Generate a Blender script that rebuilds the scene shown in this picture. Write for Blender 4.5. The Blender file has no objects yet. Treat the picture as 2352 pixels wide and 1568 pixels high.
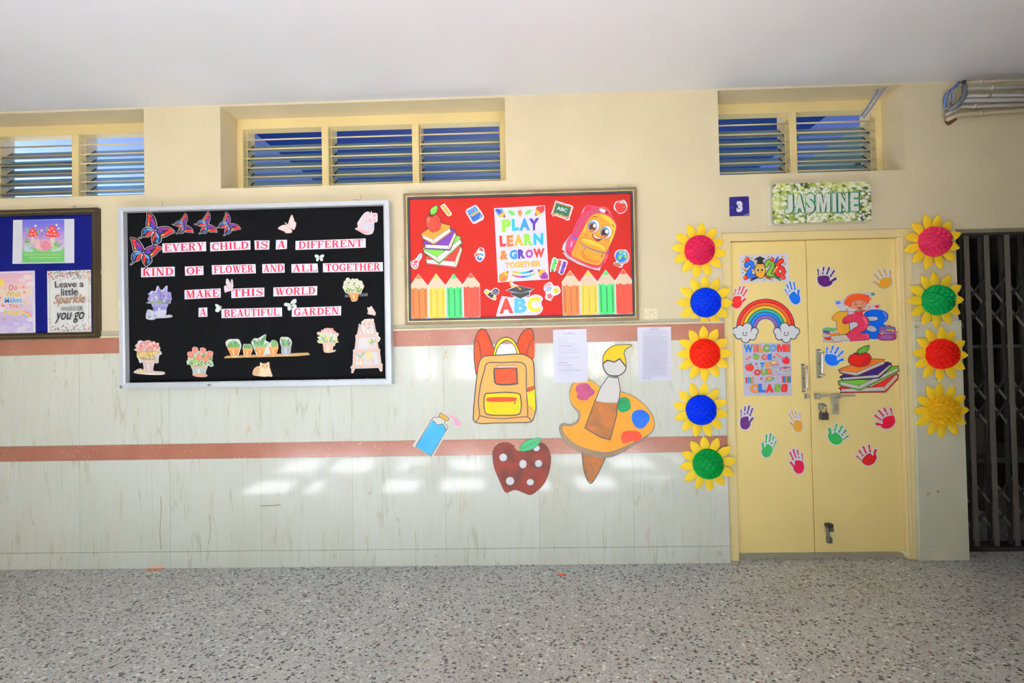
import bpy, bmesh, math, random
from mathutils import Vector, Matrix
from mathutils.geometry import tessellate_polygon
random.seed(7)
C = bpy.context.scene.collection
S = bpy.context.scene

# ---------------------------------------------------------------- camera
D, HC, FPX = 2.935, 1.383, 1045.0
PIT, YAW, ROL = 0.01486355, -0.02229743, -0.02004517
_cp, _sp, _cy, _sy = math.cos(PIT), math.sin(PIT), math.cos(YAW), math.sin(YAW)
FW = Vector((_sy*_cp, _cy*_cp, _sp)); _r = Vector((_cy, -_sy, 0)); _u = _r.cross(FW)
_cr, _sr = math.cos(ROL), math.sin(ROL)
RT = _cr*_r + _sr*_u; UP = _cr*_u - _sr*_r
CAM = Vector((0, -D, HC))
cd = bpy.data.cameras.new('camera'); cd.sensor_width = 36; cd.lens = FPX/2352*36; cd.clip_start = .05
co = bpy.data.objects.new('camera', cd); C.objects.link(co)
co.matrix_world = Matrix(((RT.x, UP.x, -FW.x, CAM.x), (RT.y, UP.y, -FW.y, CAM.y), (RT.z, UP.z, -FW.z, CAM.z), (0, 0, 0, 1)))
S.camera = co
def at(px, py, Y=0.0):
    "the point of the upright plane y = Y that the photograph shows at pixel (px, py)"
    d = FW + (px-1176)/FPX*RT - (py-784)/FPX*UP
    t = (Y+D)/d.y
    return CAM + t*d
def flo(px, py, Z=0.0):
    d = FW + (px-1176)/FPX*RT - (py-784)/FPX*UP
    return CAM + (Z-HC)/d.z*d

# ---------------------------------------------------------------- light
S.view_settings.view_transform = 'Standard'; S.view_settings.look = 'None'
S.view_settings.gamma = 1; S.view_settings.use_curve_mapping = False
S.view_settings.exposure = 0.57
S.cycles.max_bounces = 7; S.cycles.diffuse_bounces = 4; S.cycles.glossy_bounces = 3
S.cycles.transparent_max_bounces = 16; S.cycles.sample_clamp_indirect = 6.0; S.cycles.caustics_reflective = False
W = bpy.data.worlds.new('daylight'); S.world = W; W.use_nodes = True
bg = W.node_tree.nodes['Background']; bg.inputs[1].default_value = 1.0
_wt = W.node_tree; _tc = _wt.nodes.new('ShaderNodeTexCoord'); _sx = _wt.nodes.new('ShaderNodeSeparateXYZ'); _wt.links.new(_tc.outputs['Generated'], _sx.inputs[0])
_mr = _wt.nodes.new('ShaderNodeMapRange'); _mr.inputs[1].default_value = -.03; _mr.inputs[2].default_value = .03; _wt.links.new(_sx.outputs[2], _mr.inputs[0])
_mx = _wt.nodes.new('ShaderNodeMix'); _mx.data_type = 'RGBA'; _wt.links.new(_mr.outputs[0], _mx.inputs[0])
_mx.inputs[6].default_value = (5.2, 5.5, 6.0, 1)       # sunlit pale courtyard paving below the horizon
_mx.inputs[7].default_value = (3.4, 4.6, 6.1, 1)          # hazy blue sky
_wt.links.new(_mx.outputs[2], bg.inputs[0])
sd = bpy.data.lights.new('sun', 'SUN'); sd.energy = 350; sd.angle = math.radians(1.0); sd.color = (.90, .95, 1.06)
so = bpy.data.objects.new('sun', sd); C.objects.link(so)
SUNDIR = Vector((0.10, 1.08, -1.0)).normalized()          # from the courtyard behind the camera, down on to the corridor floor
so.rotation_euler = SUNDIR.to_track_quat('-Z', 'Y').to_euler()
so.location = (0, -6, 5)

# ---------------------------------------------------------------- helpers
def lin(c):
    c = c/255.0
    return c/12.92 if c <= .04045 else ((c+.055)/1.055)**2.4
_M = {}
def M(rgb, rough=.55, metal=0.0, spec=.35, name=None):
    k = (tuple(rgb), rough, metal, spec)
    if k in _M: return _M[k]
    m = bpy.data.materials.new(name or 'paint_%d_%d_%d' % tuple(rgb)); m.use_nodes = True
    b = m.node_tree.nodes['Principled BSDF']
    b.inputs['Base Color'].default_value = (lin(rgb[0]), lin(rgb[1]), lin(rgb[2]), 1)
    b.inputs['Roughness'].default_value = rough; b.inputs['Metallic'].default_value = metal
    b.inputs['Specular IOR Level'].default_value = spec
    _M[k] = m; return m
def NT(name):
    m = bpy.data.materials.new(name); m.use_nodes = True; nt = m.node_tree
    b = nt.nodes['Principled BSDF']
    def nd(t, **kw):
        n = nt.nodes.new(t)
        for a, v in kw.items():
            if a.startswith('i_'): n.inputs[a[2:].replace('_', ' ')].default_value = v
            else: setattr(n, a, v)
        return n
    return m, nt, b, nd
def ramp(nd, stops, interp='LINEAR'):
    r = nd('ShaderNodeValToRGB'); r.color_ramp.interpolation = interp; e = r.color_ramp.elements
    while len(e) < len(stops): e.new(.5)
    for i, (p, c) in enumerate(stops):
        e[i].position = p; e[i].color = (lin(c[0]), lin(c[1]), lin(c[2]), 1)
    return r
def mixc(nt, nd, fac, a, b, mode='MIX'):
    n = nd('ShaderNodeMix', data_type='RGBA', blend_type=mode)
    for sock, v in ((n.inputs[0], fac), (n.inputs[6], a), (n.inputs[7], b)):
        if hasattr(v, 'is_output'): nt.links.new(v, sock)
        elif isinstance(v, (int, float)): sock.default_value = v
        else: sock.default_value = (lin(v[0]), lin(v[1]), lin(v[2]), 1)
    return n.outputs[2]

def tag(o, label=None, cat=None, group=None, kind=None):
    if label: o['label'] = label
    if cat: o['category'] = cat
    if group: o['group'] = group
    if kind: o['kind'] = kind
    return o
def wloc(o):
    v = Vector(o.location)
    while o.parent: o = o.parent; v = v + Vector(o.location)
    return v
def put(name, verts, faces, mats, mi=None, parent=None, smooth=False, origin=None):
    "links ONE mesh object; verts in world coordinates, the origin goes to the middle of the mesh"
    if origin is None:
        lo = [min(v[i] for v in verts) for i in range(3)]; hi = [max(v[i] for v in verts) for i in range(3)]
        origin = Vector([(a+b)/2 for a, b in zip(lo, hi)])
    me = bpy.data.meshes.new(name); me.from_pydata([tuple(Vector(v)-origin) for v in verts], [], faces)
    for m in (mats if isinstance(mats, (list, tuple)) else [mats]): me.materials.append(m)
    if mi: me.polygons.foreach_set('material_index', mi)
    if smooth: me.polygons.foreach_set('use_smooth', [True]*len(faces))
    me.update()
    o = bpy.data.objects.new(name, me); C.objects.link(o)
    o.location = origin
    if parent: o.parent = parent; o.location = origin - wloc(parent)
    return o
def thing(name, label, cat, loc, group=None, kind=None):
    o = bpy.data.objects.new(name, None); o.empty_display_size = .05; C.objects.link(o); o.location = loc
    return tag(o, label, cat, group, kind)
class MB:
    "collects boxes, tubes and prisms into one mesh"
    def __init__(s): s.V = []; s.F = []; s.I = []; s.mi = 0
    def add(s, V, F):
        n = len(s.V); s.V += [Vector(v) for v in V]; s.F += [tuple(i+n for i in f) for f in F]; s.I += [s.mi]*len(F); return s
    def box(s, x0, x1, y0, y1, z0, z1):
        return s.hexa([(x0, y0, z0), (x1, y0, z0), (x1, y0, z1), (x0, y0, z1)], [(x0, y1, z0), (x1, y1, z0), (x1, y1, z1), (x0, y1, z1)])
    def hexa(s, a, b):
        "a: four front points, b: four back points"
        return s.add(list(a)+list(b), [(0, 1, 2, 3), (7, 6, 5, 4), (0, 4, 5, 1), (1, 5, 6, 2), (2, 6, 7, 3), (3, 7, 4, 0)])
    def tube(s, pts, r, n=10, caps=True):
        pts = [Vector(p) for p in pts]; rr = r if isinstance(r, (list, tuple)) else [r]*len(pts)
        V = []; up = Vector((.13, .31, .94)); F = []
        for i, p in enumerate(pts):
            t = (pts[min(i+1, len(pts)-1)]-pts[max(i-1, 0)]).normalized()
            a = t.cross(up)
            if a.length < .05: a = t.cross(Vector((1, 0, 0)))
            a.normalize(); b = t.cross(a)
            V += [p + rr[i]*(math.cos(2*math.pi*k/n)*a + math.sin(2*math.pi*k/n)*b) for k in range(n)]
        for i in range(len(pts)-1):
            F += [(i*n+k, i*n+(k+1) % n, (i+1)*n+(k+1) % n, (i+1)*n+k) for k in range(n)]
        if caps: F += [tuple(range(n))[::-1], tuple((len(pts)-1)*n+k for k in range(n))]
        return s.add(V, F)
    def ring(s, o, i, y0, y1, oi=None):
        "picture-frame ring: outer quad o, inner quad i (points on plane y0), down to plane y1"
        P = list(o)+list(i); B = [Vector((p[0], y1, p[2])) for p in P]
        F = []
        for k in range(4):
            j = (k+1) % 4
            F += [(k, j, 4+j, 4+k), (8+k, 12+k, 12+j, 8+j), (k, 8+k, 8+j, j), (4+k, 4+j, 12+j, 12+k)]
        return s.add(P+B, F)
    def build(s, name, mats, parent=None, smooth=False, bevel=0, origin=None):
        o = put(name, s.V, s.F, mats, s.I, parent, smooth, origin)
        if bevel:
            b = o.modifiers.new('bevel', 'BEVEL'); b.width = bevel; b.segments = 2; b.limit_method = 'ANGLE'
        return o

def spl(P, n=6, closed=True):
    "Catmull-Rom curve through the points"
    P = [Vector((p[0], p[1])) for p in P]; N = len(P); R = []
    for i in range(N if closed else N-1):
        if closed: a, b, c, d = P[i-1], P[i], P[(i+1) % N], P[(i+2) % N]
        else: a, b, c, d = P[max(i-1, 0)], P[i], P[i+1], P[min(i+2, N-1)]
        for k in range(n):
            t = k/n
            R.append(.5*((2*b)+(c-a)*t+(2*a-5*b+4*c-d)*t*t+(3*b-a-3*c+d)*t**3))
    if not closed: R.append(P[-1])
    return [(p.x, p.y) for p in R]
def area(P): return .5*sum(P[i-1][0]*P[i][1]-P[i][0]*P[i-1][1] for i in range(len(P)))
def off(P, d):
    "outline moved outwards by d"
    sg = 1 if area(P) > 0 else -1; R = []; N = len(P)
    for i in range(N):
        a, b, c = Vector(P[i-1][:2]), Vector(P[i][:2]), Vector(P[(i+1) % N][:2])
        n1 = Vector(((b-a).y, -(b-a).x)); n2 = Vector(((c-b).y, -(c-b).x))
        n1 = n1.normalized() if n1.length else n2; n2 = n2.normalized() if n2.length else n1
        m = n1+n2; L = m.length
        m = m/L if L > .3 else n1
        q = b + sg*d*m/max(.6, m.dot(n1) if n1.length else 1); R.append((q.x, q.y))
    return R
def ell(cx, cy, rx, ry=None, rot=0, n=24, a0=0, a1=360):
    ry = rx if ry is None else ry; c, s = math.cos(math.radians(rot)), math.sin(math.radians(rot)); R = []
    full = abs(a1-a0) >= 359.9
    for k in range(n if full else n+1):
        t = math.radians(a0+(a1-a0)*k/n); x, y = rx*math.cos(t), ry*math.sin(t)
        R.append((cx+x*c-y*s, cy+x*s+y*c))
    return R
def rct(x0, y0, x1, y1): return [(x0, y0), (x1, y0), (x1, y1), (x0, y1)]
def starp(cx, cy, r, rot=-90, ri=.45, n=5):
    return [(cx+(r if k % 2 == 0 else r*ri)*math.cos(math.radians(rot+k*180/n)), cy+(r if k % 2 == 0 else r*ri)*math.sin(math.radians(rot+k*180/n))) for k in range(2*n)]
def leafp(a, b, w, n=7):
    a, b = Vector(a), Vector(b); d = b-a; q = Vector((-d.y, d.x)).normalized()*w
    L = [a+d*(k/n)+q*math.sin(math.pi*(k/n)**.85) for k in range(n+1)]; R = [a+d*(k/n)-q*math.sin(math.pi*(k/n)**.85) for k in range(n-1, 0, -1)]
    return [(p.x, p.y) for p in L+R]

_T = {}
def glyphs(txt, offs, shear=0):
    k = (txt, offs, shear)
    if k in _T: return _T[k]
    cu = bpy.data.curves.new('text', 'FONT'); cu.body = txt; cu.offset = offs; cu.shear = shear; cu.resolution_u = 3
    ob = bpy.data.objects.new('text', cu); C.objects.link(ob)
    dg = bpy.context.evaluated_depsgraph_get(); dg.update()
    me = bpy.data.meshes.new_from_object(ob.evaluated_get(dg))
    V = [(v.co.x, v.co.y) for v in me.vertices]; F = [tuple(p.vertices) for p in me.polygons]
    bpy.data.objects.remove(ob); bpy.data.curves.remove(cu); bpy.data.meshes.remove(me)
    xs = [v[0] for v in V]; ys = [v[1] for v in V]
    _T[k] = (V, F, (min(xs), max(xs), min(ys), max(ys))); return _T[k]

EPS = 4e-5
class Art:
    "a flat cut-out or print: layers of shapes drawn in a picture frame (x0, y0, scale) on the plane y = Y; becomes ONE mesh"
    def __init__(s, fr, Y, xf=None, rough=.5):
        s.fr = fr; s.Y = Y; s.k = 0; s.V = []; s.F = []; s.I = []; s.m = []; s.xf = xf; s.rough = rough; s.top = Y
    def P(s, p, Y):
        x, y = p[0], p[1]
        if s.xf: x, y = s.xf(x, y)
        return at(s.fr[0]+x/s.fr[2], s.fr[1]+y/s.fr[2], Y)
    def mi(s, col):
        m = col if isinstance(col, bpy.types.Material) else M(col, s.rough)
        if m not in s.m: s.m.append(m)
        return s.m.index(m)
    def put(s, V, F, col):
        n = len(s.V); s.V += V; s.F += [tuple(i+n for i in f) for f in F]; s.I += [s.mi(col)]*len(F)
    def z(s):
        s.k += 1; return s.top - EPS*s.k
    def base(s, pts, col, sm=0, th=.0016):
        "paper or card with a thickness; further shapes lie on its face"
        if sm: pts = spl(pts, sm)
        if area(pts) < 0: pts = pts[::-1]
        s.k += 1; s.top = s.Y-th; yf = s.Y-th-EPS*s.k; N = len(pts)
        V = [s.P(p, yf) for p in pts]; V += [Vector((v.x, s.Y, v.z)) for v in V]
        s.put(V, [tuple(range(N))[::-1]] + [(i, (i+1) % N, N+(i+1) % N, N+i) for i in range(N)], col)
        return s
    def poly(s, pts, col, sm=0, holes=None):
        if sm: pts = spl(pts, sm)
        y = s.z()
        if holes:
            L = [[Vector((p[0], p[1], 0)) for p in q] for q in [pts]+holes]
            T = tessellate_polygon(L); fl = [s.P(p, y) for q in L for p in q]
            s.put(fl, [tuple(t) for t in T], col)
        else:
            if area(pts) > 0: pts = pts[::-1]
            s.put([s.P(p, y) for p in pts], [tuple(range(len(pts)))], col)
        return s
    def line(s, pts, w, col, closed=False, sm=0):
        if sm: pts = spl(pts, sm, closed)
        N = len(pts); ww = w if isinstance(w, (list, tuple)) else None; y = s.z(); V = []
        for i in range(N):
            b = Vector(pts[i][:2]); a = Vector(pts[i-1][:2]) if (closed or i) else b; c = Vector(pts[(i+1) % N][:2]) if (closed or i < N-1) else b
            t1 = (b-a).normalized() if (b-a).length else (c-b).normalized(); t2 = (c-b).normalized() if (c-b).length else t1
            t = (t1+t2); t = t.normalized() if t.length > .2 else t1
            q = Vector((-t.y, t.x)); mlen = 1/max(.55, q.dot(Vector((-t1.y, t1.x))))
            if ww: f = i/(N-1)*(len(ww)-1); j = min(int(f), len(ww)-2); hw = (ww[j]+(ww[j+1]-ww[j])*(f-j))/2
            else: hw = w/2
            V += [s.P(b+q*hw*mlen, y), s.P(b-q*hw*mlen, y)]
        F = [(2*i, 2*i+1, (2*i+3) % (2*N), (2*i+2) % (2*N)) for i in range(N if closed else N-1)]
        s.put(V, F, col); return s
    def po(s, pts, fill, oc=(30, 26, 28), ow=6, sm=0, holes=None):
        if sm: pts = spl(pts, sm)
        s.poly(pts, fill, 0, holes); s.line(pts, ow, oc, True)
        for h in holes or []: s.line(h, ow, oc, True)
        return s
    def cap(s, a, b, r0, col, r1=None, base=False, th=.0016):
        r1 = r0 if r1 is None else r1; d = math.degrees(math.atan2(b[1]-a[1], b[0]-a[0]))
        p = ell(b[0], b[1], r1, n=8, a0=d-90, a1=d+90)+ell(a[0], a[1], r0, n=8, a0=d+90, a1=d+270)
        return s.base(p, col, th=th) if base else s.poly(p, col)
    def text(s, txt, q, col, offs=.0, shear=0, oc=None, oo=.03, ref=None):
        "text whose unthickened bounds fill the quad TL, TR, BR, BL"
        if len(q) == 2: q = [q[0], (q[1][0], q[0][1]), q[1], (q[0][0], q[1][1])]
        def go(o, c, dx=0, dy=0):
            V, F, _ = glyphs(txt, o, shear); _, _, (a, b, e, f) = glyphs(txt, offs, shear)
            y = s.z(); R = []
            for v in V:
                u = (v[0]-a)/(b-a); w = 1-(v[1]-e)/(f-e)
                x = (1-w)*((1-u)*q[0][0]+u*q[1][0])+w*((1-u)*q[3][0]+u*q[2][0]); yy = (1-w)*((1-u)*q[0][1]+u*q[1][1])+w*((1-u)*q[3][1]+u*q[2][1])
                R.append(s.P((x+dx, yy+dy), y))
            s.put(R, [f[::-1] for f in F], c)
        if oc: go(offs+oo, oc)
        go(offs, col); return s
    def build(s, name, label=None, cat=None, group=None, parent=None, kind=None):
        o = put(name, s.V, s.F, s.m, s.I, parent); return tag(o, label, cat, group, kind)
# ---------------------------------------------------------------- materials of the place
def plaster_mat(name, rgb, bump=.04, var=.05):
    m, nt, b, nd = NT(name)
    g = nd('ShaderNodeNewGeometry'); n = nd('ShaderNodeTexNoise', i_Scale=2.2, i_Detail=5.0); nt.links.new(g.outputs['Position'], n.inputs['Vector'])
    d = tuple(c*(1-var) for c in rgb)
    r = ramp(nd, [(.3, d), (.7, rgb)]); nt.links.new(n.outputs['Fac'], r.inputs[0]); nt.links.new(r.outputs[0], b.inputs['Base Color'])
    n2 = nd('ShaderNodeTexNoise', i_Scale=60.0, i_Detail=4.0); nt.links.new(g.outputs['Position'], n2.inputs['Vector'])
    bp = nd('ShaderNodeBump', i_Strength=bump*4, i_Distance=.004); nt.links.new(n2.outputs['Fac'], bp.inputs['Height']); nt.links.new(bp.outputs[0], b.inputs['Normal'])
    b.inputs['Roughness'].default_value = .62; b.inputs['Specular IOR Level'].default_value = .3
    return m
MW = plaster_mat('cream_wall_paint', (228, 213, 178))
MWH = plaster_mat('white_ceiling_paint', (247, 247, 253), .02, .015)
MDADO = plaster_mat('grey_cream_dado_paint', (222, 217, 188), .04, .08)
MFR = plaster_mat('yellow_frame_paint', (241, 218, 158), .05, .04)
MDOOR = plaster_mat('yellow_door_paint', (252, 224, 148), .015, .025)
MDOOR.node_tree.nodes['Principled BSDF'].inputs['Roughness'].default_value = .38
X0T = (30.5/1045)*2.935                                    # a tile joint
def tile_mat():
    m, nt, b, nd = NT('veined_ceramic_tile')
    g = nd('ShaderNodeNewGeometry'); sp = nd('ShaderNodeSeparateXYZ'); nt.links.new(g.outputs['Position'], sp.inputs[0])
    def mt(op, a, c=0.0, d=None):
        n = nd('ShaderNodeMath', operation=op)
        for i, v in enumerate((a, c) if d is None else (a, c, d)):
            if hasattr(v, 'is_output'): nt.links.new(v, n.inputs[i])
            else: n.inputs[i].default_value = v
        return n.outputs[0]
    xs = mt('ADD', sp.outputs[0], 60-X0T); fx = mt('MODULO', xs, .6); ti = mt('FLOOR', mt('DIVIDE', xs, .6))
    def coord(sx, sz, seed, mixtile=0.0):
        c = nd('ShaderNodeCombineXYZ'); nt.links.new(mt('MULTIPLY', fx, sx), c.inputs[0]); nt.links.new(mt('MULTIPLY', sp.outputs[2], sz), c.inputs[1])
        nt.links.new(mt('ADD', mt('MULTIPLY', ti, mixtile), seed), c.inputs[2]); return c.outputs[0]
    def noise(v, sc, det, dist=0.0):
        n = nd('ShaderNodeTexNoise', i_Scale=sc, i_Detail=det, i_Distortion=dist); nt.links.new(v, n.inputs['Vector']); return n.outputs['Fac']
    def ridge(f, lo, hi, rr):
        r = ramp(nd, [(lo, (0, 0, 0)), (hi, (255, 255, 255))]); nt.links.new(mt('SUBTRACT', 1.0, mt('MULTIPLY', mt('ABSOLUTE', mt('SUBTRACT', f, .5)), rr)), r.inputs[0]); return r.outputs[0]
    tone = noise(coord(1, .5, 3.0, 1.7), 2.0, 3.0)
    r0 = ramp(nd, [(.3, (214, 215, 200)), (.7, (228, 229, 219))]); nt.links.new(tone, r0.inputs[0])
    streak = noise(coord(9, .7, 1.0), 4.0, 5.0); rs = ramp(nd, [(.42, (0, 0, 0)), (.75, (150, 150, 150))]); nt.links.new(streak, rs.inputs[0])
    c1 = mixc(nt, nd, rs.outputs[0], r0.outputs[0], (214, 205, 172))
    v1 = ridge(noise(coord(1.0, .10, 5.0), 9.0, 6.0, .6), .90, .985, 6.0)
    mask = noise(coord(2, 1.2, 8.0, .9), 3.0, 2.0); rm = ramp(nd, [(.45, (0, 0, 0)), (.62, (255, 255, 255))]); nt.links.new(mask, rm.inputs[0])
    c2 = mixc(nt, nd, mt('MULTIPLY', mt('MULTIPLY', v1, rm.outputs[0]), .45), c1, (172, 166, 132))
    v2 = ridge(noise(coord(1.0, .13, 15.0), 7.0, 5.0, .8), .93, .99, 7.0)
    mask2 = noise(coord(2, 1.0, 21.0, .9), 3.4, 2.0); rm2 = ramp(nd, [(.52, (0, 0, 0)), (.66, (255, 255, 255))]); nt.links.new(mask2, rm2.inputs[0])
    c3 = mixc(nt, nd, mt('MULTIPLY', mt('MULTIPLY', v2, rm2.outputs[0]), .5), c2, (196, 166, 106))
    jt = mt('LESS_THAN', fx, .0026)
    c4 = mixc(nt, nd, mt('MULTIPLY', jt, .5), c3, (150, 146, 126))
    nt.links.new(c4, b.inputs['Base Color']); b.inputs['Roughness'].default_value = .09; b.inputs['Specular IOR Level'].default_value = .5
    w = noise(coord(1, 1, 30, .5), 3.0, 1.0); bp = nd('ShaderNodeBump', i_Strength=.05, i_Distance=.02); nt.links.new(w, bp.inputs['Height']); nt.links.new(bp.outputs[0], b.inputs['Normal'])
    return m
MT = tile_mat()
def stripe_mat():
    m, nt, b, nd = NT('salmon_border_tile'); g = nd('ShaderNodeNewGeometry')
    n = nd('ShaderNodeTexNoise', i_Scale=6.0, i_Detail=6.0); nt.links.new(g.outputs['Position'], n.inputs['Vector'])
    r = ramp(nd, [(.3, (138, 87, 71)), (.7, (153, 100, 82))]); nt.links.new(n.outputs['Fac'], r.inputs[0])
    mp = nd('ShaderNodeMapping'); mp.inputs['Scale'].default_value = (60, 60, 34); mp.inputs['Rotation'].default_value = (0, .5, 0); nt.links.new(g.outputs['Position'], mp.inputs[0])
    v = nd('ShaderNodeTexVoronoi', i_Scale=1.0, i_Randomness=1.0); nt.links.new(mp.outputs[0], v.inputs['Vector'])
    r2 = ramp(nd, [(.0, (255, 255, 255)), (.11, (255, 255, 255)), (.14, (0, 0, 0))]); nt.links.new(v.outputs['Distance'], r2.inputs[0])
    n3 = nd('ShaderNodeTexNoise', i_Scale=3.0); nt.links.new(g.outputs['Position'], n3.inputs['Vector']); r3 = ramp(nd, [(.4, (0, 0, 0)), (.68, (255, 255, 255))]); nt.links.new(n3.outputs['Fac'], r3.inputs[0])
    mu = nd('ShaderNodeMath', operation='MULTIPLY'); nt.links.new(r2.outputs[0], mu.inputs[0]); nt.links.new(r3.outputs[0], mu.inputs[1])
    c = mixc(nt, nd, mu.outputs[0], r.outputs[0], (236, 220, 190)); nt.links.new(c, b.inputs['Base Color']); b.inputs['Roughness'].default_value = .2
    return m
MSTR = stripe_mat()
def terrazzo_mat():
    m, nt, b, nd = NT('terrazzo_floor'); g = nd('ShaderNodeNewGeometry')
    n = nd('ShaderNodeTexNoise', i_Scale=2.5, i_Detail=6.0); nt.links.new(g.outputs['Position'], n.inputs['Vector'])
    r = ramp(nd, [(.3, (166, 166, 163)), (.7, (184, 185, 183))]); nt.links.new(n.outputs['Fac'], r.inputs[0]); col = r.outputs[0]
    nw = nd('ShaderNodeTexNoise', i_Scale=70.0, i_Detail=2.0); nt.links.new(g.outputs['Position'], nw.inputs['Vector'])
    wp = nd('ShaderNodeMix', data_type='RGBA', blend_type='LINEAR_LIGHT'); wp.inputs[0].default_value = .006; nt.links.new(g.outputs['Position'], wp.inputs[6]); nt.links.new(nw.outputs['Color'], wp.inputs[7])
    def layer(col, sc, th, keep, stops, rot):
        mp = nd('ShaderNodeMapping'); mp.inputs['Rotation'].default_value = (0, 0, rot); mp.inputs['Scale'].default_value = (sc*.8, sc*1.15, sc); nt.links.new(wp.outputs[2], mp.inputs[0])
        v = nd('ShaderNodeTexVoronoi', i_Scale=1.0); v.voronoi_dimensions = '2D'; nt.links.new(mp.outputs[0], v.inputs['Vector'])
        s = nd('ShaderNodeSeparateColor'); nt.links.new(v.outputs['Color'], s.inputs[0])
        t = nd('ShaderNodeMath', operation='MULTIPLY'); nt.links.new(s.outputs[1], t.inputs[0]); t.inputs[1].default_value = th
        l = nd('ShaderNodeMath', operation='LESS_THAN'); nt.links.new(v.outputs['Distance'], l.inputs[0]); nt.links.new(t.outputs[0], l.inputs[1])
        k = nd('ShaderNodeMath', operation='LESS_THAN'); nt.links.new(s.outputs[2], k.inputs[0]); k.inputs[1].default_value = keep
        f = nd('ShaderNodeMath', operation='MULTIPLY'); nt.links.new(l.outputs[0], f.inputs[0]); nt.links.new(k.outputs[0], f.inputs[1])
        rr = ramp(nd, stops, 'CONSTANT'); nt.links.new(s.outputs[0], rr.inputs[0])
        return mixc(nt, nd, f.outputs[0], col, rr.outputs[0])
    A = [(0, (200, 201, 198)), (.3, (158, 152, 146)), (.5, (190, 188, 180)), (.72, (166, 156, 150)), (.88, (140, 138, 134))]
    Bs = [(0, (52, 58, 62)), (.34, (70, 72, 74)), (.5, (128, 92, 86)), (.62, (96, 92, 60)), (.7, (222, 222, 214)), (.9, (84, 66, 70))]
    col = layer(col, 95, .6, .6, A, .3)
    col = layer(col, 150, .5, .3, [(0, (64, 70, 72)), (.3, (214, 214, 206)), (.55, (112, 106, 98)), (.75, (140, 110, 100)), (.9, (60, 64, 66))], .9)
    col = layer(col, 64, .5, .5, Bs, .15)
    nt.links.new(col, b.inputs['Base Color']); b.inputs['Roughness'].default_value = .42; b.inputs['Specular IOR Level'].default_value = .4
    return m
MFL = terrazzo_mat()
def struct(o): o['kind'] = 'structure'; return o

# ---------------------------------------------------------------- the corridor
ZC = 3.026
XL, XR, YB = -5.6, 4.9, -3.9
WT = .28
FY = .172                                                    # depth of the window frames behind the wall face
w1r, w1b = at(331, 350).x, at(331, 446.5).z
w2l, w2r, w2b = at(506.5, 340).x, at(1161, 320).x, (at(507, 435).z+at(1162, 412).z)/2
w3l, w3r, w3b = at(1650.5, 300).x, at(2077, 300).x, (at(1652, 400).z+at(2077, 392).z)/2
zt = ZC-.012
dl, dr, dt = at(1657, 560).x, at(2103, 900).x, (at(1655, 534).z+at(2093, 524).z)/2
gl, gt = at(2198, 630).x, at(2260, 525).z
w1l = w1r-1.9
wm = MB()
def wbox(x0, x1, z0, z1): wm.box(x0, x1, 0, WT, z0, z1)
wb = min(w1b, w2b, w3b)
for a, b_ in ((XL, dl), (dr, gl)): wbox(a, b_, 0, min(dt, gt))
wbox(XL, gl, min(dt, gt), w1b) if False else None
lo = min(dt, gt)
wbox(XL, w1r, lo, w1b); wbox(w1r, w2l, lo, ZC); wbox(w2l, w2r, lo, w2b); wbox(w2r, w3l, lo, ZC); wbox(w3l, w3r, max(lo, dt), w3b); wbox(w3r, gl, max(dt, gt), ZC)
wbox(XL, w1l, w1b, ZC); wbox(w1l, w1r, zt, ZC); wbox(w2l, w2r, zt, ZC); wbox(w3l, w3r, zt, ZC)
if gt < dt: wbox(dr, gl, gt, dt)
else: wbox(dl, gl, dt, gt)
struct(wm.build('wall_front', MW)); struct(MB().box(gl, XR, 0, WT, gt, ZC).build('wall_front', MW))
struct(MB().box(XL-.3, XR+.3, YB-.35, 2.6, -.12, 0).build('floor', MFL))
struct(MB().box(XL-.3, XR+.3, YB-.35, WT, ZC, ZC+.75).build('ceiling', MWH))
struct(MB().box(XL-.2, XL, YB-.2, 0, 0, ZC).build('wall_left', MW)); struct(MB().box(XR, XR+.2, YB-.2, 2.6, 0, ZC).build('wall_right', M((96, 88, 74), .8)))  # unseen right wall coloured dark in place of unlit passage, dims this end
bw = MB(); OX0, OX1, OZ0, OZ1 = -3.05, 1.75, .95, 2.30
bw.box(XL, XR, YB-.12, YB, 0, OZ0).box(XL, XR, YB-.12, YB, OZ1, ZC).box(XL, OX0, YB-.12, YB, OZ0, OZ1).box(OX1, XR, YB-.12, YB, OZ0, OZ1)
x = OX0+.45
while x < OX1-.2:
    bw.box(x, x+.24+.12*math.sin(x*5.1), YB-.12, YB, OZ0, OZ1); x += .66
for x_, z_ in ((-2.3, 1.85), (-1.5, 1.3), (.1, 1.3), (.9, 2.0)):
    bw.box(x_, x_+.5, YB-.12, YB, z_, z_+.3)
bw.box(1.95, 2.2, YB, -2.3, 0, ZC)                         # unseen fin added to block light and darken the right end
bw.box(OX0, OX1, YB-.12, YB, 1.60, 1.80)
struct(bw.build('wall_back', MW))

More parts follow.
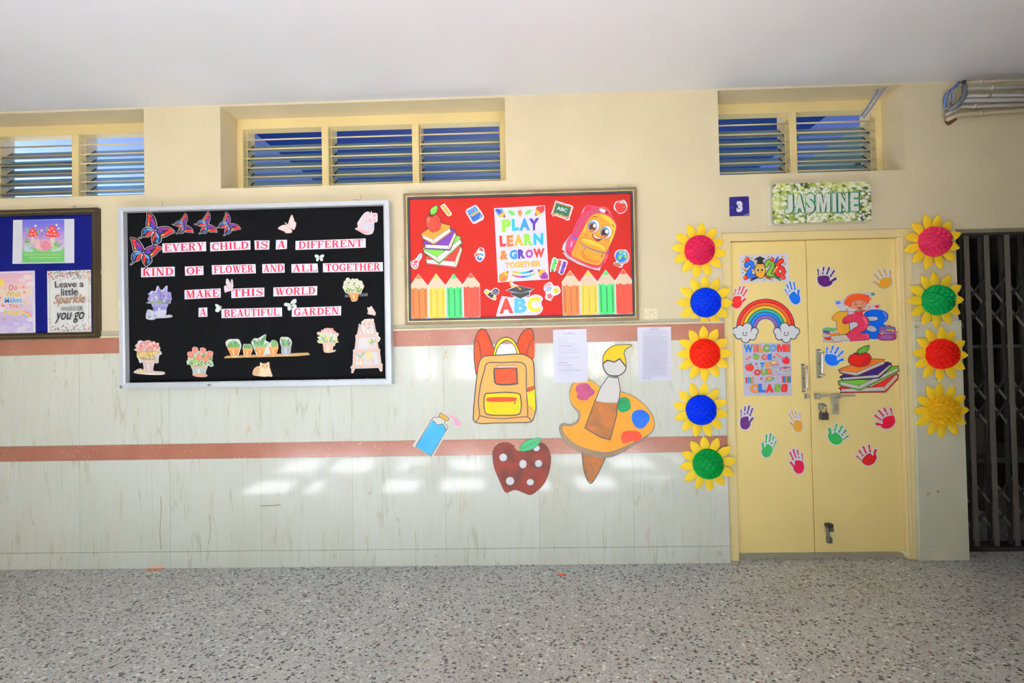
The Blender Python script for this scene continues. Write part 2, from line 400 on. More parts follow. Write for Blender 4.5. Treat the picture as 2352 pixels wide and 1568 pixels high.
# dado of tiles, border stripes, skirting
TY = -.009
dx1 = (at(1657, 560, TY).x+at(1679, 1280, TY).x)/2
s1 = [at(-60, 783.5, TY), at(1662, 742, TY), at(1662, 777.7, TY), at(-60, 818.5, TY)]
s2 = [at(-60, 1026.5, TY), at(1669, 1000.7, TY), at(1669, 1036, TY), at(-60, 1060.5, TY)]
zs = at(900, 1261.3, TY).z
def band(name, z0a, z0b, z1a, z1b, mat, y0=TY):
    a, b_ = XL, dx1
    def zz(p, q, x): return p.z+(q.z-p.z)*(x-p.x)/(q.x-p.x)
    f = [(a, y0, zz(*z0a, a)), (b_, y0, zz(*z0a, b_)), (b_, y0, zz(*z1a, b_)), (a, y0, zz(*z1a, a))]
    m = MB().hexa(f, [(p[0], 0, p[2]) for p in f]); return struct(m.build(name, mat))
lvl = lambda z: (Vector((-1, 0, z)), Vector((1, 0, z)))
g1 = .0012
up = lambda pr, d: (pr[0]+Vector((0, 0, d)), pr[1]+Vector((0, 0, d)))
band('trim_1', (s1[3], s1[2]), 0, (s1[0], s1[1]), 0, MSTR, TY-.0015); band('trim_2', (s2[3], s2[2]), 0, (s2[0], s2[1]), 0, MSTR, TY-.0015)
band('wall_dado', up((s2[0], s2[1]), g1), 0, up((s1[3], s1[2]), -g1), 0, MT)
band('wall_tiles', lvl(zs+g1), 0, up((s2[3], s2[2]), -g1), 0, MT)
band('baseboard_front', lvl(0.0), 0, lvl(zs-g1), 0, MT, TY-.002)
m = MB(); m.box(XL, dx1, -.0045, 0, 0, 1.55); struct(m.build('trim_3', M((176, 168, 146), .8)))      # mortar bed behind the joints
wt_ = [o for o in C.objects if o.name == 'wall_tiles'][0]
for pts, w_ in (([(598, 1161.5), (612, 1161), (645, 1159.5)], 1.6), ([(369, 1140), (370.5, 1170), (367, 1220), (370, 1262)], 1.1), ([(480, 1180), (484, 1215), (479, 1250)], .9), ([(1662, 1255), (1660, 1270), (1666, 1288)], 1.2)):
    a_ = Art((0, 0, 1), TY-.0003, rough=.7); a_.line(pts, w_, (120, 104, 86)); a_.build('crack', parent=wt_)
# plaster ledge over the upper stripe
band('trim_4', up((s1[0], s1[1]), .001), 0, up((s1[0], s1[1]), .013), 0, MW, -.0125)

# pier dado right of the door, thicker low part with a step
pa = at(2210, 735, -.012).x; pb = at(2227, 1285, -.012).x
pz = at(2200, 735, -.012).z
pm = MB(); pf = [(at(2112, 1280, -.012).x, -.012, 0), ((pa+pb)/2, -.012, 0), ((pa+pb)/2, -.012, pz), (at(2099, 740, -.012).x, -.012, pz)]
pm.hexa(pf, [(p[0], .13, p[2]) for p in pf]); tr5 = struct(pm.build('trim_5', MDADO, bevel=.004))
for fr_, q_, c_ in (((1640, 1100, 3.3034), [(1612, 104), (1630, 97), (1644, 108), (1640, 124), (1616, 126)], (186, 176, 150)), ((1640, 1100, 3.3034), [(1692, 85), (1712, 96), (1694, 101)], (150, 140, 116)), ((2080, 500, 1.96), [(40, 486), (52, 484), (62, 492), (44, 499)], (176, 158, 130)), ((2080, 500, 1.96), [(132, 724), (150, 718), (146, 732)], (160, 150, 128)), ((1640, 1100, 3.3034), [(1618, 512), (1660, 502), (1662, 514), (1625, 526)], (196, 200, 186))):
    a_ = Art(fr_, -.012, rough=.8); a_.poly(q_, c_, 3); a_.build('paint_chip', parent=tr5)

# ---------------------------------------------------------------- louvred windows
MGL, _nt, _b, _nd = NT('frosted_louvre_glass')
_o = [n for n in _nt.nodes if n.type == 'OUTPUT_MATERIAL'][0]
_tr = _nd('ShaderNodeBsdfTransparent'); _tr.inputs[0].default_value = (.62, .80, .84, 1)
_df = _nd('ShaderNodeBsdfDiffuse'); _df.inputs[0].default_value = (.42, .54, .57, 1)
_gl = _nd('ShaderNodeBsdfGlossy'); _gl.inputs['Roughness'].default_value = .25
_m1 = _nd('ShaderNodeMixShader'); _m1.inputs[0].default_value = .5; _nt.links.new(_tr.outputs[0], _m1.inputs[1]); _nt.links.new(_df.outputs[0], _m1.inputs[2])
_m2 = _nd('ShaderNodeMixShader'); _m2.inputs[0].default_value = .07; _nt.links.new(_m1.outputs[0], _m2.inputs[1]); _nt.links.new(_gl.outputs[0], _m2.inputs[2]); _nt.links.new(_m2.outputs[0], _o.inputs[0])
MROD = M((232, 214, 168), .45); MCLIP = M((44, 42, 40), .5)
def window(name, xl, xr, zb, muls, zrod):
    r = thing(name, None, None, ((xl+xr)/2, FY, zb), kind='structure'); T = .043; y0, y1 = FY, FY+.075
    f = MB(); zt2 = ZC-.03
    f.box(xl, xr, y0, y1, zt2-.05, zt2+.03).box(xl, xr, y0, y1, zb-.01, zb+.022).box(xl, xl+T, y0, y1, zb+.02, zt2-.05).box(xr-T, xr, y0, y1, zb+.02, zt2-.05)
    f.build('window_frame', MFR, r, bevel=.004)
    xs = [xl+T]
    for m_ in muls:
        MB().box(m_-.024, m_+.024, y0-.004, y1, zb+.02, zt2-.05).build('mullion', MFR, r, bevel=.004); xs += [m_-.024, m_+.024]
    xs.append(xr-T)
    for i in range(0, len(xs), 2):
        a, b_ = xs[i]+.002, xs[i+1]-.002
        for k in range(6):
            z = zrod-.0654*k
            if z < zb+.02: continue
            MB().tube([(a, y0+.012, z), (b_, y0+.012, z)], .0052, 8).build('security_rod', MROD, r, True)
        for k in range(7):
            z = zrod-.0654*k-.020                             # top inner edge of a blade is higher and further in
            if z-.03 < zb: continue
            sl = math.radians(45+random.uniform(-4, 4)); w_ = .056
            if name == 'window_1' and i == 2 and k == 1: sl = math.radians(8)
            cz, cy_ = z-.010, y0+.085
            f1 = [(a+.004, cy_-w_*math.cos(sl), cz-w_*math.sin(sl)), (b_-.004, cy_-w_*math.cos(sl), cz-w_*math.sin(sl)), (b_-.004, cy_+w_*math.cos(sl), cz+w_*math.sin(sl)), (a+.004, cy_+w_*math.cos(sl), cz+w_*math.sin(sl))]
            n = Vector((0, math.sin(sl), -math.cos(sl)))*.004
            MB().hexa(f1, [Vector(p)+n for p in f1]).build('glass_blade', MGL, r)
        cl = MB()
        for s_ in (a, b_):
            cl.mi = 0; cl.box(s_-.003, s_+.003, y0+.045, y1+.06, zb+.02, ZC-.05)
            cl.mi = 1
            for k in range(7):
                z = zrod-.0654*k-.03
                if z-.03 < zb: continue
                d_ = .005 if s_ == a else -.005
                cl.hexa([(s_-.004+d_, y0+.05, z-.036), (s_+.004+d_, y0+.05, z-.036), (s_+.004+d_, y0+.05, z-.030), (s_-.004+d_, y0+.05, z-.030)], [(s_-.004+d_, y0+.118, z+.032), (s_+.004+d_, y0+.118, z+.032), (s_+.004+d_, y0+.118, z+.038), (s_-.004+d_, y0+.118, z+.038)])
        cl.build('blade_holder', [MROD, MCLIP], r)
    return r
zr = (at(646, 317.7, FY).z+at(1728, 281, FY).z+at(255, 333, FY).z)/3
window('window_1', w1l, w1r, w1b, [at(173.5, 380, FY).x, at(173.5, 380, FY).x-.62], zr)
window('window_2', w2l, w2r, w2b, [at(747, 350, FY).x, at(954.5, 340, FY).x], zr)
window('window_3', w3l, w3r, w3b, [at(1822, 330, FY).x], zr)

# classrooms behind the louvres
MBL = M((8, 66, 150), .7); MLV = M((134, 156, 226), .7)  # white rooms: ceiling shade and bluish light on walls put into the colour
RH = HC+1.9; rx0, rx1 = -2.27, 2.60
rm = MB(); rm.box(rx0-.1, rx0, WT, 5, 1.2, RH).box(rx1, rx1+.1, WT, 5, 1.2, RH).box(XL, XR, 5, 5.1, 1.2, RH)
struct(rm.build('wall_classroom', MLV))
struct(MB().box(rx0-.1, XR+.2, WT, 5.1, RH, RH+.1).build('ceiling_classroom', MBL))
struct(MB().box(XL-.2, rx0-.1, WT, 5.1, RH-.1, RH).build('ceiling_classroom_left', M((120, 150, 205), .7)))
struct(MB().box(XL-.2, rx1+.1, WT, 5.1, 1.1, 1.2).build('floor_classroom', M((150, 150, 150), .7)))
for i, (x_, e_) in enumerate(((.2, 110), (-3.9, 15))):  # fill lamps added to brighten the rooms behind the louvres
    l = bpy.data.lights.new('classroom_fill', 'AREA'); l.shape = 'RECTANGLE'; l.size = 2.6; l.size_y = .8; l.energy = e_; l.color = (.86, .93, 1)
    o = bpy.data.objects.new('classroom_fill', l); C.objects.link(o); o.location = (x_, 4.9, 1.75); o.rotation_euler = (math.radians(-90), 0, 0)

# ---------------------------------------------------------------- the double door
door = thing('door_1', None, None, ((dl+dr)/2, .06, 0), kind='structure')
DFY, DLY = .012, .035                                     # frame face, leaf face
RFY = .055
fx0 = at(1675, 560, DFY).x; fx1 = at(2057, 545, DLY).x
llx, lrx = (at(1674.5, 560, DLY).x+at(1694, 1270, DLY).x)/2, (at(2057, 600, DLY).x+at(2079, 1270, DLY).x)/2
ltop = (at(1675, 556, DLY).z+at(2057, 545, DLY).z)/2; lbot = (at(1697, 1273, DLY).z+at(2078, 1272, DLY).z)/2
fm = MB()
fm.box(dl, llx, DFY, WT, 0, ltop).box(lrx, dr, DFY, WT, 0, ltop).box(dl, dr, DFY, WT, ltop, dt)
fm.box(dr-.052, dr-.040, DFY-.006, DFY, 0, ltop+.03)
fm.build('door_frame', MFR, door, bevel=.004)
MB().box(llx, lrx, DLY+.012, WT, 0, .022).build('threshold', M((168, 158, 132), .6), door)
lmid = (at(1852, 560, DLY).x+at(1873, 1260, DLY).x)/2
leafL = MB().box(llx+.002, lmid-.0048, DLY, DLY+.04, lbot+.012, ltop-.003).build('door_leaf', MDOOR, door, bevel=.003)
leafR = MB().box(lmid+.001, lrx-.002, DLY, DLY+.04, lbot+.012, ltop-.003).build('door_leaf', MDOOR, door, bevel=.003)
MSTEEL = M((188, 180, 158), .35, .35); MSTL2 = M((224, 222, 216), .2, .5); MDRK = M((52, 50, 52), .45, .4)
F7 = (1820, 780, 7.84)
def px(fr, x, y, Y): return at(fr[0]+x/fr[2], fr[1]+y/fr[2], Y)
def handle(leaf, x0, y0, x1, y1, gx, g0, g1):
    h = MB(); a = px(F7, x0, y0, DLY); b_ = px(F7, x1, y1, DLY); mx = (a.x+b_.x)/2
    h.mi = 0; h.box(a.x, b_.x, DLY-.003, DLY, b_.z, a.z)
    h.mi = 1; p, q = px(F7, gx, g0, DLY-.045), px(F7, gx, g1, DLY-.045)
    xm = b_.x-.004
    h.tube([(xm-.004, DLY-.004, a.z-.018), (xm+.003, DLY-.03, a.z-.020), (p.x, p.y, p.z-.02), (q.x, q.y, q.z+.02), (xm+.003, DLY-.03, b_.z+.020), (xm-.004, DLY-.004, b_.z+.018)], .0058, 10)
    h.mi = 2
    for zz in (a.z-.008, (a.z+b_.z)/2, b_.z+.008):
        for xx in (a.x+.009, b_.x-.009): h.tube([(xx, DLY-.0045, zz), (xx, DLY-.002, zz)], .0032, 8)
    tag(h.build('handle', [MSTEEL, MSTL2, MDRK], leaf), 'steel pull handle on a back plate')
handle(leafR, 420, 165, 520, 690, 537, 200, 655); handle(leafL, 150, 430, 228, 945, 262, 470, 920)
# sliding bolt on the right leaf, its keeper on the left leaf
b0 = MB(); a, b_ = px(F7, 395, 1008, DLY-.02), px(F7, 1125, 1003, DLY-.02)
b0.tube([a, b_], .0068, 12)
for x0, x1, yc, r_ in ((445, 505, 1015, .013), (700, 770, 1010, .0125), (830, 862, 1010, .0135)):
    p = px(F7, x0, yc, DLY-.02); q = px(F7, x1, yc, DLY-.02); b0.tube([p, q], r_, 14)
p, q = px(F7, 385, 965, DLY), px(F7, 500, 1065, DLY); b0.box(p.x, q.x, DLY-.004, DLY, q.z, p.z)
p, q = px(F7, 700, 965, DLY), px(F7, 860, 1050, DLY); b0.box(p.x, q.x, DLY-.004, DLY, q.z, p.z)
p, q = px(F7, 705, 1035, DLY-.026), px(F7, 820, 1150, DLY-.026); b0.box(p.x, q.x, DLY-.028, DLY-.024, q.z, p.z)
for x0, x1, y0, y1 in ((712, 755, 1150, 1275), (785, 826, 1150, 1275), (712, 828, 1275, 1335)):
    p, q = px(F7, x0, y0, DLY-.02), px(F7, x1, y1, DLY-.02); b0.box(p.x, q.x, DLY-.026, DLY-.022, q.z, p.z)
tag(b0.build('sliding_bolt', MSTEEL, leafR, bevel=.001), 'steel sliding bolt with a hanging hasp plate')
k0 = MB(); p, q = px(F7, 205, 970, DLY), px(F7, 275, 1060, DLY); k0.box(p.x, q.x, DLY-.004, DLY, q.z, p.z)
p = px(F7, 262, 1018, DLY-.02); k0.tube([(p.x-.004, DLY-.02, p.z), (p.x+.012, DLY-.02, p.z)], .0125, 14); k0.box(p.x-.004, p.x+.008, DLY-.02, DLY, p.z-.008, p.z+.008)
k0.build('bolt_keeper', MSTEEL, leafL, bevel=.001)
st = MB(); p, q = px(F7, 455, 1140, DLY), px(F7, 560, 1250, DLY); st.box(p.x, q.x, DLY-.003, DLY, q.z, p.z)
c_ = px(F7, 530, 1195, DLY-.012)
st.tube([c_+Vector((-.012, .012, 0)), c_+Vector((-.010, -.004, 0)), c_+Vector((0, -.010, 0)), c_+Vector((.008, -.004, 0)), c_+Vector((.010, .012, 0))], .0035, 8)
st.build('staple_plate', MSTEEL, leafR)
F3 = (1640, 1100, 3.3034)
lb = MB(); p, q = px(F3, 858, 345, DLY-.02), px(F3, 872, 475, DLY-.02)
lb.mi = 0; lb.tube([p, q], .0075, 10)
p, q = px(F3, 850, 338, DLY-.02), px(F3, 897, 362, DLY-.02); lb.mi = 1; lb.box(p.x, q.x, DLY-.034, DLY-.002, q.z, p.z)
for x0, y0, x1, y1 in ((850, 362, 895, 392), (848, 435, 885, 478)):
    p, q = px(F3, x0, y0, DLY), px(F3, x1, y1, DLY); lb.mi = 0; lb.box(p.x, q.x, DLY-.02, DLY, q.z, p.z)
lb.build('tower_bolt', [M((122, 124, 122), .4, .6), MDRK], leafR, bevel=.002)
# padlock
pc = px(F7, 565, 1378, DLY-.02); pl = thing('padlock', 'small closed black padlock hanging from the staple on the yellow door', 'padlock', pc)
p, q = px(F7, 492, 1316, DLY-.02), px(F7, 640, 1438, DLY-.02)
MB().box(p.x, q.x, DLY-.032, DLY-.010, q.z, p.z).build('body', M((46, 40, 38), .5), pl, bevel=.004)
sh = MB(); a, b_ = px(F7, 512, 1325, DLY-.02), px(F7, 612, 1325, DLY-.02); t_ = px(F7, 555, 1185, DLY-.02)
rad = (b_.x-a.x)/2; cx_ = (a.x+b_.x)/2
sh.tube([a, (a.x, a.y, t_.z-rad*.6)]+[(cx_-rad*math.cos(k*math.pi/8), a.y, t_.z-rad*.6+rad*math.sin(k*math.pi/8)) for k in range(1, 8)]+[(b_.x, b_.y, t_.z-rad*.6), b_], .0042, 10)
tag(sh.build('shackle', M((150, 150, 152), .25, .9), pl, True), 'polished steel shackle')

# ---------------------------------------------------------------- folding gate and the dim room behind it
GY = .12
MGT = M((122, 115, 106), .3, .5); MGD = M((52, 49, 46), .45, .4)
gate = thing('folding_gate', 'dark steel folding lattice gate closing the opening right of the door', 'gate', (at(2300, 900, GY).x, GY, 0))
gz0, gz1 = .03, at(2260, 540, GY).z
gx = [(at(2220.3, 538, GY).x+at(2241, 1175, GY).x)/2, (at(2267.5, 538, GY).x+at(2287, 1175, GY).x)/2, (at(2316, 538, GY).x+at(2333, 1175, GY).x)/2]
sp_ = (gx[2]-gx[0])/2
xs_ = [max(gx[0]-sp_+.03, gl+.02)] + gx + [gx[2]+sp_*k for k in range(1, 13)]
for x_ in xs_[1:]:
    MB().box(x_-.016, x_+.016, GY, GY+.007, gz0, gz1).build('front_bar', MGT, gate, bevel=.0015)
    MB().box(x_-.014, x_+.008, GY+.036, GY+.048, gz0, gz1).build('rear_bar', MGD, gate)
zl = [(at(2200, 668, GY).z, 'a'), (at(2200, 892, GY).z, 'b'), (at(2200, 1130, GY).z, 'c')]
hgt = .118
for zc_, _ in zl:
    for dz in (0, -.158) if True else (0,):
        for i in range(len(xs_)-1):
            a, b_ = max(xs_[i], gl-.0), xs_[i+1]
            for sg in (1, -1):
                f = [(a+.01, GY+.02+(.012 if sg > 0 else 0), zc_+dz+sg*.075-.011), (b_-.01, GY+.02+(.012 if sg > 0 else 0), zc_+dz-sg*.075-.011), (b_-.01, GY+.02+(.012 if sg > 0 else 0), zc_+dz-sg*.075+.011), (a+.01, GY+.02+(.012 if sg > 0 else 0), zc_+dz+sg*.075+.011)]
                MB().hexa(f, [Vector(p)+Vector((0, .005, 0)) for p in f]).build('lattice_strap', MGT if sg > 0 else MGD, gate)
MB().box(gl+.005, XR, GY-.01, GY+.09, gz1, gz1+.03).build('top_channel', MGD, gate)
MB().box(gl+.005, XR, GY-.01, GY+.09, 0, .028).build('bottom_channel', MGD, gate)
dm = MB(); dm.box(gl-.2, XR, 2.5, 2.6, 0, ZC).box(dr+.12, gl-.06, WT, 2.5, 0, ZC)
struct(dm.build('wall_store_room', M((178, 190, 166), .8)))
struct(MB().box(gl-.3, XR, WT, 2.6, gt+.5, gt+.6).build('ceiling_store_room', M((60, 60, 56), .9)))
cb = thing('blackboard', 'large black board on an easel in the dark room behind the gate', 'blackboard', (at(2260, 760, 1.6).x, 1.6, .9))
p, q = at(2150, 628, 1.6), at(2340, 790, 1.6)
MB().hexa([(p.x, 1.6, q.z), (q.x, 1.6, q.z), (q.x, 1.6, at(2340, 610, 1.6).z), (p.x, 1.6, at(2190, 628, 1.6).z)], [(p.x, 1.64, q.z), (q.x, 1.64, q.z), (q.x, 1.64, at(2340, 610, 1.6).z), (p.x, 1.64, at(2190, 628, 1.6).z)]).build('board', M((24, 25, 25), .7), cb)
for x_ in (p.x+.1, q.x-.1): MB().box(x_-.02, x_+.02, 1.64, 1.68, 0, q.z+.3).build('leg', M((60, 52, 44), .7), cb)
MB().box(p.x, q.x, 1.55, 1.6, q.z-.03, q.z).build('tray', M((150, 150, 142), .7), cb)
tb = thing('work_table', 'plain grey table standing in the dark room behind the gate', 'table', (at(2300, 1060, 1.).x, 1., 0))
p, q = at(2245, 1052, .8), at(2460, 1060, .8)
MB().box(p.x, q.x, .8, 1.35, p.z-.04, p.z).build('tabletop', M((120, 116, 104), .7), tb)
for x_ in (p.x+.05, q.x-.05):
    for y_ in (.85, 1.3): MB().box(x_-.025, x_+.025, y_-.025, y_+.025, 0, p.z-.04).build('leg', M((70, 66, 58), .7), tb)
bx = MB().box(p.x+.02, p.x+.26, .95, 1.25, p.z, p.z+.3).build('carton', M((112, 108, 92), .8)); tag(bx, 'grey carton on the table in the dark room behind the gate', 'box')

# ---------------------------------------------------------------- conduits, cables, switch
F4 = (2050, 160, 3.92)
MPV = [M((150, 140, 122), .5), M((128, 126, 116), .5), M((170, 168, 172), .5), M((160, 156, 154), .5), M((158, 148, 136), .5), M((186, 172, 142), .5)]
rows = [(690, 112, 92, 24), (680, 170, 152, 32), (672, 236, 226, 26), (640, 278, 268, 34), (620, 332, 314, 32), (490, 446, 366, 36)]
for i, (x0, yl, yr, d) in enumerate(rows):
    Y = -.03-.012*(5-i)
    a, b_ = px(F4, x0, yl, Y), px(F4, 1184, yr, Y); r_ = d/2/3.92/356
    e = a+(b_-a)*3.2
    pts = [a, b_, e]
    if i == 5: pts = [a, px(F4, 590, 408, Y), px(F4, 800, 392, Y), px(F4, 1000, 378, Y), b_, b_+(b_-a)*1.2]
    if i == 4: pts = [px(F4, 480, 408, Y), px(F4, 545, 378, Y), px(F4, 612, 328, Y)]+pts
    cd_ = thing('conduit_pipe', ['cream conduit running highest, right under the ceiling', 'grey-green conduit running second from the ceiling', 'thin pale conduit with a dark coupling, third from the ceiling', 'pale grey conduit fourth from the ceiling, above the looped one', 'cream conduit bending out of the wall second from the bottom', 'cream conduit sagging lowest of the pipes by the ceiling'][i], 'pipe', a, 'conduits along the wall top')
    MB().tube(pts, r_, 12).build('pipe', MPV[i], cd_, True)
    if i != 3:
        t = (.22, .42, .38, 0, .16, .42)[i]; c1 = pts[-2 if i == 5 else -3]+(b_-a)*t if i < 4 else px(F4, 735 if i == 4 else 785, 328 if i == 4 else 392, Y)
        dv = (b_-a).normalized()
        MB().tube([c1-dv*.008, c1+dv*.008], r_*1.25, 12).build('saddle_clip', M((196, 188, 172), .5) if i != 2 else M((112, 110, 108), .5), cd_, True)
def cable(name, label, pts, r_, col, Y, grp=None):
    o = MB().tube([px(F4, x_, y_, Y-dy) for x_, y_, dy in pts], r_, 10).build(name, M(col, .6), None, True); return tag(o, label, 'cable', grp)
cable('cable_bundle', 'thick dark grey taped cable elbow where the conduits leave the wall', [(478, 385, 0), (540, 350, .03), (610, 290, .05), (648, 220, .05), (650, 150, .03), (640, 105, .02)], .0135, (84, 86, 94), -.02)
cable('flat_cable', 'blue flat cable curling at the wall end of the conduits', [(478, 340, 0), (470, 290, .01), (478, 240, .02), (515, 195, .03), (570, 150, .03), (600, 110, .03)], .0085, (74, 104, 160), -.012)
cable('flat_cable', 'grey loop of cable between the blue cable and the taped elbow', [(530, 318, 0), (552, 270, .02), (548, 210, .03), (525, 180, .035), (520, 230, .035), (522, 290, .02)], .0075, (118, 118, 126), -.02)
hs = Art(F4, 0); hs.base([(470, 440), (500, 470), (560, 440), (583, 432), (580, 452), (530, 490), (500, 505), (472, 478)], (96, 62, 44), th=.0008); hs.build('broken_plaster_hole', 'ragged brown hole in the plaster where the lowest conduit enters', 'hole')
F3a = (1600, 160, 3.1277)
for k, (pp, r_, c_, lb_) in enumerate(([[(1180, 335, .14), (1215, 290, .12), (1255, 225, .06), (1290, 170, .03), (1300, 140, .02)], .006, (96, 116, 160), 'blue-grey flat cable crossing the top corner of the window over the sign, left strand'], [[(1200, 345, .14), (1245, 290, .12), (1295, 215, .07), (1330, 165, .04), (1375, 105, .02)], .006, (118, 128, 156), 'grey cable strand slanting up to the ceiling at the window over the sign, right strand'])):
    o = MB().tube([px(F3a, x_, y_, y2) for x_, y_, y2 in pp], r_, 8).build('flat_cable', M(c_, .55), None, True); tag(o, lb_, 'cable', None)
B4 = (1200, 590, 6.5333)
sw = thing('light_switch', 'cream flush light switch on the wall right of the red board', 'switch', px(B4, 1920, 875, 0))
p, q = px(B4, 1818, 775, 0), px(B4, 2025, 977, 0)
MB().box(p.x, q.x, -.004, .002, q.z, p.z).build('plate', M((238, 224, 188), .45), sw, bevel=.001)
p, q = px(B4, 1900, 812, 0), px(B4, 1962, 942, 0); MB().box(p.x, q.x, -.008, -.003, q.z, p.z).build('surround', M((226, 212, 178), .45), sw, bevel=.001)
p, q = px(B4, 1914, 848, 0), px(B4, 1950, 925, 0); MB().hexa([(p.x, -.013, q.z), (q.x, -.013, q.z), (q.x, -.008, p.z), (p.x, -.008, p.z)], [(p.x, -.006, q.z), (q.x, -.006, q.z), (q.x, -.006, p.z), (p.x, -.006, p.z)]).build('rocker', M((240, 228, 196), .35), sw)
for x_ in (1848, 1993):
    p = px(B4, x_, 875, 0); MB().tube([(p.x, -.0055, p.z), (p.x, -.003, p.z)], .003, 8).build('screw', M((150, 140, 118), .4), sw)
# scraps on the floor
p = flo(1290, 1320); o = MB().tube([p+Vector((-.022, 0, .005)), p+Vector((.022, -.006, .005))], .005, 8).build('crayon_stub', M((206, 84, 62), .6)); tag(o, 'red crayon stub lying on the terrazzo below the painted apple', 'crayon')
p = flo(352, 1309.5); o = MB().hexa([p+Vector((-.05, 0, 0)), p+Vector((.05, .008, 0)), p+Vector((.05, .008, .006)), p+Vector((-.05, 0, .004))], [p+Vector((-.045, .02, 0)), p+Vector((.052, .02, 0)), p+Vector((.052, .02, .006)), p+Vector((-.045, .02, .004))]).build('paper_scrap', M((206, 128, 98), .7)); tag(o, 'salmon paper scrap on the floor against the skirting at left', 'scrap')
# ---------------------------------------------------------------- serif letters for the word cards
def serif(ch):
    "letter as a list of polygons in a box w x 1 (y up)"
    T, t, s, o = .20, .085, .065, .075; P = []
    R = lambda a, b, c, d: P.append([(a, b), (c, b), (c, d), (a, d)])
    def stem(x, w=T, top=True, bot=True):
        R(x, 0, x+w, 1)
        if bot: R(x-o, 0, x+w+o, s)
        if top: R(x-o, 1-s, x+w+o, 1)
    def dia(x0, x1, w, y0=0, y1=1): P.append([(x0, y0), (x0+w, y0), (x1+w, y1), (x1, y1)])
    def bowl(cx, cy, rx, ry, a0, a1, tx=T, ty=t, n=18):
        A = [(cx+rx*math.cos(math.radians(a)), cy+ry*math.sin(math.radians(a))) for a in [a0+(a1-a0)*k/n for k in range(n+1)]]
        B = [(cx+(rx-tx)*math.cos(math.radians(a)), cy+(ry-ty)*math.sin(math.radians(a))) for a in [a0+(a1-a0)*k/n for k in range(n+1)]]
        for k in range(n): P.append([A[k], A[k+1], B[k+1], B[k]])
    if ch == 'I': stem(.09); return P, .38
    if ch == 'L': stem(.09); R(.2, 0, .78, t); R(.70, 0, .78, .30); return P, .80
    if ch in 'EF':
        stem(.09); R(.2, 1-t, .74, 1); R(.66, .72, .74, 1); R(.25, .47, .52, .47+t); R(.48, .38, .55, .64)
        if ch == 'E': R(.2, 0, .78, t); R(.70, 0, .78, .30); return P, .80
        return P, .76
    if ch == 'T': stem(.30, top=False); R(.0, 1-t, .80, 1); R(.0, .70, .075, 1); R(.725, .70, .80, 1); return P, .80
    if ch == 'H': stem(.09); stem(.65); R(.2, .47, .7, .47+t); return P, .95
    if ch == 'N': stem(.12, .085); R(.0, 1-s, .28, 1); dia(.62, .10, .22); stem(.76, .085, bot=False); return P, .95
    if ch == 'M': stem(.13, .085); dia(.42, .12, .20); dia(.42, .76, .085); stem(.78, T); R(.02, 1-s, .3, 1); return P, 1.1
    if ch == 'D': stem(.09); bowl(.36, .5, .50, .5, -90, 90); R(.2, 0, .37, t); R(.2, 1-t, .37, 1); return P, .88
    if ch == 'O': bowl(.45, .5, .45, .515, 0, 360, n=32); return P, .90
    if ch == 'C': bowl(.45, .5, .45, .515, 48, 318, n=26); R(.68, .62, .76, .98); return P, .80
    if ch == 'G': bowl(.45, .5, .45, .515, 48, 300, n=26); R(.68, .64, .76, .98); R(.60, .06, .80, .46); R(.50, .40, .88, .465); return P, .88
    if ch in 'RB':
        stem(.09); bowl(.42, .745, .32, .255, -90, 90, .17); R(.2, 1-t, .43, 1); R(.2, .49, .46, .49+t)
        if ch == 'B': bowl(.44, .275, .36, .275, -90, 90, .18); R(.2, 0, .46, t); return P, .82
        dia(.62, .36, .2, .0, .52); R(.56, 0, .90, s); return P, .90
    if ch == 'K': stem(.09); dia(.24, .66, .09, .36, 1); R(.55, 1-s, .86, 1); dia(.60, .36, .2, 0, .58); R(.53, 0, .90, s); return P, .90
    if ch == 'A': dia(.10, .42, .075); dia(.62, .36, .20); R(.2, .27, .65, .27+t); R(-.02, 0, .26, s); R(.54, 0, .90, s); return P, .90
    if ch == 'V': dia(.36, .10, .20); dia(.42, .70, .075); R(.0, 1-s, .36, 1); R(.58, 1-s, .88, 1); return P, .88
    if ch == 'W': dia(.30, .08, .20); dia(.36, .58, .07); dia(.74, .50, .20); dia(.82, 1.06, .07); R(.0, 1-s, .34, 1); R(.96, 1-s, 1.22, 1); R(.44, 1-s, .74, 1); return P, 1.22
    if ch == 'Y': R(.31, 0, .51, .46); R(.22, 0, .60, s); dia(.31, .06, .20, .44, 1); dia(.42, .68, .08, .44, 1); R(-.02, 1-s, .34, 1); R(.58, 1-s, .86, 1); return P, .84
    if ch == 'U':
        R(.09, .3, .29, 1); R(.0, 1-s, .38, 1); R(.68, .3, .76, 1); R(.58, 1-s, .86, 1); bowl(.425, .33, .335, .345, 180, 360, .14, t); return P, .86
    if ch == 'S':
        c = spl([(.66, .82), (.52, .945), (.32, .955), (.15, .86), (.13, .70), (.27, .58), (.45, .50), (.61, .40), (.65, .22), (.52, .06), (.32, .045), (.14, .13), (.07, .24)], 5, False)
        n = len(c)
        for k in range(n-1):
            a, b = Vector(c[k]), Vector(c[k+1]); f = (k+.5)/n; w = .075+.12*math.exp(-((f-.5)/.17)**2); q = (b-a); q = Vector((-q.y, q.x)).normalized()*w/2
            P.append([a+q, b+q, b-q, a-q])
        R(.62, .68, .69, .97); R(.05, .03, .12, .32); return P, .74
    return P, .5
MRED = (190, 26, 54)
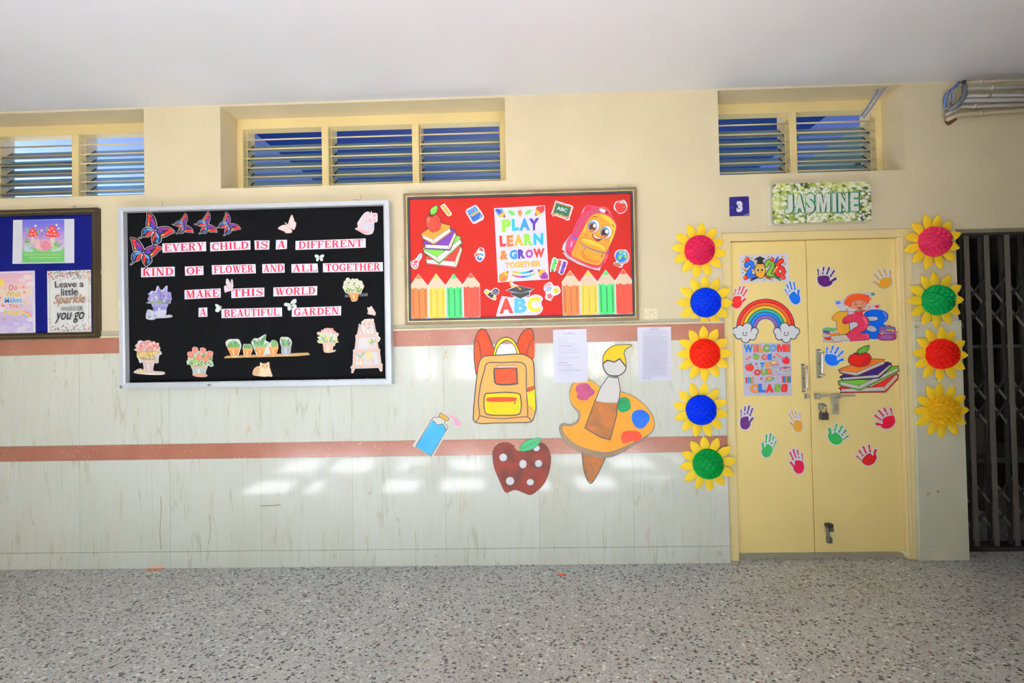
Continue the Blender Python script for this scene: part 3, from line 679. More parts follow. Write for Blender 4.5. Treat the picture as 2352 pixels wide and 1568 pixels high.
def word(txt, fr, q, label, Y, ins=.05, tp=.09, bt=.12):
    a = Art(fr, Y); a.base([q[0], q[1], q[2], q[3]], (236, 234, 250), th=.0012)
    card = a.build('word_card', label, 'card', 'word cards of the black board sentence')
    t = Art(fr, Y-.0012-EPS*3); t.top = t.Y
    gl_ = [serif(c) for c in txt]; gap = .10; tot = sum(g[1] for g in gl_)+gap*(len(txt)-1); x = 0
    for P, w in gl_:
        for k, pg in enumerate(P):
            pts = []
            for p in pg:
                u = ins+(1-2*ins)*(x+p[0])/tot; v = tp+(1-tp-bt)*(1-p[1])
                pts.append(((1-v)*((1-u)*q[0][0]+u*q[1][0])+v*((1-u)*q[3][0]+u*q[2][0]), (1-v)*((1-u)*q[0][1]+u*q[1][1])+v*((1-u)*q[3][1]+u*q[2][1])))
            t.k = k*.35
            t.poly(pts, MRED)
        x += w+gap
    t.build('lettering', parent=card); return card

# ---------------------------------------------------------------- black board
A5 = (250, 440, 6.72); A6 = (580, 440, 6.72); A7 = (250, 640, 6.0314); A8 = (580, 640, 6.0314); A4 = (0, 440, 3.92); FULL = (0, 0, 1)
YF, YP = -.072, -.034
q_o = [at(275, 893, YF), at(899.5, 882.5, YF), at(893, 459, YF), at(269.5, 476.5, YF)]
q_i = [at(286.5, 879.5, YF), at(885, 869.6, YF), at(879.8, 468.5, YF), at(280.5, 485.5, YF)]
bb = thing('notice_board', 'large black notice board in a pale aluminium frame with butterflies and a sentence', 'board', (q_o[0]+q_o[2])/2)
def brushed(name, c0, c1, rough, metal):
    m, nt, b, nd = NT(name); g = nd('ShaderNodeNewGeometry'); n = nd('ShaderNodeTexNoise', i_Scale=5.0, i_Detail=6.0); nt.links.new(g.outputs['Position'], n.inputs['Vector'])
    r = ramp(nd, [(.35, c0), (.65, c1)]); nt.links.new(n.outputs['Fac'], r.inputs[0]); nt.links.new(r.outputs[0], b.inputs['Base Color'])
    b.inputs['Roughness'].default_value = rough; b.inputs['Metallic'].default_value = metal; return m
MAL = brushed('pale_aluminium', (204, 208, 216), (216, 219, 224), .38, .15)
f = MB()
for k in range(4):                                        # four mitred lengths with a raised outer and lower inner lip
    j = (k+1) % 4
    mid = lambda a, b, t: a+(b-a)*t
    o1, o2, i1, i2 = q_o[k], q_o[j], q_i[k], q_i[j]
    m1, m2 = mid(o1, i1, .72), mid(o2, i2, .72); b1, b2 = Vector((i1.x, YP, i1.z)), Vector((i2.x, YP, i2.z))
    w1, w2 = Vector((o1.x, 0, o1.z)), Vector((o2.x, 0, o2.z)); n1, n2 = i1+Vector((0, .006, 0)), i2+Vector((0, .006, 0))
    f.add([o1, o2, m2, m1], [(0, 1, 2, 3)]); f.add([m1, m2, n2, n1], [(0, 1, 2, 3)]); f.add([n1, n2, b2, b1], [(0, 1, 2, 3)]); f.add([w1, w2, o2, o1], [(0, 1, 2, 3)])
f.build('frame', MAL, bb)
MBK, _nt, _b, _nd = NT('black_felt'); _b.inputs['Base Color'].default_value = (.0035, .0035, .0042, 1); _b.inputs['Roughness'].default_value = .85; _b.inputs['Specular IOR Level'].default_value = .03
i4 = [Vector((p.x, YP, p.z)) for p in q_i]
MB().hexa(i4, [Vector((p.x, 0.0, p.z)) for p in i4]).build('felt_panel', MBK, bb)
for (x_, y_, w_, h_, c_) in ((138, 300, 22, 105, (228, 226, 212)), (145, 468, 16, 95, (226, 226, 214)), (1370, 1462, 38, 18, (120, 120, 118)), (150, 1480, 34, 34, (96, 98, 100))):
    sc = Art(A7, YF, rough=.8); sc.poly(spl(off(rct(x_, y_, x_+w_, y_+h_), random.uniform(-2, 2)), 3), c_); sc.build('scuff_mark', parent=bb)
for k in range(9):
    x_ = 1900+random.uniform(0, 1900); y_ = 1445-(x_-150)*.0245+random.uniform(8, 34); sc = Art(A7, YF, rough=.8); sc.line([(x_, y_), (x_+random.uniform(10, 45), y_+random.uniform(-12, 8))], 5, (132, 132, 128)); sc.build('scuff_mark', parent=bb)
for fr, x_, y_ in ((A5, 760, 195), (A6, 1610, 95)):
    p, q = px(fr, x_-55, y_-45, -.004), px(fr, x_+60, y_+30, -.004)
    MB().box(p.x, q.x, -.006, 0, q.z, p.z).build('wall_tab', MW, bb, bevel=.001)
YB_ = YP
for t_, fr, q, lb in (
    ('EVERY', A5, [(825, 800), (1500, 772), (1502, 917), (828, 941)], 'white card reading EVERY in red, first of the top line'),
    ('CHILD', A5, [(1563, 782), (2183, 754), (2186, 893), (1565, 921)], 'white card reading CHILD in red capitals'),
    ('IS', A6, [(28, 752), (262, 752), (257, 893), (35, 897)], 'small white card reading IS in red capitals'),
    ('A', A6, [(362, 745), (533, 742), (530, 882), (358, 893)], 'small white card reading A in the top line'),
    ('DIFFERENT', A6, [(664, 760), (1746, 722), (1747, 863), (662, 899)], 'long white card reading DIFFERENT in red capitals'),
    ('KIND', A5, [(498, 1175), (1015, 1156), (1018, 1305), (497, 1321)], 'white card reading KIND under the lower big butterfly'),
    ('OF', A5, [(1172, 1155), (1458, 1145), (1461, 1285), (1178, 1297)], 'small white card reading OF in red capitals'),
    ('FLOWER', A5, [(1588, 1135), (2262, 1117), (2270, 1260), (1593, 1278)], 'white card reading FLOWER in red capitals'),
    ('AND', A6, [(150, 1118), (492, 1109), (496, 1250), (150, 1257)], 'white card reading AND in red capitals'),
    ('ALL', A6, [(600, 1118), (1003, 1108), (1013, 1247), (602, 1251)], 'white card reading ALL in red capitals'),
    ('TOGETHER', A6, [(1086, 1105), (2012, 1088), (2014, 1229), (1088, 1244)], 'long white card reading TOGETHER at the right frame'),
    ('MAKE', A7, [(1048, 157), (1547, 132), (1550, 260), (1050, 285)], 'white card reading MAKE in red capitals'),
    ('THIS', FULL, [(531, 662.7), (607, 660.2), (607, 681), (531.4, 684.4)], 'white card reading THIS in red capitals'),
    ('WORLD', A8, [(290, 120), (898, 100), (893, 228), (288, 244)], 'white card reading WORLD in red capitals'),
    ('A', A7, [(1243, 402), (1362, 396), (1365, 525), (1241, 530)], 'small white card reading A that begins the bottom line'),
    ('BEAUTIFUL', FULL, [(508.2, 709.3), (647.5, 705.8), (648.1, 726.7), (508.7, 730.4)], 'long white card reading BEAUTIFUL in red capitals'),
    ('GARDEN', A8, [(545, 403), (1228, 378), (1226, 507), (543, 527)], 'white card reading GARDEN that ends the bottom line')):
    word(t_, fr, q, lb, YB_, ins=.13 if len(t_) == 1 else (.09 if len(t_) == 2 else .045))

# the bright butterflies: one drawing, turned and scaled
BK, WT_, PU, RE, BL_, OR, IN = (22, 18, 26), (226, 224, 238), (112, 34, 110), (222, 44, 44), (64, 160, 238), (226, 146, 52), (52, 44, 150)
def butterfly(cx, cy, sc_, rot, label):
    c, s = math.cos(math.radians(rot))*sc_, math.sin(math.radians(rot))*sc_
    xf = lambda x, y: (cx+(x-715)*c-(y-590)*s, cy+(x-715)*s+(y-590)*c)
    a = Art(A5, YB_, xf)
    up_ = [(590, 318), (645, 335), (700, 395), (728, 470), (738, 560), (715, 592), (690, 575), (640, 545), (585, 535), (580, 480), (592, 400)]
    rt_ = [(745, 565), (820, 542), (910, 545), (975, 580), (1012, 625), (950, 650), (880, 690), (815, 705), (775, 660), (730, 600)]
    ll = [(705, 595), (630, 560), (560, 560), (520, 600), (508, 650), (518, 685), (490, 700), (462, 715), (470, 722), (500, 712), (540, 695), (600, 695), (660, 655)]
    lr = [(712, 605), (760, 640), (800, 700), (805, 750), (780, 785), (735, 808), (700, 818), (690, 850), (665, 862), (662, 850), (682, 822), (672, 785), (660, 720), (680, 650)]
    wings = (up_, rt_, ll, lr)
    for i, w in enumerate(wings): a.base(off(spl(w, 5), 8), WT_, th=.0010+.00003*i)
    for w in wings: a.poly(off(spl(w, 5), 2), BK)
    P_ = lambda pts, col: a.poly(pts, col, 4)
    P_([(655, 408), (690, 425), (715, 480), (725, 545), (700, 530), (660, 475), (645, 440)], PU); P_([(650, 482), (690, 515), (715, 570), (680, 555), (640, 520)], IN)
    P_([(605, 340), (640, 355), (668, 385), (640, 400), (608, 385)], RE); P_([(606, 395), (636, 408), (634, 440), (603, 440)], RE); P_([(603, 447), (640, 448), (628, 480), (600, 475)], RE)
    P_([(600, 482), (622, 484), (628, 505), (600, 500)], OR); P_([(602, 508), (626, 512), (620, 532), (604, 528)], OR)
    P_([(760, 570), (840, 552), (915, 562), (895, 595), (850, 590), (790, 600)], PU); P_([(740, 595), (800, 605), (838, 620), (800, 645), (765, 630)], IN)
    P_([(925, 570), (960, 580), (1000, 620), (950, 635), (915, 612)], RE); P_([(890, 610), (935, 640), (880, 672), (862, 645)], RE); P_([(840, 640), (862, 655), (868, 680), (830, 690)], RE)
    P_([(805, 668), (830, 655), (838, 680), (815, 692)], OR); P_([(838, 652), (852, 648), (858, 676), (845, 680)], OR)
    P_([(580, 575), (640, 570), (695, 595), (640, 600), (585, 600)], BL_); P_([(590, 648), (640, 605), (690, 605), (660, 640), (610, 680), (565, 690)], RE)
    P_([(525, 645), (580, 608), (585, 618), (540, 655)], (60, 120, 215)); P_([(540, 605), (560, 582), (568, 592), (545, 618)], BL_)
    P_([(715, 625), (740, 640), (735, 700), (715, 705)], RE); P_([(670, 740), (700, 655), (708, 700), (690, 765)], RE); P_([(722, 625), (768, 670), (775, 715), (755, 725), (735, 680)], BL_)
    P_([(735, 740), (745, 745), (738, 785), (725, 785)], (60, 120, 215)); P_([(755, 735), (768, 740), (755, 785), (745, 785)], BL_)
    a.line([(664, 652), (690, 622), (696, 640)], [10, 16, 8], WT_)
    return a.build('butterfly_cutout', label, 'butterfly', 'bright butterflies')
butterfly(715, 590, 1, 0, 'big bright butterfly, the upper one in the black board corner')
butterfly(530, 930, .98, -18, 'big bright butterfly lowest at the left frame, tail over KIND')
butterfly(1155, 520, .62, 32, 'small bright butterfly nearest the two big ones')
butterfly(1508, 510, .66, 30, 'small bright butterfly between the other two small ones')
butterfly(1845, 510, .66, 13, 'small bright butterfly rightmost of the small ones, above CHILD')
def wingset(fr, wings, fill, edge, label, body=None, extra=(), veins=()):
    a = Art(fr, YB_)
    for i, w in enumerate(wings): a.base(spl(w, 5), edge, th=.0010+.00003*i)
    for w in wings: a.poly(off(spl(w, 5), -5), fill)
    for v in veins: a.line(v, 3, edge)
    if body: a.line(body, [10, 14, 8], (246, 240, 236) if not extra else extra)
    return a.build('butterfly_cutout', label, 'butterfly')
pk, pe = (244, 218, 214), (236, 178, 178)
wingset(A6, [[(545, 520), (555, 470), (575, 410), (605, 355), (625, 385), (645, 455), (605, 500)], [(545, 520), (640, 462), (672, 482), (668, 530), (640, 588), (590, 562)], [(540, 530), (590, 568), (612, 610), (598, 635), (555, 640), (510, 636), (490, 600)], [(540, 522), (500, 510), (440, 525), (390, 566), (430, 590), (490, 605)]], pk, pe, 'pink butterfly cut-out flying above the word DIFFERENT', [(495, 478), (520, 490), (545, 525)], (250, 244, 240),
        [[(550, 510), (600, 390)], [(552, 512), (625, 430)], [(556, 520), (650, 500)], [(552, 528), (635, 560)], [(545, 530), (590, 610)], [(540, 530), (550, 625)], [(535, 528), (510, 600)], [(530, 525), (430, 570)]])
wc, we = (222, 232, 228), (198, 212, 206)
wingset(A6, [[(1032, 1010), (1010, 975), (970, 970), (958, 990), (970, 1015), (1000, 1025)], [(1034, 1010), (1056, 975), (1095, 968), (1106, 985), (1095, 1012), (1064, 1025)], [(1030, 1018), (1000, 1022), (980, 1040), (985, 1068), (1005, 1075), (1022, 1055)], [(1036, 1018), (1066, 1022), (1088, 1040), (1082, 1066), (1060, 1074), (1044, 1055)]], wc, we, 'small white butterfly above the cards ALL and TOGETHER', [(1032, 990), (1033, 1012), (1033, 1040)], (120, 104, 78))
wingset(A7, [[(1690, 165), (1640, 180), (1612, 192), (1598, 160), (1595, 110), (1620, 90), (1660, 120)], [(1692, 150), (1650, 110), (1620, 60), (1628, 5), (1648, 0), (1680, 50), (1700, 100)], [(1700, 120), (1690, 60), (1692, 15), (1712, 10), (1722, 60), (1715, 110)]], (238, 220, 226), (220, 190, 198), 'pale pink butterfly perched between MAKE and THIS', [(1690, 160), (1710, 125), (1728, 92)], (240, 224, 224))
wingset(A7, [[(1550, 400), (1520, 360), (1480, 348), (1472, 365), (1490, 400), (1520, 425)], [(1550, 408), (1500, 400), (1478, 420), (1475, 450), (1510, 464), (1540, 440)]], (226, 234, 224), (196, 210, 196), 'tiny pale green butterfly at the start of BEAUTIFUL', [(1545, 430), (1552, 400), (1556, 372)], (206, 216, 204))
wingset(A8, [[(520, 350), (500, 338), (455, 332), (434, 352), (450, 378), (500, 380)], [(525, 348), (540, 305), (580, 280), (605, 285), (605, 330), (560, 352)], [(515, 360), (485, 390), (490, 430), (515, 442), (540, 410), (535, 375)], [(540, 368), (575, 350), (605, 362), (610, 395), (580, 402), (550, 385)]], (224, 230, 226), (200, 208, 204), 'white butterfly with open wings over the word GARDEN', [(515, 340), (530, 360), (540, 385)], (150, 140, 120))
wingset(A8, [[(1590, 395), (1610, 400), (1645, 378), (1670, 410), (1690, 440), (1708, 475), (1695, 510), (1655, 500), (1615, 492), (1598, 450)]], (242, 208, 202), (228, 176, 172), 'small salmon butterfly above the plant ladder', [(1590, 470), (1605, 485), (1640, 495)], (240, 210, 204), [[(1640, 495), (1645, 395)], [(1645, 495), (1680, 440)], [(1650, 497), (1700, 480)]])

def blossom(a, x, y, r, col, cc=None, n=5, rot=0, oc=None):
    p = []
    for k in range(n*6):
        t = rot+2*math.pi*k/(n*6); rr = r*(.70+.32*abs(math.cos(n*(t-rot)/2))); p.append((x+rr*math.cos(t), y+rr*math.sin(t)))
    a.poly(p, col)
    if oc: a.line(p, r*.12, oc, True)
    if cc: a.poly(ell(x, y, r*.3, n=10), cc)
def pot(a, x0, x1, y0, y1, tx0, tx1, col, rim=None, hi=None, rimh=.16):
    "plant pot: top from tx0 to tx1 at y0, base from x0 to x1 at y1"
    a.poly([(tx0, y0), (tx1, y0), (x1, y1-6), ((x0+x1)/2, y1), (x0, y1-6)], col)
    if hi: w_ = tx1-tx0; a.poly([(tx0+w_*.35, y0+(y1-y0)*.25), (tx0+w_*.55, y0+(y1-y0)*.25), (x0+(x1-x0)*.55, y1-(y1-y0)*.15), (x0+(x1-x0)*.38, y1-(y1-y0)*.15)], hi)
    if rim: h = (y1-y0)*rimh; a.poly([(tx0-6, y0-h*.3), (tx1+6, y0-h*.3), (tx1+1, y0+h), (tx0-1, y0+h)], rim)
R_ = random.Random(3)
# lavender
a = Art(A7, YB_)
a.base([(515, 330), (555, 320), (538, 280), (560, 250), (555, 205), (600, 165), (640, 175), (665, 110), (685, 98), (715, 150), (745, 150), (790, 100), (812, 105), (812, 180), (855, 185), (865, 240), (866, 300), (815, 350), (800, 420), (785, 500), (840, 495), (882, 515), (860, 535), (760, 545), (660, 548), (640, 560), (600, 570), (520, 555), (515, 490), (535, 430), (580, 430), (615, 445), (595, 350)], (216, 214, 226), 3)
for k in range(60): x_, y_ = 700+R_.uniform(-150, 160), 265+R_.uniform(-70, 80); a.poly(ell(x_, y_, 13, 10, n=8), R_.choice([(150, 142, 204), (166, 160, 216), (110, 134, 96), (134, 122, 190)]))
for x_, y_, h_, w_ in ((570, 250, 90, 26), (612, 220, 100, 30), (685, 190, 170, 42), (785, 180, 150, 38), (845, 240, 100, 26), (740, 240, 140, 36), (630, 290, 90, 34), (800, 290, 90, 30), (560, 295, 60, 24), (690, 290, 90, 36), (850, 300, 60, 20)):
    a.poly(leafp((x_, y_+h_/2), (x_+R_.uniform(-6, 6), y_-h_/2), w_/1.4), (R_.choice([(150, 142, 204), (166, 160, 216), (134, 122, 190)])))
    for k in range(7): a.poly(ell(x_+R_.uniform(-w_/3, w_/3), y_+R_.uniform(-h_/3, h_/3), 8, 7, n=8), R_.choice([(186, 182, 230), (120, 106, 178), (168, 130, 180)]))
for p0, p1 in (((660, 355), (545, 325)), ((690, 355), (690, 275)), ((740, 355), (720, 270)), ((760, 355), (860, 290)), ((780, 355), (820, 320)), ((640, 355), (590, 300)), ((520, 333), (600, 335))): a.poly(leafp(p0, p1, 11), R_.choice([(110, 138, 84), (140, 160, 110), (88, 116, 72)]))
pot(a, 645, 780, 356, 530, 595, 818, (126, 124, 186), (150, 148, 190), (196, 196, 226)); a.poly([(640, 450), (790, 430), (780, 510), (715, 530), (650, 510)], (206, 204, 222), 3)
a.poly([(660, 545), (780, 510), (840, 498), (880, 516), (850, 535), (740, 546)], (196, 186, 200))
for x_, y_ in ((550, 460), (540, 520), (590, 500), (620, 530), (590, 545)): blossom(a, x_, y_, 28, R_.choice([(178, 178, 214), (206, 210, 230), (150, 150, 206)]), (226, 226, 220))
a.poly(leafp((545, 545), (590, 510), 10), (120, 150, 100)); a.build('flowerpot_cutout', 'cut-out of lavender spikes in a violet pot, left of MAKE', 'cut-out')
# pink and yellow bouquet on a plank
a = Art(A7, YB_)
a.base([(345, 985), (380, 960), (362, 925), (400, 890), (398, 870), (440, 852), (490, 870), (525, 855), (555, 850), (600, 880), (640, 885), (685, 920), (712, 960), (705, 990), (730, 1020), (725, 1050), (700, 1060), (690, 1100), (685, 1165), (650, 1170), (630, 1180), (615, 1270), (760, 1285), (758, 1328), (560, 1330), (350, 1305), (380, 1262), (440, 1240), (480, 1255), (467, 1160), (430, 1170), (410, 1120), (385, 1070), (390, 1010)], (226, 214, 214), 3)
for k in range(14): a.poly(leafp((540, 1100), (540+R_.uniform(-140, 150), 960+R_.uniform(-60, 60)), 9), R_.choice([(150, 164, 130), (172, 178, 156)]))
for k in range(44): t_ = R_.uniform(0, 6.28); q_ = R_.random()**.5; x_, y_ = 545+165*q_*math.cos(t_), 955+95*q_*math.sin(t_); blossom(a, x_, y_, R_.uniform(22, 32), R_.choice([(222, 140, 138), (232, 168, 164), (212, 122, 124), (238, 196, 190)]), (240, 214, 160), 5, R_.uniform(0, 2), (196, 120, 120))
for k in range(20): x_, y_ = 530+R_.uniform(-135, 140), 1060+R_.uniform(-38, 45); blossom(a, x_, y_, R_.uniform(18, 28), R_.choice([(226, 200, 120), (236, 216, 160), (212, 178, 92)]), (196, 140, 56), 5, R_.uniform(0, 2), (180, 150, 80))
for k in range(12): x_ = 540+R_.uniform(-110, 130); a.poly(leafp((540+(x_-540)*.3, 1130), (x_, 1110+R_.uniform(-30, 55)), 10), R_.choice([(150, 160, 136), (176, 180, 160), (120, 136, 106)]))
a.poly([(352, 1302), (380, 1272), (600, 1275), (758, 1288), (756, 1318), (560, 1326)], (226, 200, 180)); a.poly([(352, 1304), (560, 1318), (756, 1310), (756, 1326), (560, 1330)], (250, 244, 240))
pot(a, 505, 610, 1135, 1305, 467, 632, (208, 188, 186), (218, 190, 178), (232, 214, 212))
for x_, y_ in ((420, 1262), (450, 1275), (480, 1270), (440, 1290), (490, 1290)): blossom(a, x_, y_, 18, (228, 206, 140), (200, 160, 80))
a.build('flowerpot_cutout', 'cut-out of a pink and yellow bouquet standing on a plank, lower left corner', 'cut-out')
# roses
a = Art(A7, YB_)
a.base([(1075, 1140), (1110, 1110), (1085, 1050), (1100, 1010), (1150, 1005), (1155, 960), (1190, 940), (1232, 960), (1240, 1000), (1270, 990), (1262, 965), (1300, 950), (1345, 970), (1352, 1010), (1390, 995), (1442, 1015), (1440, 1070), (1420, 1120), (1450, 1190), (1415, 1220), (1370, 1205), (1340, 1320), (1362, 1350), (1300, 1362), (1200, 1355), (1165, 1330), (1160, 1280), (1140, 1210), (1125, 1190), (1090, 1170)], (206, 208, 206), 3)
for k in range(90): x_, y_ = 1260+R_.uniform(-170, 175), 1120+R_.uniform(-85, 85); a.poly(ell(x_, y_, R_.uniform(14, 24), R_.uniform(10, 16), R_.uniform(0, 180), 10), R_.choice([(110, 146, 72), (142, 170, 96), (78, 112, 56), (206, 214, 196)]))
pot(a, 1175, 1335, 1215, 1345, 1142, 1365, (166, 184, 176), (206, 168, 150), (206, 216, 208), .2); a.poly([(1160, 1318), (1340, 1318), (1360, 1348), (1250, 1358), (1180, 1348)], (206, 140, 118), 2)
for x_, y_, r_ in ((1192, 985, 40), (1305, 995, 42), (1132, 1048, 46), (1252, 1090, 48), (1345, 1105, 44), (1400, 1040, 44)):
    blossom(a, x_, y_, r_, (238, 118, 98), None, 6, x_); a.poly(ell(x_, y_, r_*.62, n=14), (246, 150, 128)); a.line(ell(x_, y_, r_*.38, n=14, a0=20, a1=300), 5, (216, 86, 76)); a.line(ell(x_-2, y_+2, r_*.62, n=14, a0=120, a1=330), 4, (222, 96, 84))
a.build('flowerpot_cutout', 'cut-out of six coral roses in a grey-green bowl pot', 'cut-out')
# shelf with five potted plants
a = Art(FULL, YB_)
A7x = lambda pts: [(250+x/6.0314, 640+y/6.0314) for x, y in pts]; A8x = lambda pts: [(580+x/6.0314, 640+y/6.0314) for x, y in pts]
a.base(A7x([(1590, 1100), (1630, 1066)])+A8x([(770, 1022), (798, 1055), (600, 1072)]), (184, 146, 92), th=.0012)
for o_ in (2, 4, 6): a.line([(514.5+o_*.3, 821.5-o_*.55), (708-o_*.6, 814-o_*.55)], .4, (146, 108, 62))
tc, tr, th_ = (206, 126, 66), (222, 148, 88), (240, 196, 150)
def card_(pts): a.base(pts, (222, 222, 216), 3, th=.0012+.0001)
card_(A7x([(1615, 890), (1660, 840), (1740, 835), (1800, 840), (1835, 925), (1815, 1000), (1780, 1075), (1700, 1075), (1655, 980)])); card_(A7x([(1855, 950), (1870, 905), (1920, 905), (1975, 910), (1990, 980), (1950, 1075), (1880, 1070), (1858, 1000)]))
card_(A7x([(1972, 880), (2010, 825), (2070, 825)])+A8x([(100, 810), (188, 768), (180, 850), (240, 885), (255, 925), (245, 1040), (200, 1045), (150, 1070), (70, 1070), (30, 1000), (0, 920)])); card_(A8x([(230, 945), (260, 860), (300, 848), (340, 870), (355, 945), (320, 1065), (255, 1060)])); card_(A8x([(385, 815), (440, 805), (505, 815), (545, 875), (535, 930), (515, 1050), (410, 1045), (398, 940), (380, 890)]))
def P7(f_): return lambda x, y: (250+x/6.0314, 640+y/6.0314)
def sub(fr, fn):
    k, top = a.k, a.top; a.xf = (lambda x, y: (fr[0]+x/fr[2], fr[1]+y/fr[2])); fn(); a.xf = None
def pl1():
    for k in range(15): t = -math.pi*(k+.5)/15; a.poly(leafp((1728, 950), (1728+104*math.cos(t), 945+108*math.sin(t)+10), 14), R_.choice([(96, 140, 84), (130, 166, 110), (70, 112, 66)]))
    pot(a, 1690, 1780, 960, 1075, 1650, 1808, tc, tr, th_, .25)
    for x_ in (1890, 1920, 1955): a.poly(ell(x_, 945, 28, 40, 0, 14), (70, 112, 62)); a.line([(x_, 910), (x_-3, 975)], 3, (186, 206, 170)); a.line([(x_+12, 915), (x_+10, 970)], 2, (150, 180, 130))
    pot(a, 1885, 1955, 975, 1075, 1858, 1990, tc, tr, th_, .3)
sub(A7, pl1)
def pl2():
    for p0, p1, w_ in (((95, 950), (185, 770), 26), ((85, 940), (0, 840), 26), ((80, 940), (10, 910), 20), ((70, 950), (40, 1010), 20), ((110, 935), (240, 890), 20), ((115, 940), (215, 935), 14), ((90, 930), (90, 830), 20)): a.poly(leafp(p0, p1, w_), R_.choice([(62, 108, 66), (84, 132, 84), (110, 152, 104)])); a.line([p0, p1], 3, (150, 182, 140))
    pot(a, 70, 145, 955, 1075, 42, 172, tc, tr, th_, .28)
    a.poly(ell(300, 905, 42, 58), (78, 124, 66))
    for d_ in (-24, -8, 8, 24): a.line(ell(300, 905, abs(d_), 56, 0, 10, 90 if d_ < 0 else -90, 270 if d_ < 0 else 90), 4, (140, 172, 116))
    pot(a, 258, 328, 950, 1068, 230, 355, tc, tr, th_, .28)
    for p1, w_ in (((388, 815), 16), ((440, 808), 20), ((505, 818), 18), ((540, 872), 16), ((385, 888), 14), ((475, 860), 18)): a.poly(leafp((465, 945), p1, w_), R_.choice([(72, 116, 68), (104, 146, 92), (54, 92, 56)])); a.line([(465, 940), p1], 3, (170, 196, 160))
    pot(a, 415, 515, 930, 1055, 398, 535, (150, 158, 162), (176, 160, 130), (196, 204, 208), .08)
sub(A8, pl2)
a.build('plant_shelf_cutout', 'cut-out of five little potted plants on a brown shelf board', 'cut-out')
# cat
a = Art(A8, YB_); CA = (222, 188, 148)
a.base([(105, 1160), (120, 1160), (140, 1172), (190, 1168), (215, 1152), (230, 1155), (236, 1200), (240, 1240), (258, 1290), (275, 1340), (262, 1356), (225, 1352), (150, 1356), (60, 1345), (10, 1335), (0, 1300), (20, 1250), (60, 1215), (100, 1205)], CA, 3)
a.poly([(5, 1310), (25, 1255), (70, 1222), (100, 1240), (95, 1300), (60, 1338), (15, 1330)], (206, 164, 118), 3); a.poly([(110, 1240), (230, 1230), (250, 1300), (200, 1345), (120, 1345), (100, 1300)], (232, 206, 170), 3)
a.poly([(108, 1165), (125, 1168), (140, 1176), (195, 1172), (225, 1158), (233, 1200), (225, 1230), (175, 1250), (125, 1235), (105, 1205)], (226, 192, 150), 3)
for x_ in (143, 200): a.poly(ell(x_, 1207, 9, 7), (96, 84, 52)); a.poly(ell(x_, 1207, 4, 6), (24, 20, 18))
a.poly([(165, 1222), (183, 1222), (174, 1232)], (176, 110, 92)); a.line([(160, 1242), (174, 1236), (188, 1242)], 3, (130, 90, 70)); a.line([(150, 1180), (158, 1195)], 5, (190, 144, 96)); a.line([(170, 1176), (170, 1194)], 5, (190, 144, 96)); a.line([(190, 1180), (184, 1194)], 5, (190, 144, 96))
a.poly(ell(165, 1348, 20, 9), (240, 220, 190)); a.poly(ell(252, 1346, 18, 9), (240, 220, 190)); a.build('cat_cutout', 'cut-out of a sitting tan cat under the plant shelf', 'cut-out')
# daisies
a = Art(A8, YB_)
a.base([(1255, 110), (1275, 40), (1320, 0), (1370, 15), (1440, 10), (1500, 40), (1540, 100), (1520, 160), (1500, 205), (1470, 215), (1455, 290), (1430, 310), (1370, 308), (1345, 215), (1290, 195)], (214, 214, 200), 3)
for k in range(90): a.poly(ell(1400+R_.uniform(-115, 120), 130+R_.uniform(-85, 65), R_.uniform(10, 18), 9, R_.uniform(0, 180), 8), R_.choice([(112, 140, 70), (150, 172, 96), (82, 110, 52)]))
pot(a, 1368, 1455, 200, 305, 1332, 1472, tc, tr, th_, .2)
for x_, y_ in ((1320, 15), (1390, 28), (1440, 28), (1292, 55), (1368, 62), (1495, 55), (1448, 85), (1280, 118), (1340, 100), (1390, 122), (1515, 105)): blossom(a, x_, y_, 32, (240, 238, 226), (220, 176, 60), 8, x_, (206, 204, 190))
a.build('flowerpot_cutout', 'cut-out of white daisies in a clay pot by the right frame', 'cut-out')
tp = Art(A8, YB_, rough=.12); tp.base([(1278, 222), (1598, 195), (1598, 240), (1280, 258)], (40, 40, 43), th=.0003); tp.build('adhesive_tape', 'strip of clear tape across the daisy pot', 'tape')
# tulips
a = Art(A8, YB_)
a.base([(890, 755), (910, 735), (960, 735), (1000, 690), (1090, 690), (1140, 730), (1195, 770), (1175, 800), (1170, 850), (1195, 880), (1150, 890), (1140, 930), (1115, 935), (1110, 985), (1150, 985), (1150, 1000), (1100, 1020), (1000, 1020), (980, 960), (985, 905), (905, 885), (900, 850), (940, 850), (895, 810), (940, 790)], (216, 216, 204), 3)
for k in range(16): x_ = 1050+R_.uniform(-140, 140); a.poly(leafp((1050+(x_-1050)*.25, 890), (x_, 800+R_.uniform(-60, 80)), 14), R_.choice([(158, 176, 140), (186, 198, 166), (130, 150, 112)]))
for x_, y_ in ((915, 758), (970, 728), (1012, 708), (1058, 732), (1100, 705), (1128, 742), (1172, 772), (1040, 700)): a.poly([(x_-22, y_-12), (x_-8, y_-24), (x_, y_-14), (x_+9, y_-24), (x_+22, y_-12), (x_+16, y_+18), (x_, y_+24), (x_-16, y_+18)], R_.choice([(240, 160, 160), (244, 182, 176)]), 2)
for x_, y_ in ((975, 780), (1045, 825), (1155, 838), (930, 870)): blossom(a, x_, y_, 26, (238, 208, 110), (226, 180, 70), 4)
a.poly([(985, 890), (1110, 885), (1118, 940), (1095, 1018), (1005, 1018), (980, 950)], (222, 178, 154), 3); a.poly([(1020, 920), (1060, 915), (1060, 1000), (1025, 1005)], (240, 210, 190), 3); a.line([(985, 893), (1112, 888)], 14, (232, 196, 174)); a.poly(leafp((1100, 1015), (1155, 985), 10), (232, 214, 170))
a.build('flowerpot_cutout', 'cut-out of pink and yellow tulips in a rosy vase', 'cut-out')
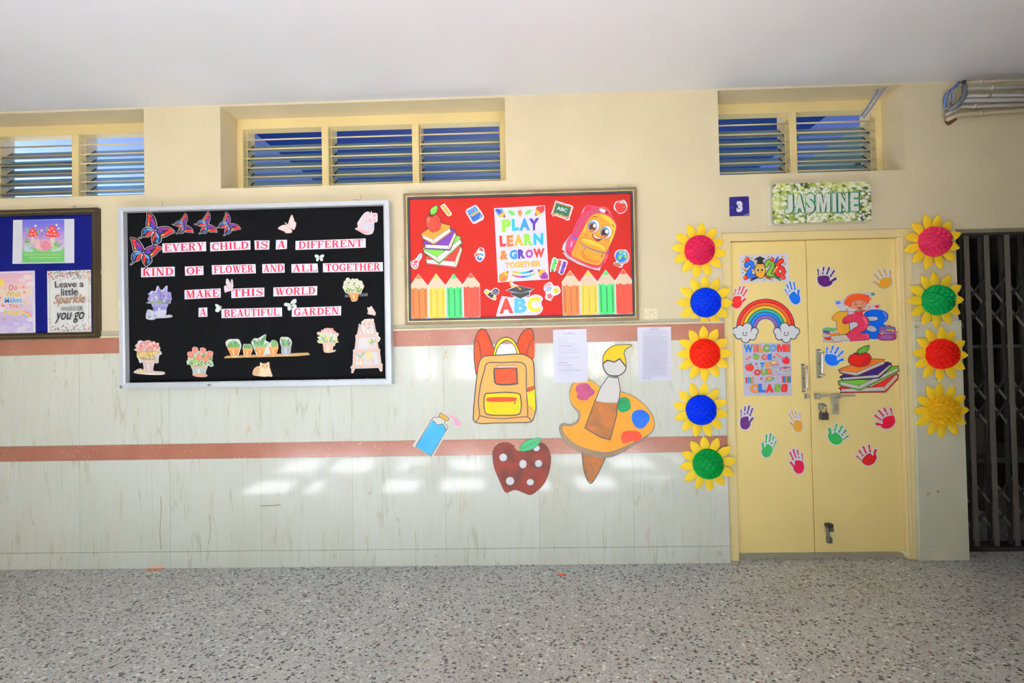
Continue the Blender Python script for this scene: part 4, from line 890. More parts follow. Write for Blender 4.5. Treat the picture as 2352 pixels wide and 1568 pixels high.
# ladder stand
a = Art(A8, YB_); LW, LE = (226, 194, 178), (196, 152, 136)
a.base([(1475, 620), (1510, 640), (1505, 600), (1550, 560), (1630, 552), (1650, 590), (1690, 605), (1705, 700), (1720, 742), (1745, 745), (1740, 790), (1775, 820), (1755, 870), (1730, 880), (1745, 960), (1770, 980), (1765, 1020), (1785, 1170), (1803, 1180), (1800, 1280), (1770, 1288), (1745, 1235), (1420, 1245), (1395, 1308), (1368, 1305), (1370, 1250), (1355, 1230), (1385, 1185), (1395, 1040), (1390, 990), (1415, 970), (1430, 830), (1420, 790), (1450, 760)], (228, 224, 230))
for p in ([(1480, 640), (1500, 640), (1398, 1300), (1368, 1300)], [(1665, 600), (1688, 605), (1798, 1280), (1770, 1285)], [(1490, 640), (1535, 770), (1520, 775), (1478, 660)]): a.po(p, LW, LE, 5)
for y_, x0, x1 in ((790, 1425, 1735), (995, 1395, 1765), (1215, 1360, 1800)): a.po([(x0, y_+4), (x0+30, y_-14), (x1-40, y_-26), (x1, y_-16), (x1-5, y_+8), (x0+8, y_+24)], LW, LE, 5)
for k in range(14): blossom(a, 1590+R_.uniform(-65, 75), 620+R_.uniform(-50, 45), 24, R_.choice([(244, 190, 178), (238, 164, 156), (248, 214, 204)]), (240, 220, 180), 5, k)
for k in range(8): a.poly(leafp((1600, 700), (1560+R_.uniform(0, 90), 650+R_.uniform(0, 60)), 8), (160, 172, 150))
pot(a, 1555, 1650, 690, 768, 1542, 1660, (224, 212, 204), None, (240, 232, 226))
for k in range(9): a.poly(leafp((1645, 915), (1570+R_.uniform(0, 180), 800+R_.uniform(0, 70)), 8), (158, 174, 142))
for x_, y_ in ((1495, 845), (1600, 870), (1570, 880), (1620, 850), (1740, 835), (1725, 770)): blossom(a, x_, y_, 22, R_.choice([(240, 216, 160), (246, 222, 200)]), (220, 176, 90))
pot(a, 1628, 1672, 905, 982, 1612, 1684, (222, 196, 184), None, (238, 220, 210))
for k in range(12): a.poly(leafp((1490, 1090), (1420+R_.uniform(0, 150), 1010+R_.uniform(0, 60)), 9), R_.choice([(150, 164, 130), (180, 188, 160)]))
a.poly(ell(1500, 1148, 48, 54), (232, 196, 168)); a.poly(ell(1495, 1165, 24, 26), (246, 226, 208)); a.line([(1468, 1100), (1532, 1100)], 12, (222, 184, 158))
for k in range(18): blossom(a, 1630+R_.uniform(-62, 66), 1070+R_.uniform(-48, 40), 15, R_.choice([(244, 216, 140), (240, 200, 120), (248, 230, 180)]), (214, 160, 70), 5, k)
pot(a, 1590, 1680, 1115, 1200, 1572, 1692, (214, 200, 194), None, (232, 222, 216))
for x_, y_, r_ in ((1435, 1120, 12), (1480, 1010, 16), (1510, 1020, 14), (1395, 1110, 10), (1395, 1060, 10)): blossom(a, x_, y_, r_, (240, 184, 176))
a.build('plant_ladder_cutout', 'cut-out of a rosy ladder shelf with flower pots, lower right corner', 'cut-out')
# satchel of books
a = Art(A6, YB_)
a.base([(1620, 480), (1690, 370), (1740, 320), (1790, 308), (1820, 330), (1835, 298), (1850, 330), (1900, 325), (1928, 345), (1930, 405), (1925, 465), (1880, 480), (1878, 560), (1862, 625), (1830, 655), (1740, 662), (1630, 605), (1585, 578), (1590, 560), (1625, 550), (1618, 500)], (236, 222, 232), 3)
a.poly([(1700, 380), (1760, 330), (1800, 330), (1790, 420), (1720, 430), (1660, 500), (1640, 520)], (228, 212, 226), 3)
a.poly([(1630, 560), (1690, 420), (1780, 400), (1870, 500), (1870, 560), (1850, 630), (1750, 650), (1640, 600)], (240, 202, 204), 3); a.poly([(1680, 560), (1705, 455), (1860, 490), (1850, 580), (1790, 610), (1690, 590)], (206, 196, 214), 2)
for y_ in (470, 500, 530, 560): a.poly([(1690, y_), (1855, y_+22), (1852, y_+38), (1685, y_+18)], (232, 230, 238)); a.line([(1688, y_+20), (1852, y_+40)], 5, (168, 156, 186))
a.poly([(1590, 562), (1640, 580), (1720, 610), (1800, 625), (1790, 645), (1700, 640), (1620, 600)], (226, 168, 160))
for x_, y_, r_ in ((1885, 365, 40), (1815, 440, 38), (1885, 440, 26), (1815, 345, 22)): blossom(a, x_, y_, r_, (246, 204, 208), (214, 110, 120), 6, x_, (234, 170, 180))
a.build('satchel_cutout', 'pale pink satchel full of books cut-out, upper right corner of the black board', 'cut-out')

# ---------------------------------------------------------------- blue board at the left
YB2 = -.016
def framed(name, label, qo, widths, mats, names, Ys, pan, Yp):
    "picture frame of nested rings; qo = outer corners BL, BR, TR, TL"
    r = thing(name, label, 'board', (qo[0]+qo[2])/2); cur = qo; c_ = (qo[0]+qo[2])/2
    for w_, m_, n_, y_ in zip(widths, mats, names, Ys):
        nx = []
        for k, p in enumerate(cur): nx.append(Vector((p.x+(w_ if k in (0, 3) else -w_), y_, p.z+(w_ if k < 2 else -w_))))
        o_ = [Vector((p.x, y_, p.z)) for p in cur]
        MB().ring(o_, nx, y_, 0).build(n_, m_, r); cur = nx
    b_ = [Vector((p.x, Yp, p.z)) for p in cur]
    MB().hexa(b_, [Vector((p.x, 0, p.z)) for p in b_]).build('panel', pan, r); return r, cur
MBR = brushed('brown_bronze_moulding', (96, 78, 54), (112, 92, 64), .3, .35); MGO = brushed('gold_bead', (176, 156, 92), (236, 220, 160), .35, .5); MDK = M((30, 34, 40), .4)
MPB = plaster_mat('blue_felt', (3, 10, 84), .1, .12); MPR = plaster_mat('red_board_paper', (154, 34, 28), .02, .03)
for m_ in (MPB, MPR): m_.node_tree.nodes['Principled BSDF'].inputs['Specular IOR Level'].default_value = .08
def gold_bead_mat():
    g = MGO.node_tree; return MGO
tr_ = at(220, 477.5, -.03); br_ = at(226.5, 776, -.03)
xr_ = (tr_.x+br_.x)/2; z1_, z0_ = (tr_.z+at(0, 481, -.03).z)/2, (br_.z+at(0, 780.5, -.03).z)/2
qo = [Vector((xr_-1.55, -.03, z0_)), Vector((xr_, -.03, z0_)), Vector((xr_, -.03, z1_)), Vector((xr_-1.55, -.03, z1_))]
b2, _ = framed('notice_board', 'blue notice board in a dark brown frame, cut by the left edge', qo, [.018, .005, .018], [M((46, 36, 24), .3, .3), M((112, 92, 60), .35, .4), M((34, 28, 20), .35, .3)], ['frame', 'gilt_line', 'inner_moulding'], [-.03, -.027, -.024], MPB, -.012)
for fr, x_, y_ in ((A4, 672, 135), (A4, 908, 728), (A4, 655, 1338)):
    p = px(fr, x_, y_, 0); MB().box(p.x-.012, p.x+.012, -.004, 0, p.z-.010, p.z+.010).build('hanger_tab', M((206, 196, 170) if y_ < 1000 else (70, 58, 44), .5), b2, bevel=.001); MB().tube([(p.x, -.006, p.z), (p.x, -.003, p.z)], .003, 8).build('screw', MDRK, b2)
YQ = -.0125
a = Art(A4, YQ); a.base([(118, 255), (667, 245), (668, 642), (112, 650)], (226, 226, 236))
L0, R0 = 200, 579
bands = [(96, 98, 200), (116, 106, 204), (140, 122, 208), (164, 140, 212), (186, 154, 214), (200, 168, 216), (206, 176, 214), (208, 184, 214)]
for k, c_ in enumerate(bands): y0 = 254+k*36; a.poly([(L0+2-k*.3, y0), (R0, y0-3), (R0, y0+35), (L0+1, y0+38)], c_)
a.poly([(199, 520), (260, 500), (330, 510), (430, 520), (520, 505), (580, 515), (580, 634), (198, 640)], (112, 178, 112)); a.poly([(199, 560), (330, 548), (460, 556), (580, 550), (580, 634), (198, 640)], (96, 168, 96))
def mush(cap_, stem, dots):
    a.poly(stem, (226, 206, 190), 3); a.poly(cap_, (214, 62, 58), 4)
    for x_, y_, r_ in dots: a.poly(ell(x_, y_, r_, r_*.9, n=10), (246, 226, 224))
mush([(250, 400), (262, 360), (292, 325), (320, 350), (342, 385), (330, 402), (290, 405)], [(280, 402), (306, 402), (305, 465), (278, 466)], [(283, 383, 8), (312, 380, 7), (292, 352, 7), (322, 397, 6), (264, 388, 5)])
mush([(413, 395), (425, 355), (455, 310), (485, 305), (508, 350), (538, 395), (500, 408), (470, 412), (430, 404)], [(455, 410), (492, 410), (488, 490), (456, 488)], [(432, 380, 8), (462, 382, 8), (487, 358, 9), (492, 386, 7), (445, 346, 7), (515, 390, 6), (470, 330, 8)])
for p0, p1 in (((262, 375), (234, 310)), ((330, 380), (348, 332)), ((432, 355), (420, 305)), ((500, 500), (565, 465)), ((495, 495), (520, 440)), ((500, 500), (488, 455)), ((270, 470), (215, 440)), ((270, 470), (228, 405))): a.poly(leafp(p0, p1, 10), (108, 158, 104))
a.poly([(315, 430), (340, 425), (357, 440), (360, 470), (400, 520), (395, 532), (340, 524), (318, 500), (312, 460)], (236, 190, 186), 4); a.poly(ell(410, 480, 52, 53), (232, 160, 178)); 
sp = [(410+(44-k*1.05)*math.cos(k*.45), 482+(44-k*1.05)*math.sin(k*.45)) for k in range(40)]; a.line(sp, 7, (206, 110, 140))
for x_ in (306, 358): a.poly(ell(x_, 408, 5, n=8), (40, 34, 50)); a.line([(x_, 408), (330, 435)], 3, (226, 180, 180))
for cx_, cy_, r_ in ((250, 490, 30), (240, 522, 26), (272, 528, 26), (500, 520, 24), (535, 518, 20), (480, 528, 20)): a.poly(ell(cx_, cy_, r_, r_*.62), R_.choice([(206, 220, 236), (186, 206, 214), (222, 226, 240)]))
a.poly(ell(495, 505, 26, 14), (150, 206, 96)); a.poly(ell(250, 480, 24, 20), (170, 200, 190))
for x_, y_ in ((320, 308), (375, 350), (528, 330), (510, 300)): blossom(a, x_, y_, 12, (240, 222, 226), None, 4)
a.line([(378, 360), (372, 405)], 6, (120, 70, 140)); a.line([(398, 370), (402, 400)], 6, (160, 110, 170))
for y_, x0, x1 in ((568, 222, 548), (594, 262, 528)):
    x_ = x0
    while x_ < x1: w_ = R_.uniform(10, 26); a.line(spl([(x_, y_), (x_+w_*.3, y_-5), (x_+w_*.6, y_+4), (x_+w_, y_-1)], 3, False), 4, (206, 226, 150)); x_ += w_+6
a.build('art_print', 'print of a pink snail under red mushrooms, upper sheet on the blue board', 'poster')
a = Art(A4, YQ); a.base([(-68, 722), (312, 710), (319, 1270), (-62, 1280)], (232, 224, 240))
pb_ = [(238, 186, 208), (240, 196, 206), (244, 208, 206), (246, 220, 206), (244, 222, 210), (240, 214, 216), (232, 206, 224), (220, 198, 230), (208, 190, 232), (200, 186, 234), (206, 196, 238)]
for k, c_ in enumerate(pb_): y0 = 732+k*47.6; a.poly([(-60, y0+4), (288+k*.8, y0-3), (289+k*.8, y0+45), (-58, y0+52)], c_)
for cx_, cy_, r_, c_ in ((250, 770, 44, (250, 226, 232)), (205, 795, 36, (246, 220, 230)), (275, 830, 40, (250, 232, 236)), (10, 1060, 40, (246, 230, 238)), (240, 1210, 44, (226, 214, 244)), (190, 1240, 40, (234, 222, 246)), (275, 1150, 38, (240, 226, 240)), (30, 1230, 56, (220, 206, 242)), (100, 1250, 44, (214, 200, 240)), (265, 960, 40, (240, 216, 232)), (150, 1190, 30, (222, 206, 240))): a.poly(ell(cx_, cy_, r_, r_*.55), c_)
a.poly(ell(5, 820, 36, 34), (250, 214, 110))
for k, c_ in enumerate(((236, 120, 130), (244, 180, 110), (244, 226, 120), (150, 206, 150), (140, 180, 230))): a.line(ell(205, 1160, 82-k*8, 82-k*8, n=10, a0=-90, a1=-28), 8, c_)
def heart(x, y, r, c): a.poly([(x, y+r), (x-r, y-r*.1), (x-r*.7, y-r*.8), (x-r*.2, y-r*.75), (x, y-r*.35), (x+r*.2, y-r*.75), (x+r*.7, y-r*.8), (x+r, y-r*.1)], c, 2)
for x_, y_, r_, c_ in ((213, 860, 11, (230, 120, 130)), (220, 906, 12, (232, 128, 138)), (30, 1026, 12, (226, 96, 110)), (38, 1150, 11, (236, 130, 140)), (132, 1155, 9, (236, 150, 160)), (5, 955, 10, (236, 110, 120)), (222, 992, 10, (244, 200, 120)), (178, 838, 9, (246, 214, 130)), (12, 908, 9, (246, 206, 120)), (190, 1025, 7, (170, 190, 230)), (45, 872, 6, (240, 150, 150))): heart(x_, y_, r_, c_)
for t_, x0, y0, x1, y1, c_ in (('Do', 80, 836, 155, 888, (206, 96, 106)), ('What', 48, 895, 188, 946, (222, 172, 66)), ('Makes', 40, 950, 198, 1000, (96, 160, 222)), ('You', 75, 1004, 162, 1048, (212, 96, 104)), ('Happy', 35, 1058, 208, 1118, (222, 178, 78))):
    a.text(t_, [(x0, y0+3), (x1, y0-4), (x1+1, y1-4), (x0+1, y1+3)], c_, .022, .0, (250, 246, 240), .05)
a.build('art_print', 'pastel sky print reading Do What Makes You Happy, at the left edge', 'poster')
a = Art(A4, YQ); a.base([(423, 715), (817, 703), (822, 1262), (429, 1269)], (234, 234, 232)); a.line([(447, 735), (795, 727), (800, 1240), (452, 1248)], 3, (176, 150, 96), True)
cf = [(206, 50, 60), (230, 190, 70), (40, 130, 160), (40, 40, 60), (226, 120, 60), (60, 140, 90), (190, 60, 110)]
for k in range(230):
    u = R_.random(); v = abs(R_.gauss(0, .075)) if R_.random() < .62 else (1-abs(R_.gauss(0, .055)) if R_.random() < .8 else R_.random())
    if .16 < v < .86: u = R_.choice([R_.uniform(.01, .06), R_.uniform(.94, .985)])
    if not .008 < v < .988: continue
    x_ = 426+u*390+v*5; y_ = 716+v*548-u*12*(1-v*.4); r_ = R_.uniform(3.5, 6); a.poly(ell(x_, y_, r_, n=7), R_.choice(cf))
a.text('Leave a', [(492, 808), (750, 798), (751, 858), (493, 864)], (28, 28, 32), .004); a.text('little', [(548, 872), (700, 866), (701, 930), (549, 938)], (28, 28, 32), .004)
a.text('Sparkle', [(478, 930), (768, 918), (770, 1024), (480, 1036)], (142, 98, 66), .006, .35); a.text('WHEREVER', [(545, 1036), (742, 1030), (743, 1068), (546, 1075)], (52, 52, 58), -.004); a.text('you go', [(492, 1090), (756, 1080), (757, 1178), (493, 1188)], (26, 26, 30), .006, .35)
a.build('art_print', 'white confetti print reading Leave a little Sparkle wherever you go', 'poster')

# ---------------------------------------------------------------- red board
B1 = (910, 420, 7.84); B2 = (1200, 420, 7.84); B3 = (910, 590, 7.84); D8 = (1120, 460, 5.6)
Yr = -.026
qo = [at(930.7, 745.6, Yr), at(1467.9, 734.6, Yr), at(1462.1, 429.2, Yr), at(926.3, 444, Yr)]
b3, cur = framed('notice_board', 'red notice board in a brown and gold frame, over the painted backpack', qo, [.017, .006, .014], [MBR, MGO, MDK], ['frame', 'gold_beading', 'inner_moulding'], [Yr, Yr+.001, Yr+.003], MPR, -.014)
for fr, x_, y_ in ((B1, 438, 152), (B1, 2228, 97), (B2, 1728, 52), (B1, 108, 1330), (B2, 2118, 1268), (B3, 470, 1265), (B3, 2243, 1220), (B4, 1492, 988)):
    p = px(fr, x_, y_, 0); MB().box(p.x-.0085, p.x+.0085, -.003, 0, p.z-.011, p.z+.010).build('hanger_tab', M((232, 222, 196), .45), b3, bevel=.001); MB().tube([(p.x, -.0045, p.z), (p.x, -.002, p.z)], .003, 8).build('screw', MDRK, b3)
YR_ = -.0145
WS = (238, 236, 246); OC = (34, 30, 30)
# apple on four books (B1)
def books(a, L, ow, extra=()):
    for cover, faces in L: a.base(off(cover[0], ow*.7), OC, th=.0010)
    for e in extra: a.base(off(spl(e, 3), ow*.7), OC, th=.0010)
    for cover, faces in L:
        a.poly(cover[0], cover[1]); a.line(cover[0], ow, OC, True)
        for f_, c_ in faces: a.poly(f_, c_); a.line(f_, ow*.7, OC, True)
PG, PT = (238, 236, 232), (238, 216, 184)
a = Art(B1, YR_)
RD = (232, 52, 40)
books(a, [(([(508, 1358), (530, 1315), (850, 1290), (1150, 1125), (1195, 1180), (1197, 1210), (1098, 1548), (536, 1470), (548, 1447), (540, 1375)], RD), [([(535, 1372), (1055, 1412), (1085, 1512), (552, 1446)], PG), ([(1055, 1412), (1160, 1140), (1186, 1200), (1085, 1512)], PT)]),
          (([(480, 1172), (510, 1150), (870, 1215), (1085, 945), (1168, 970), (1150, 1010), (1195, 1078), (778, 1457), (500, 1262)], (112, 190, 66)), [([(500, 1200), (735, 1335), (775, 1435), (510, 1250)], PG), ([(735, 1335), (1150, 1010), (1180, 1075), (775, 1435)], PG)]),
          (([(480, 1082), (510, 1035), (985, 835), (1050, 838), (1085, 940), (970, 1217), (515, 1187), (520, 1107)], (96, 42, 138)), [([(518, 1107), (940, 1125), (968, 1196), (525, 1170)], PG), ([(940, 1125), (1055, 882), (1080, 945), (968, 1196)], PT)]),
          (([(447, 915), (580, 820), (810, 722), (977, 768), (968, 805), (1000, 882), (685, 1115), (470, 1002)], (248, 152, 56)), [([(468, 935), (665, 1015), (685, 1094), (490, 1000)], PG), ([(665, 1015), (968, 812), (983, 872), (685, 1094)], PG)])], 9, ([(530, 690), (545, 612), (595, 590), (645, 612), (715, 566), (775, 615), (803, 720), (790, 820), (745, 868), (700, 868), (665, 890), (600, 848), (545, 770)], [(630, 572), (612, 500), (640, 450), (735, 402), (742, 480), (705, 550)]))
a.po([(530, 690), (545, 612), (595, 590), (645, 612), (715, 566), (775, 615), (803, 720), (790, 820), (745, 868), (700, 868), (665, 890), (600, 848), (545, 770)], (236, 66, 48), OC, 9, 4); a.poly([(720, 600), (770, 650), (780, 730), (765, 810), (730, 850), (700, 850), (740, 760), (745, 670)], (206, 44, 40), 4); a.poly([(560, 680), (575, 640), (600, 625), (605, 660), (580, 720)], (246, 120, 100), 4)
a.line([(640, 615), (630, 585), (580, 545)], [10, 14, 18], OC); a.po([(630, 572), (612, 500), (640, 450), (735, 402), (742, 480), (705, 550)], (110, 190, 70), OC, 7, 3); a.line([(640, 560), (720, 460)], 5, (60, 120, 50))
a.build('sticker', 'sticker of a red apple on four tilted books on the red board', 'sticker', 'stickers on the red board')
def stk(fr, name, label, outline, sm=0, Y=None): a = Art(fr, YR_ if Y is None else Y); a.base(outline, WS, sm, th=.0010); return a
def fin(a, label): return a.build('sticker', label, 'sticker', 'stickers on the red board')
a = stk(B1, 0, 0, [(792, 425), (830, 385), (870, 372), (895, 400), (1000, 545), (1000, 575), (945, 602), (915, 585)]); a.poly([(815, 420), (858, 390), (985, 555), (938, 585)], (240, 176, 52))
for k in range(9): x_, y_ = 830+k*12.5, 438+k*16; a.line([(x_, y_), (x_+(16 if k % 3 == 0 else 10), y_-(11 if k % 3 == 0 else 7))], 3, (160, 110, 40))
fin(a, 'ruler sticker, orange, right of the apple leaf')
a = stk(B1, 0, 0, [(1245, 520), (1270, 470), (1430, 392), (1465, 420), (1500, 470), (1525, 500), (1582, 605), (1570, 660), (1420, 738), (1375, 730), (1340, 680)])
a.poly([(1280, 505), (1425, 415), (1560, 600), (1395, 715)], (34, 92, 214)); a.poly([(1290, 508), (1420, 425), (1470, 495), (1340, 580)], (70, 150, 240)); a.poly([(1395, 702), (1555, 610), (1562, 625), (1402, 720)], (244, 244, 240)); a.line([(1398, 712), (1560, 618)], 4, (30, 40, 80))
a.poly(starp(1385, 497, 24), (214, 40, 48)); a.poly([(1332, 580), (1490, 488), (1510, 515), (1360, 610)], (240, 178, 60)); a.text('Notes', [(1375, 555), (1460, 508), (1472, 535), (1388, 582)], (90, 60, 30), .0)
for k in range(8): a.line([(1268+k*15, 520+k*25), (1292+k*15, 508+k*25)], 7, (30, 36, 70))
a.line([(1505, 620), (1525, 580)], 14, (240, 200, 70)); fin(a, 'blue spiral notebook sticker reading Notes')
a = stk(B1, 0, 0, [(1455, 1220), (1480, 1180), (1520, 1158), (1580, 1180), (1590, 1240), (1600, 1310), (1575, 1370), (1520, 1420), (1470, 1410), (1430, 1370), (1430, 1335), (1402, 1300)], 3)
a.poly([(1500, 1185), (1520, 1172), (1570, 1200), (1560, 1230), (1535, 1225), (1490, 1200)], (216, 50, 50), 2); a.poly([(1470, 1225), (1550, 1245), (1520, 1280), (1460, 1250)], (244, 244, 246)); a.poly([(1440, 1250), (1510, 1280), (1500, 1320), (1425, 1300)], (206, 56, 52)); a.poly([(1420, 1290), (1460, 1310), (1450, 1335), (1420, 1310)], (50, 140, 80))
a.poly([(1510, 1262), (1575, 1285), (1565, 1320), (1505, 1290)], (50, 160, 226)); a.poly([(1480, 1290), (1560, 1330), (1550, 1350), (1470, 1315)], (246, 246, 250)); a.poly([(1465, 1318), (1550, 1352), (1520, 1402), (1455, 1375)], (36, 92, 220)); a.poly(starp(1500, 1352, 22), (246, 208, 60)); a.poly(starp(1465, 1275, 22), (246, 208, 60)); fin(a, 'sticker of two small glue pots with yellow stars')
a = stk(B1, 0, 0, [(430, 1265), (468, 1285), (460, 1340), (410, 1420), (400, 1500), (370, 1545), (320, 1552), (285, 1520), (250, 1450), (270, 1410), (340, 1375)], 3)
a.poly([(440, 1280), (455, 1300), (400, 1400), (370, 1380)], (206, 208, 220)); a.line([(445, 1290), (395, 1390)], 4, (120, 124, 140)); a.poly([(345, 1390), (390, 1405), (372, 1445), (330, 1440)], (224, 60, 56), 2)
for x_, y_ in ((302, 1448), (343, 1498)): a.line(ell(x_, y_, 27, 32, 25), 14, (224, 60, 56), True)
fin(a, 'red handled scissors sticker at the lower left frame')
# pencils
def pencils(fr, fit, tops, label):
    "four pencils; tops: apex x, y, half width, shoulder y, base y"
    out = []
    for ax, ay, x0, x1, ys, yb in tops: out += [(x0-6, ys), (ax, ay-8), (x1+6, ys)]
    b0 = tops[-1]; b1 = tops[0]
    out += [(b0[3]+16, b0[5]+2), (b1[2]+10, b1[5]+10)]
    a = Art(fr, YR_); a.base(out, WS, th=.0008); r = a.build('pencil_strip', label, 'paper strip', 'pencil strips on the red board')
    cols = [((206, 116, 58), (146, 76, 40)), ((250, 208, 84), (196, 160, 66)), ((64, 194, 104), (22, 112, 68)), ((246, 78, 60), (190, 52, 50))]
    for (ax, ay, x0, x1, ys, yb), (c_, d_) in zip(tops, cols):
        b = Art(fr, YR_-.0008-EPS*2); b.top = b.Y; w_ = x1-x0; k_ = 10
        b.poly([(x0, ys+10), (x1, ys+2), (x1+12, yb-12), (x1-w_*.3, yb), (x0+w_*.35, yb+4), (x0+14, yb-6)], c_)
        sc_ = [(x0, ys), (ax, ay), (x1, ys-4)]
        for i in range(3):
            cx2 = x1-w_*(.14, .5, .86)[i]; rr = w_*(.14, .22, .14)[i]; sc_ += [(cx2+rr*math.cos(t), ys+34+(w_*.13 if i == 1 else w_*.11)*math.sin(t)) for t in [math.pi*j/6 for j in range(7)]]
        b.poly(sc_, (232, 206, 178)); t_ = .40
        b.poly([(ax, ay), (ax+(x1-ax)*t_, ay+(ys-ay)*t_-4), (ax+(x1-ax)*t_*.3, ay+(ys-ay)*t_+8), (ax-(ax-x0)*t_*.3, ay+(ys-ay)*t_+9), (ax-(ax-x0)*t_, ay+(ys-ay)*t_)], c_)
        for u in (.15, .51, .87): b.line([(x0+w_*u, ys+(82 if u != .51 else 92)), (x0+w_*u+12, yb-(40 if u != .51 else 30))], w_*.078 if c_[1] != 78 else w_*.05, d_)
        b.build('pencil', parent=r)
pencils(B3, 0, [(400, 308, 262, 556, 505, 1108), (716, 300, 582, 878, 502, 1102), (1032, 303, 904, 1184, 488, 1092), (1340, 292, 1210, 1500, 480, 1084)], 'strip of four printed pencils in the lower left corner of the red board')
pencils(B4, 0, [(712, 206, 596, 848, 372, 872), (982, 200, 868, 1122, 366, 866), (1248, 195, 1140, 1378, 352, 858), (1510, 184, 1398, 1644, 348, 852)], 'strip of four printed pencils in the lower right corner of the red board')
# highlighter, cap, ABC, clips
a = stk(B3, 0, 0, [(1575, 630), (1600, 580), (1630, 572), (1700, 612), (1760, 560), (1810, 555), (1860, 600), (1850, 650), (1790, 700), (1808, 740), (1790, 782), (1730, 770), (1640, 710)])
a.poly([(1592, 630), (1615, 585), (1680, 630), (1650, 675)], (246, 206, 50)); a.poly([(1640, 685), (1685, 630), (1762, 690), (1722, 745)], (48, 48, 54)); a.poly([(1722, 745), (1762, 690), (1785, 740), (1760, 758)], (240, 200, 50)); a.poly([(1762, 738), (1785, 735), (1780, 758)], OC)
a.poly([(1715, 640), (1765, 580), (1805, 572), (1842, 605), (1838, 640), (1785, 685)], (40, 40, 46), 2); a.text('Meta', [(1728, 635), (1798, 585), (1806, 606), (1740, 655)], (236, 236, 240)); a.text('Tests', [(1755, 660), (1818, 618), (1824, 638), (1765, 680)], (236, 236, 240)); fin(a, 'yellow highlighter sticker beside the red pencil of the left strip')
a = Art(D8, YR_); a.base([(112, 1470), (175, 1250), (200, 1232), (300, 1245), (345, 1240), (430, 1238), (520, 1240), (600, 1210), (670, 1220), (712, 1262), (690, 1320), (712, 1400), (650, 1470), (520, 1478), (250, 1488), (130, 1492)], WS, 3, th=.0010)
a.line([(125, 1462), (186, 1258), (290, 1252), (318, 1320), (335, 1250)], 3, (206, 130, 130)); a.line([(520, 1250), (600, 1222), (690, 1250), (675, 1320), (700, 1395), (640, 1458), (520, 1440)], 3, (206, 130, 130))
a.text('A', [(150, 1265), (330, 1258), (330, 1450), (150, 1458)], (236, 60, 52), .05); a.text('B', [(343, 1258), (503, 1255), (503, 1445), (345, 1450)], (96, 190, 244), .05); a.text('C', [(515, 1245), (675, 1240), (678, 1435), (515, 1440)], (248, 216, 52), .05); fin(a, 'cut-out letters ABC in red, blue and yellow')
a = Art(D8, YR_-.0016); a.base([(228, 1158), (310, 1120), (285, 1080), (278, 1035), (320, 1030), (325, 1068), (400, 1095), (600, 1140), (545, 1178), (545, 1220), (410, 1265), (300, 1215), (310, 1180)], WS, th=.0008)
a.poly([(242, 1156), (400, 1098), (592, 1142), (430, 1195)], (40, 44, 46)); a.poly([(305, 1182), (430, 1200), (535, 1170), (538, 1212), (420, 1262), (305, 1212)], (34, 38, 40)); a.line([(415, 1138), (380, 1108), (310, 1100), (292, 1070), (300, 1032)], [10, 14, 22, 30], (244, 166, 86), sm=4); a.poly(ell(418, 1138, 12), (248, 176, 80)); a.line([(250, 1160), (430, 1200), (585, 1148)], 4, (70, 76, 78)); fin(a, 'black graduation cap cut-out sitting on the letters ABC')
a = stk(B4, 0, 0, [(318, 460), (340, 410), (400, 375), (440, 385), (470, 430), (540, 435), (575, 510), (540, 560), (470, 590), (430, 655), (390, 650), (340, 620), (350, 540), (325, 500)], 3)
for x_, y_, c_ in ((378, 430, (206, 70, 70)), (392, 485, (50, 100, 190))): a.line(ell(x_, y_, 50, 18, -32, 20), 6, c_, True); a.line(ell(x_+6, y_-4, 30, 9, -32, 16), 5, c_, True)
for x_, y_, c_, r_ in ((505, 505, (246, 206, 66), 56), (410, 588, (240, 100, 100), 56)): a.poly(spl(starp(x_, y_, r_, -75, .55), 2), c_); a.poly(ell(x_-12, y_, 5, n=8), OC); a.poly(ell(x_+14, y_, 5, n=8), OC); a.line([(x_-8, y_+10), (x_, y_+15), (x_+8, y_+10)], 3, OC)
fin(a, 'sticker of two paper clips and two smiling stars')
# poster
a = Art(D8, YR_); a.base([(82, 100), (738, 63), (790, 1015), (132, 1054)], (236, 234, 248), th=.0010)
def cpencil(pts, body, mid, wood, tip): 
    a.poly(pts[0], body); a.poly(pts[1], mid); a.poly(pts[2], wood, 2); a.poly(pts[3], tip)
cpencil([[(98, 112), (182, 106), (215, 150), (150, 212), (98, 140)], [(100, 118), (140, 110), (185, 165), (165, 185)], [(140, 212), (165, 170), (190, 160), (212, 135), (230, 195), (228, 222)], [(198, 210), (215, 180), (232, 226)]], (70, 150, 240), (64, 36, 142), (248, 186, 80), (48, 34, 130))
cpencil([[(640, 78), (732, 72), (732, 125), (695, 170), (618, 110)], [(690, 80), (731, 76), (730, 110), (700, 140)], [(622, 110), (650, 140), (672, 150), (698, 172), (650, 192), (608, 198), (614, 150)], [(608, 198), (612, 160), (640, 192)]], (232, 60, 56), (216, 44, 46), (250, 180, 74), (206, 40, 44))
cpencil([[(146, 960), (205, 920), (262, 960), (258, 1012), (232, 1038), (150, 1042)], [(160, 1042), (215, 980), (232, 990), (190, 1042)], [(205, 922), (232, 965), (265, 955), (268, 908), (240, 915)], [(240, 915), (268, 906), (262, 945)]], (246, 136, 60), (232, 96, 50), (250, 184, 72), (206, 50, 52))
cpencil([[(655, 950), (740, 915), (776, 960), (778, 1008), (690, 1012)], [(700, 1010), (700, 960), (720, 945), (776, 990), (776, 1008)], [(645, 886), (735, 895), (740, 920), (700, 935), (690, 965), (662, 962)], [(645, 886), (672, 896), (655, 925)]], (150, 62, 150), (120, 44, 124), (250, 180, 72), (110, 36, 110))
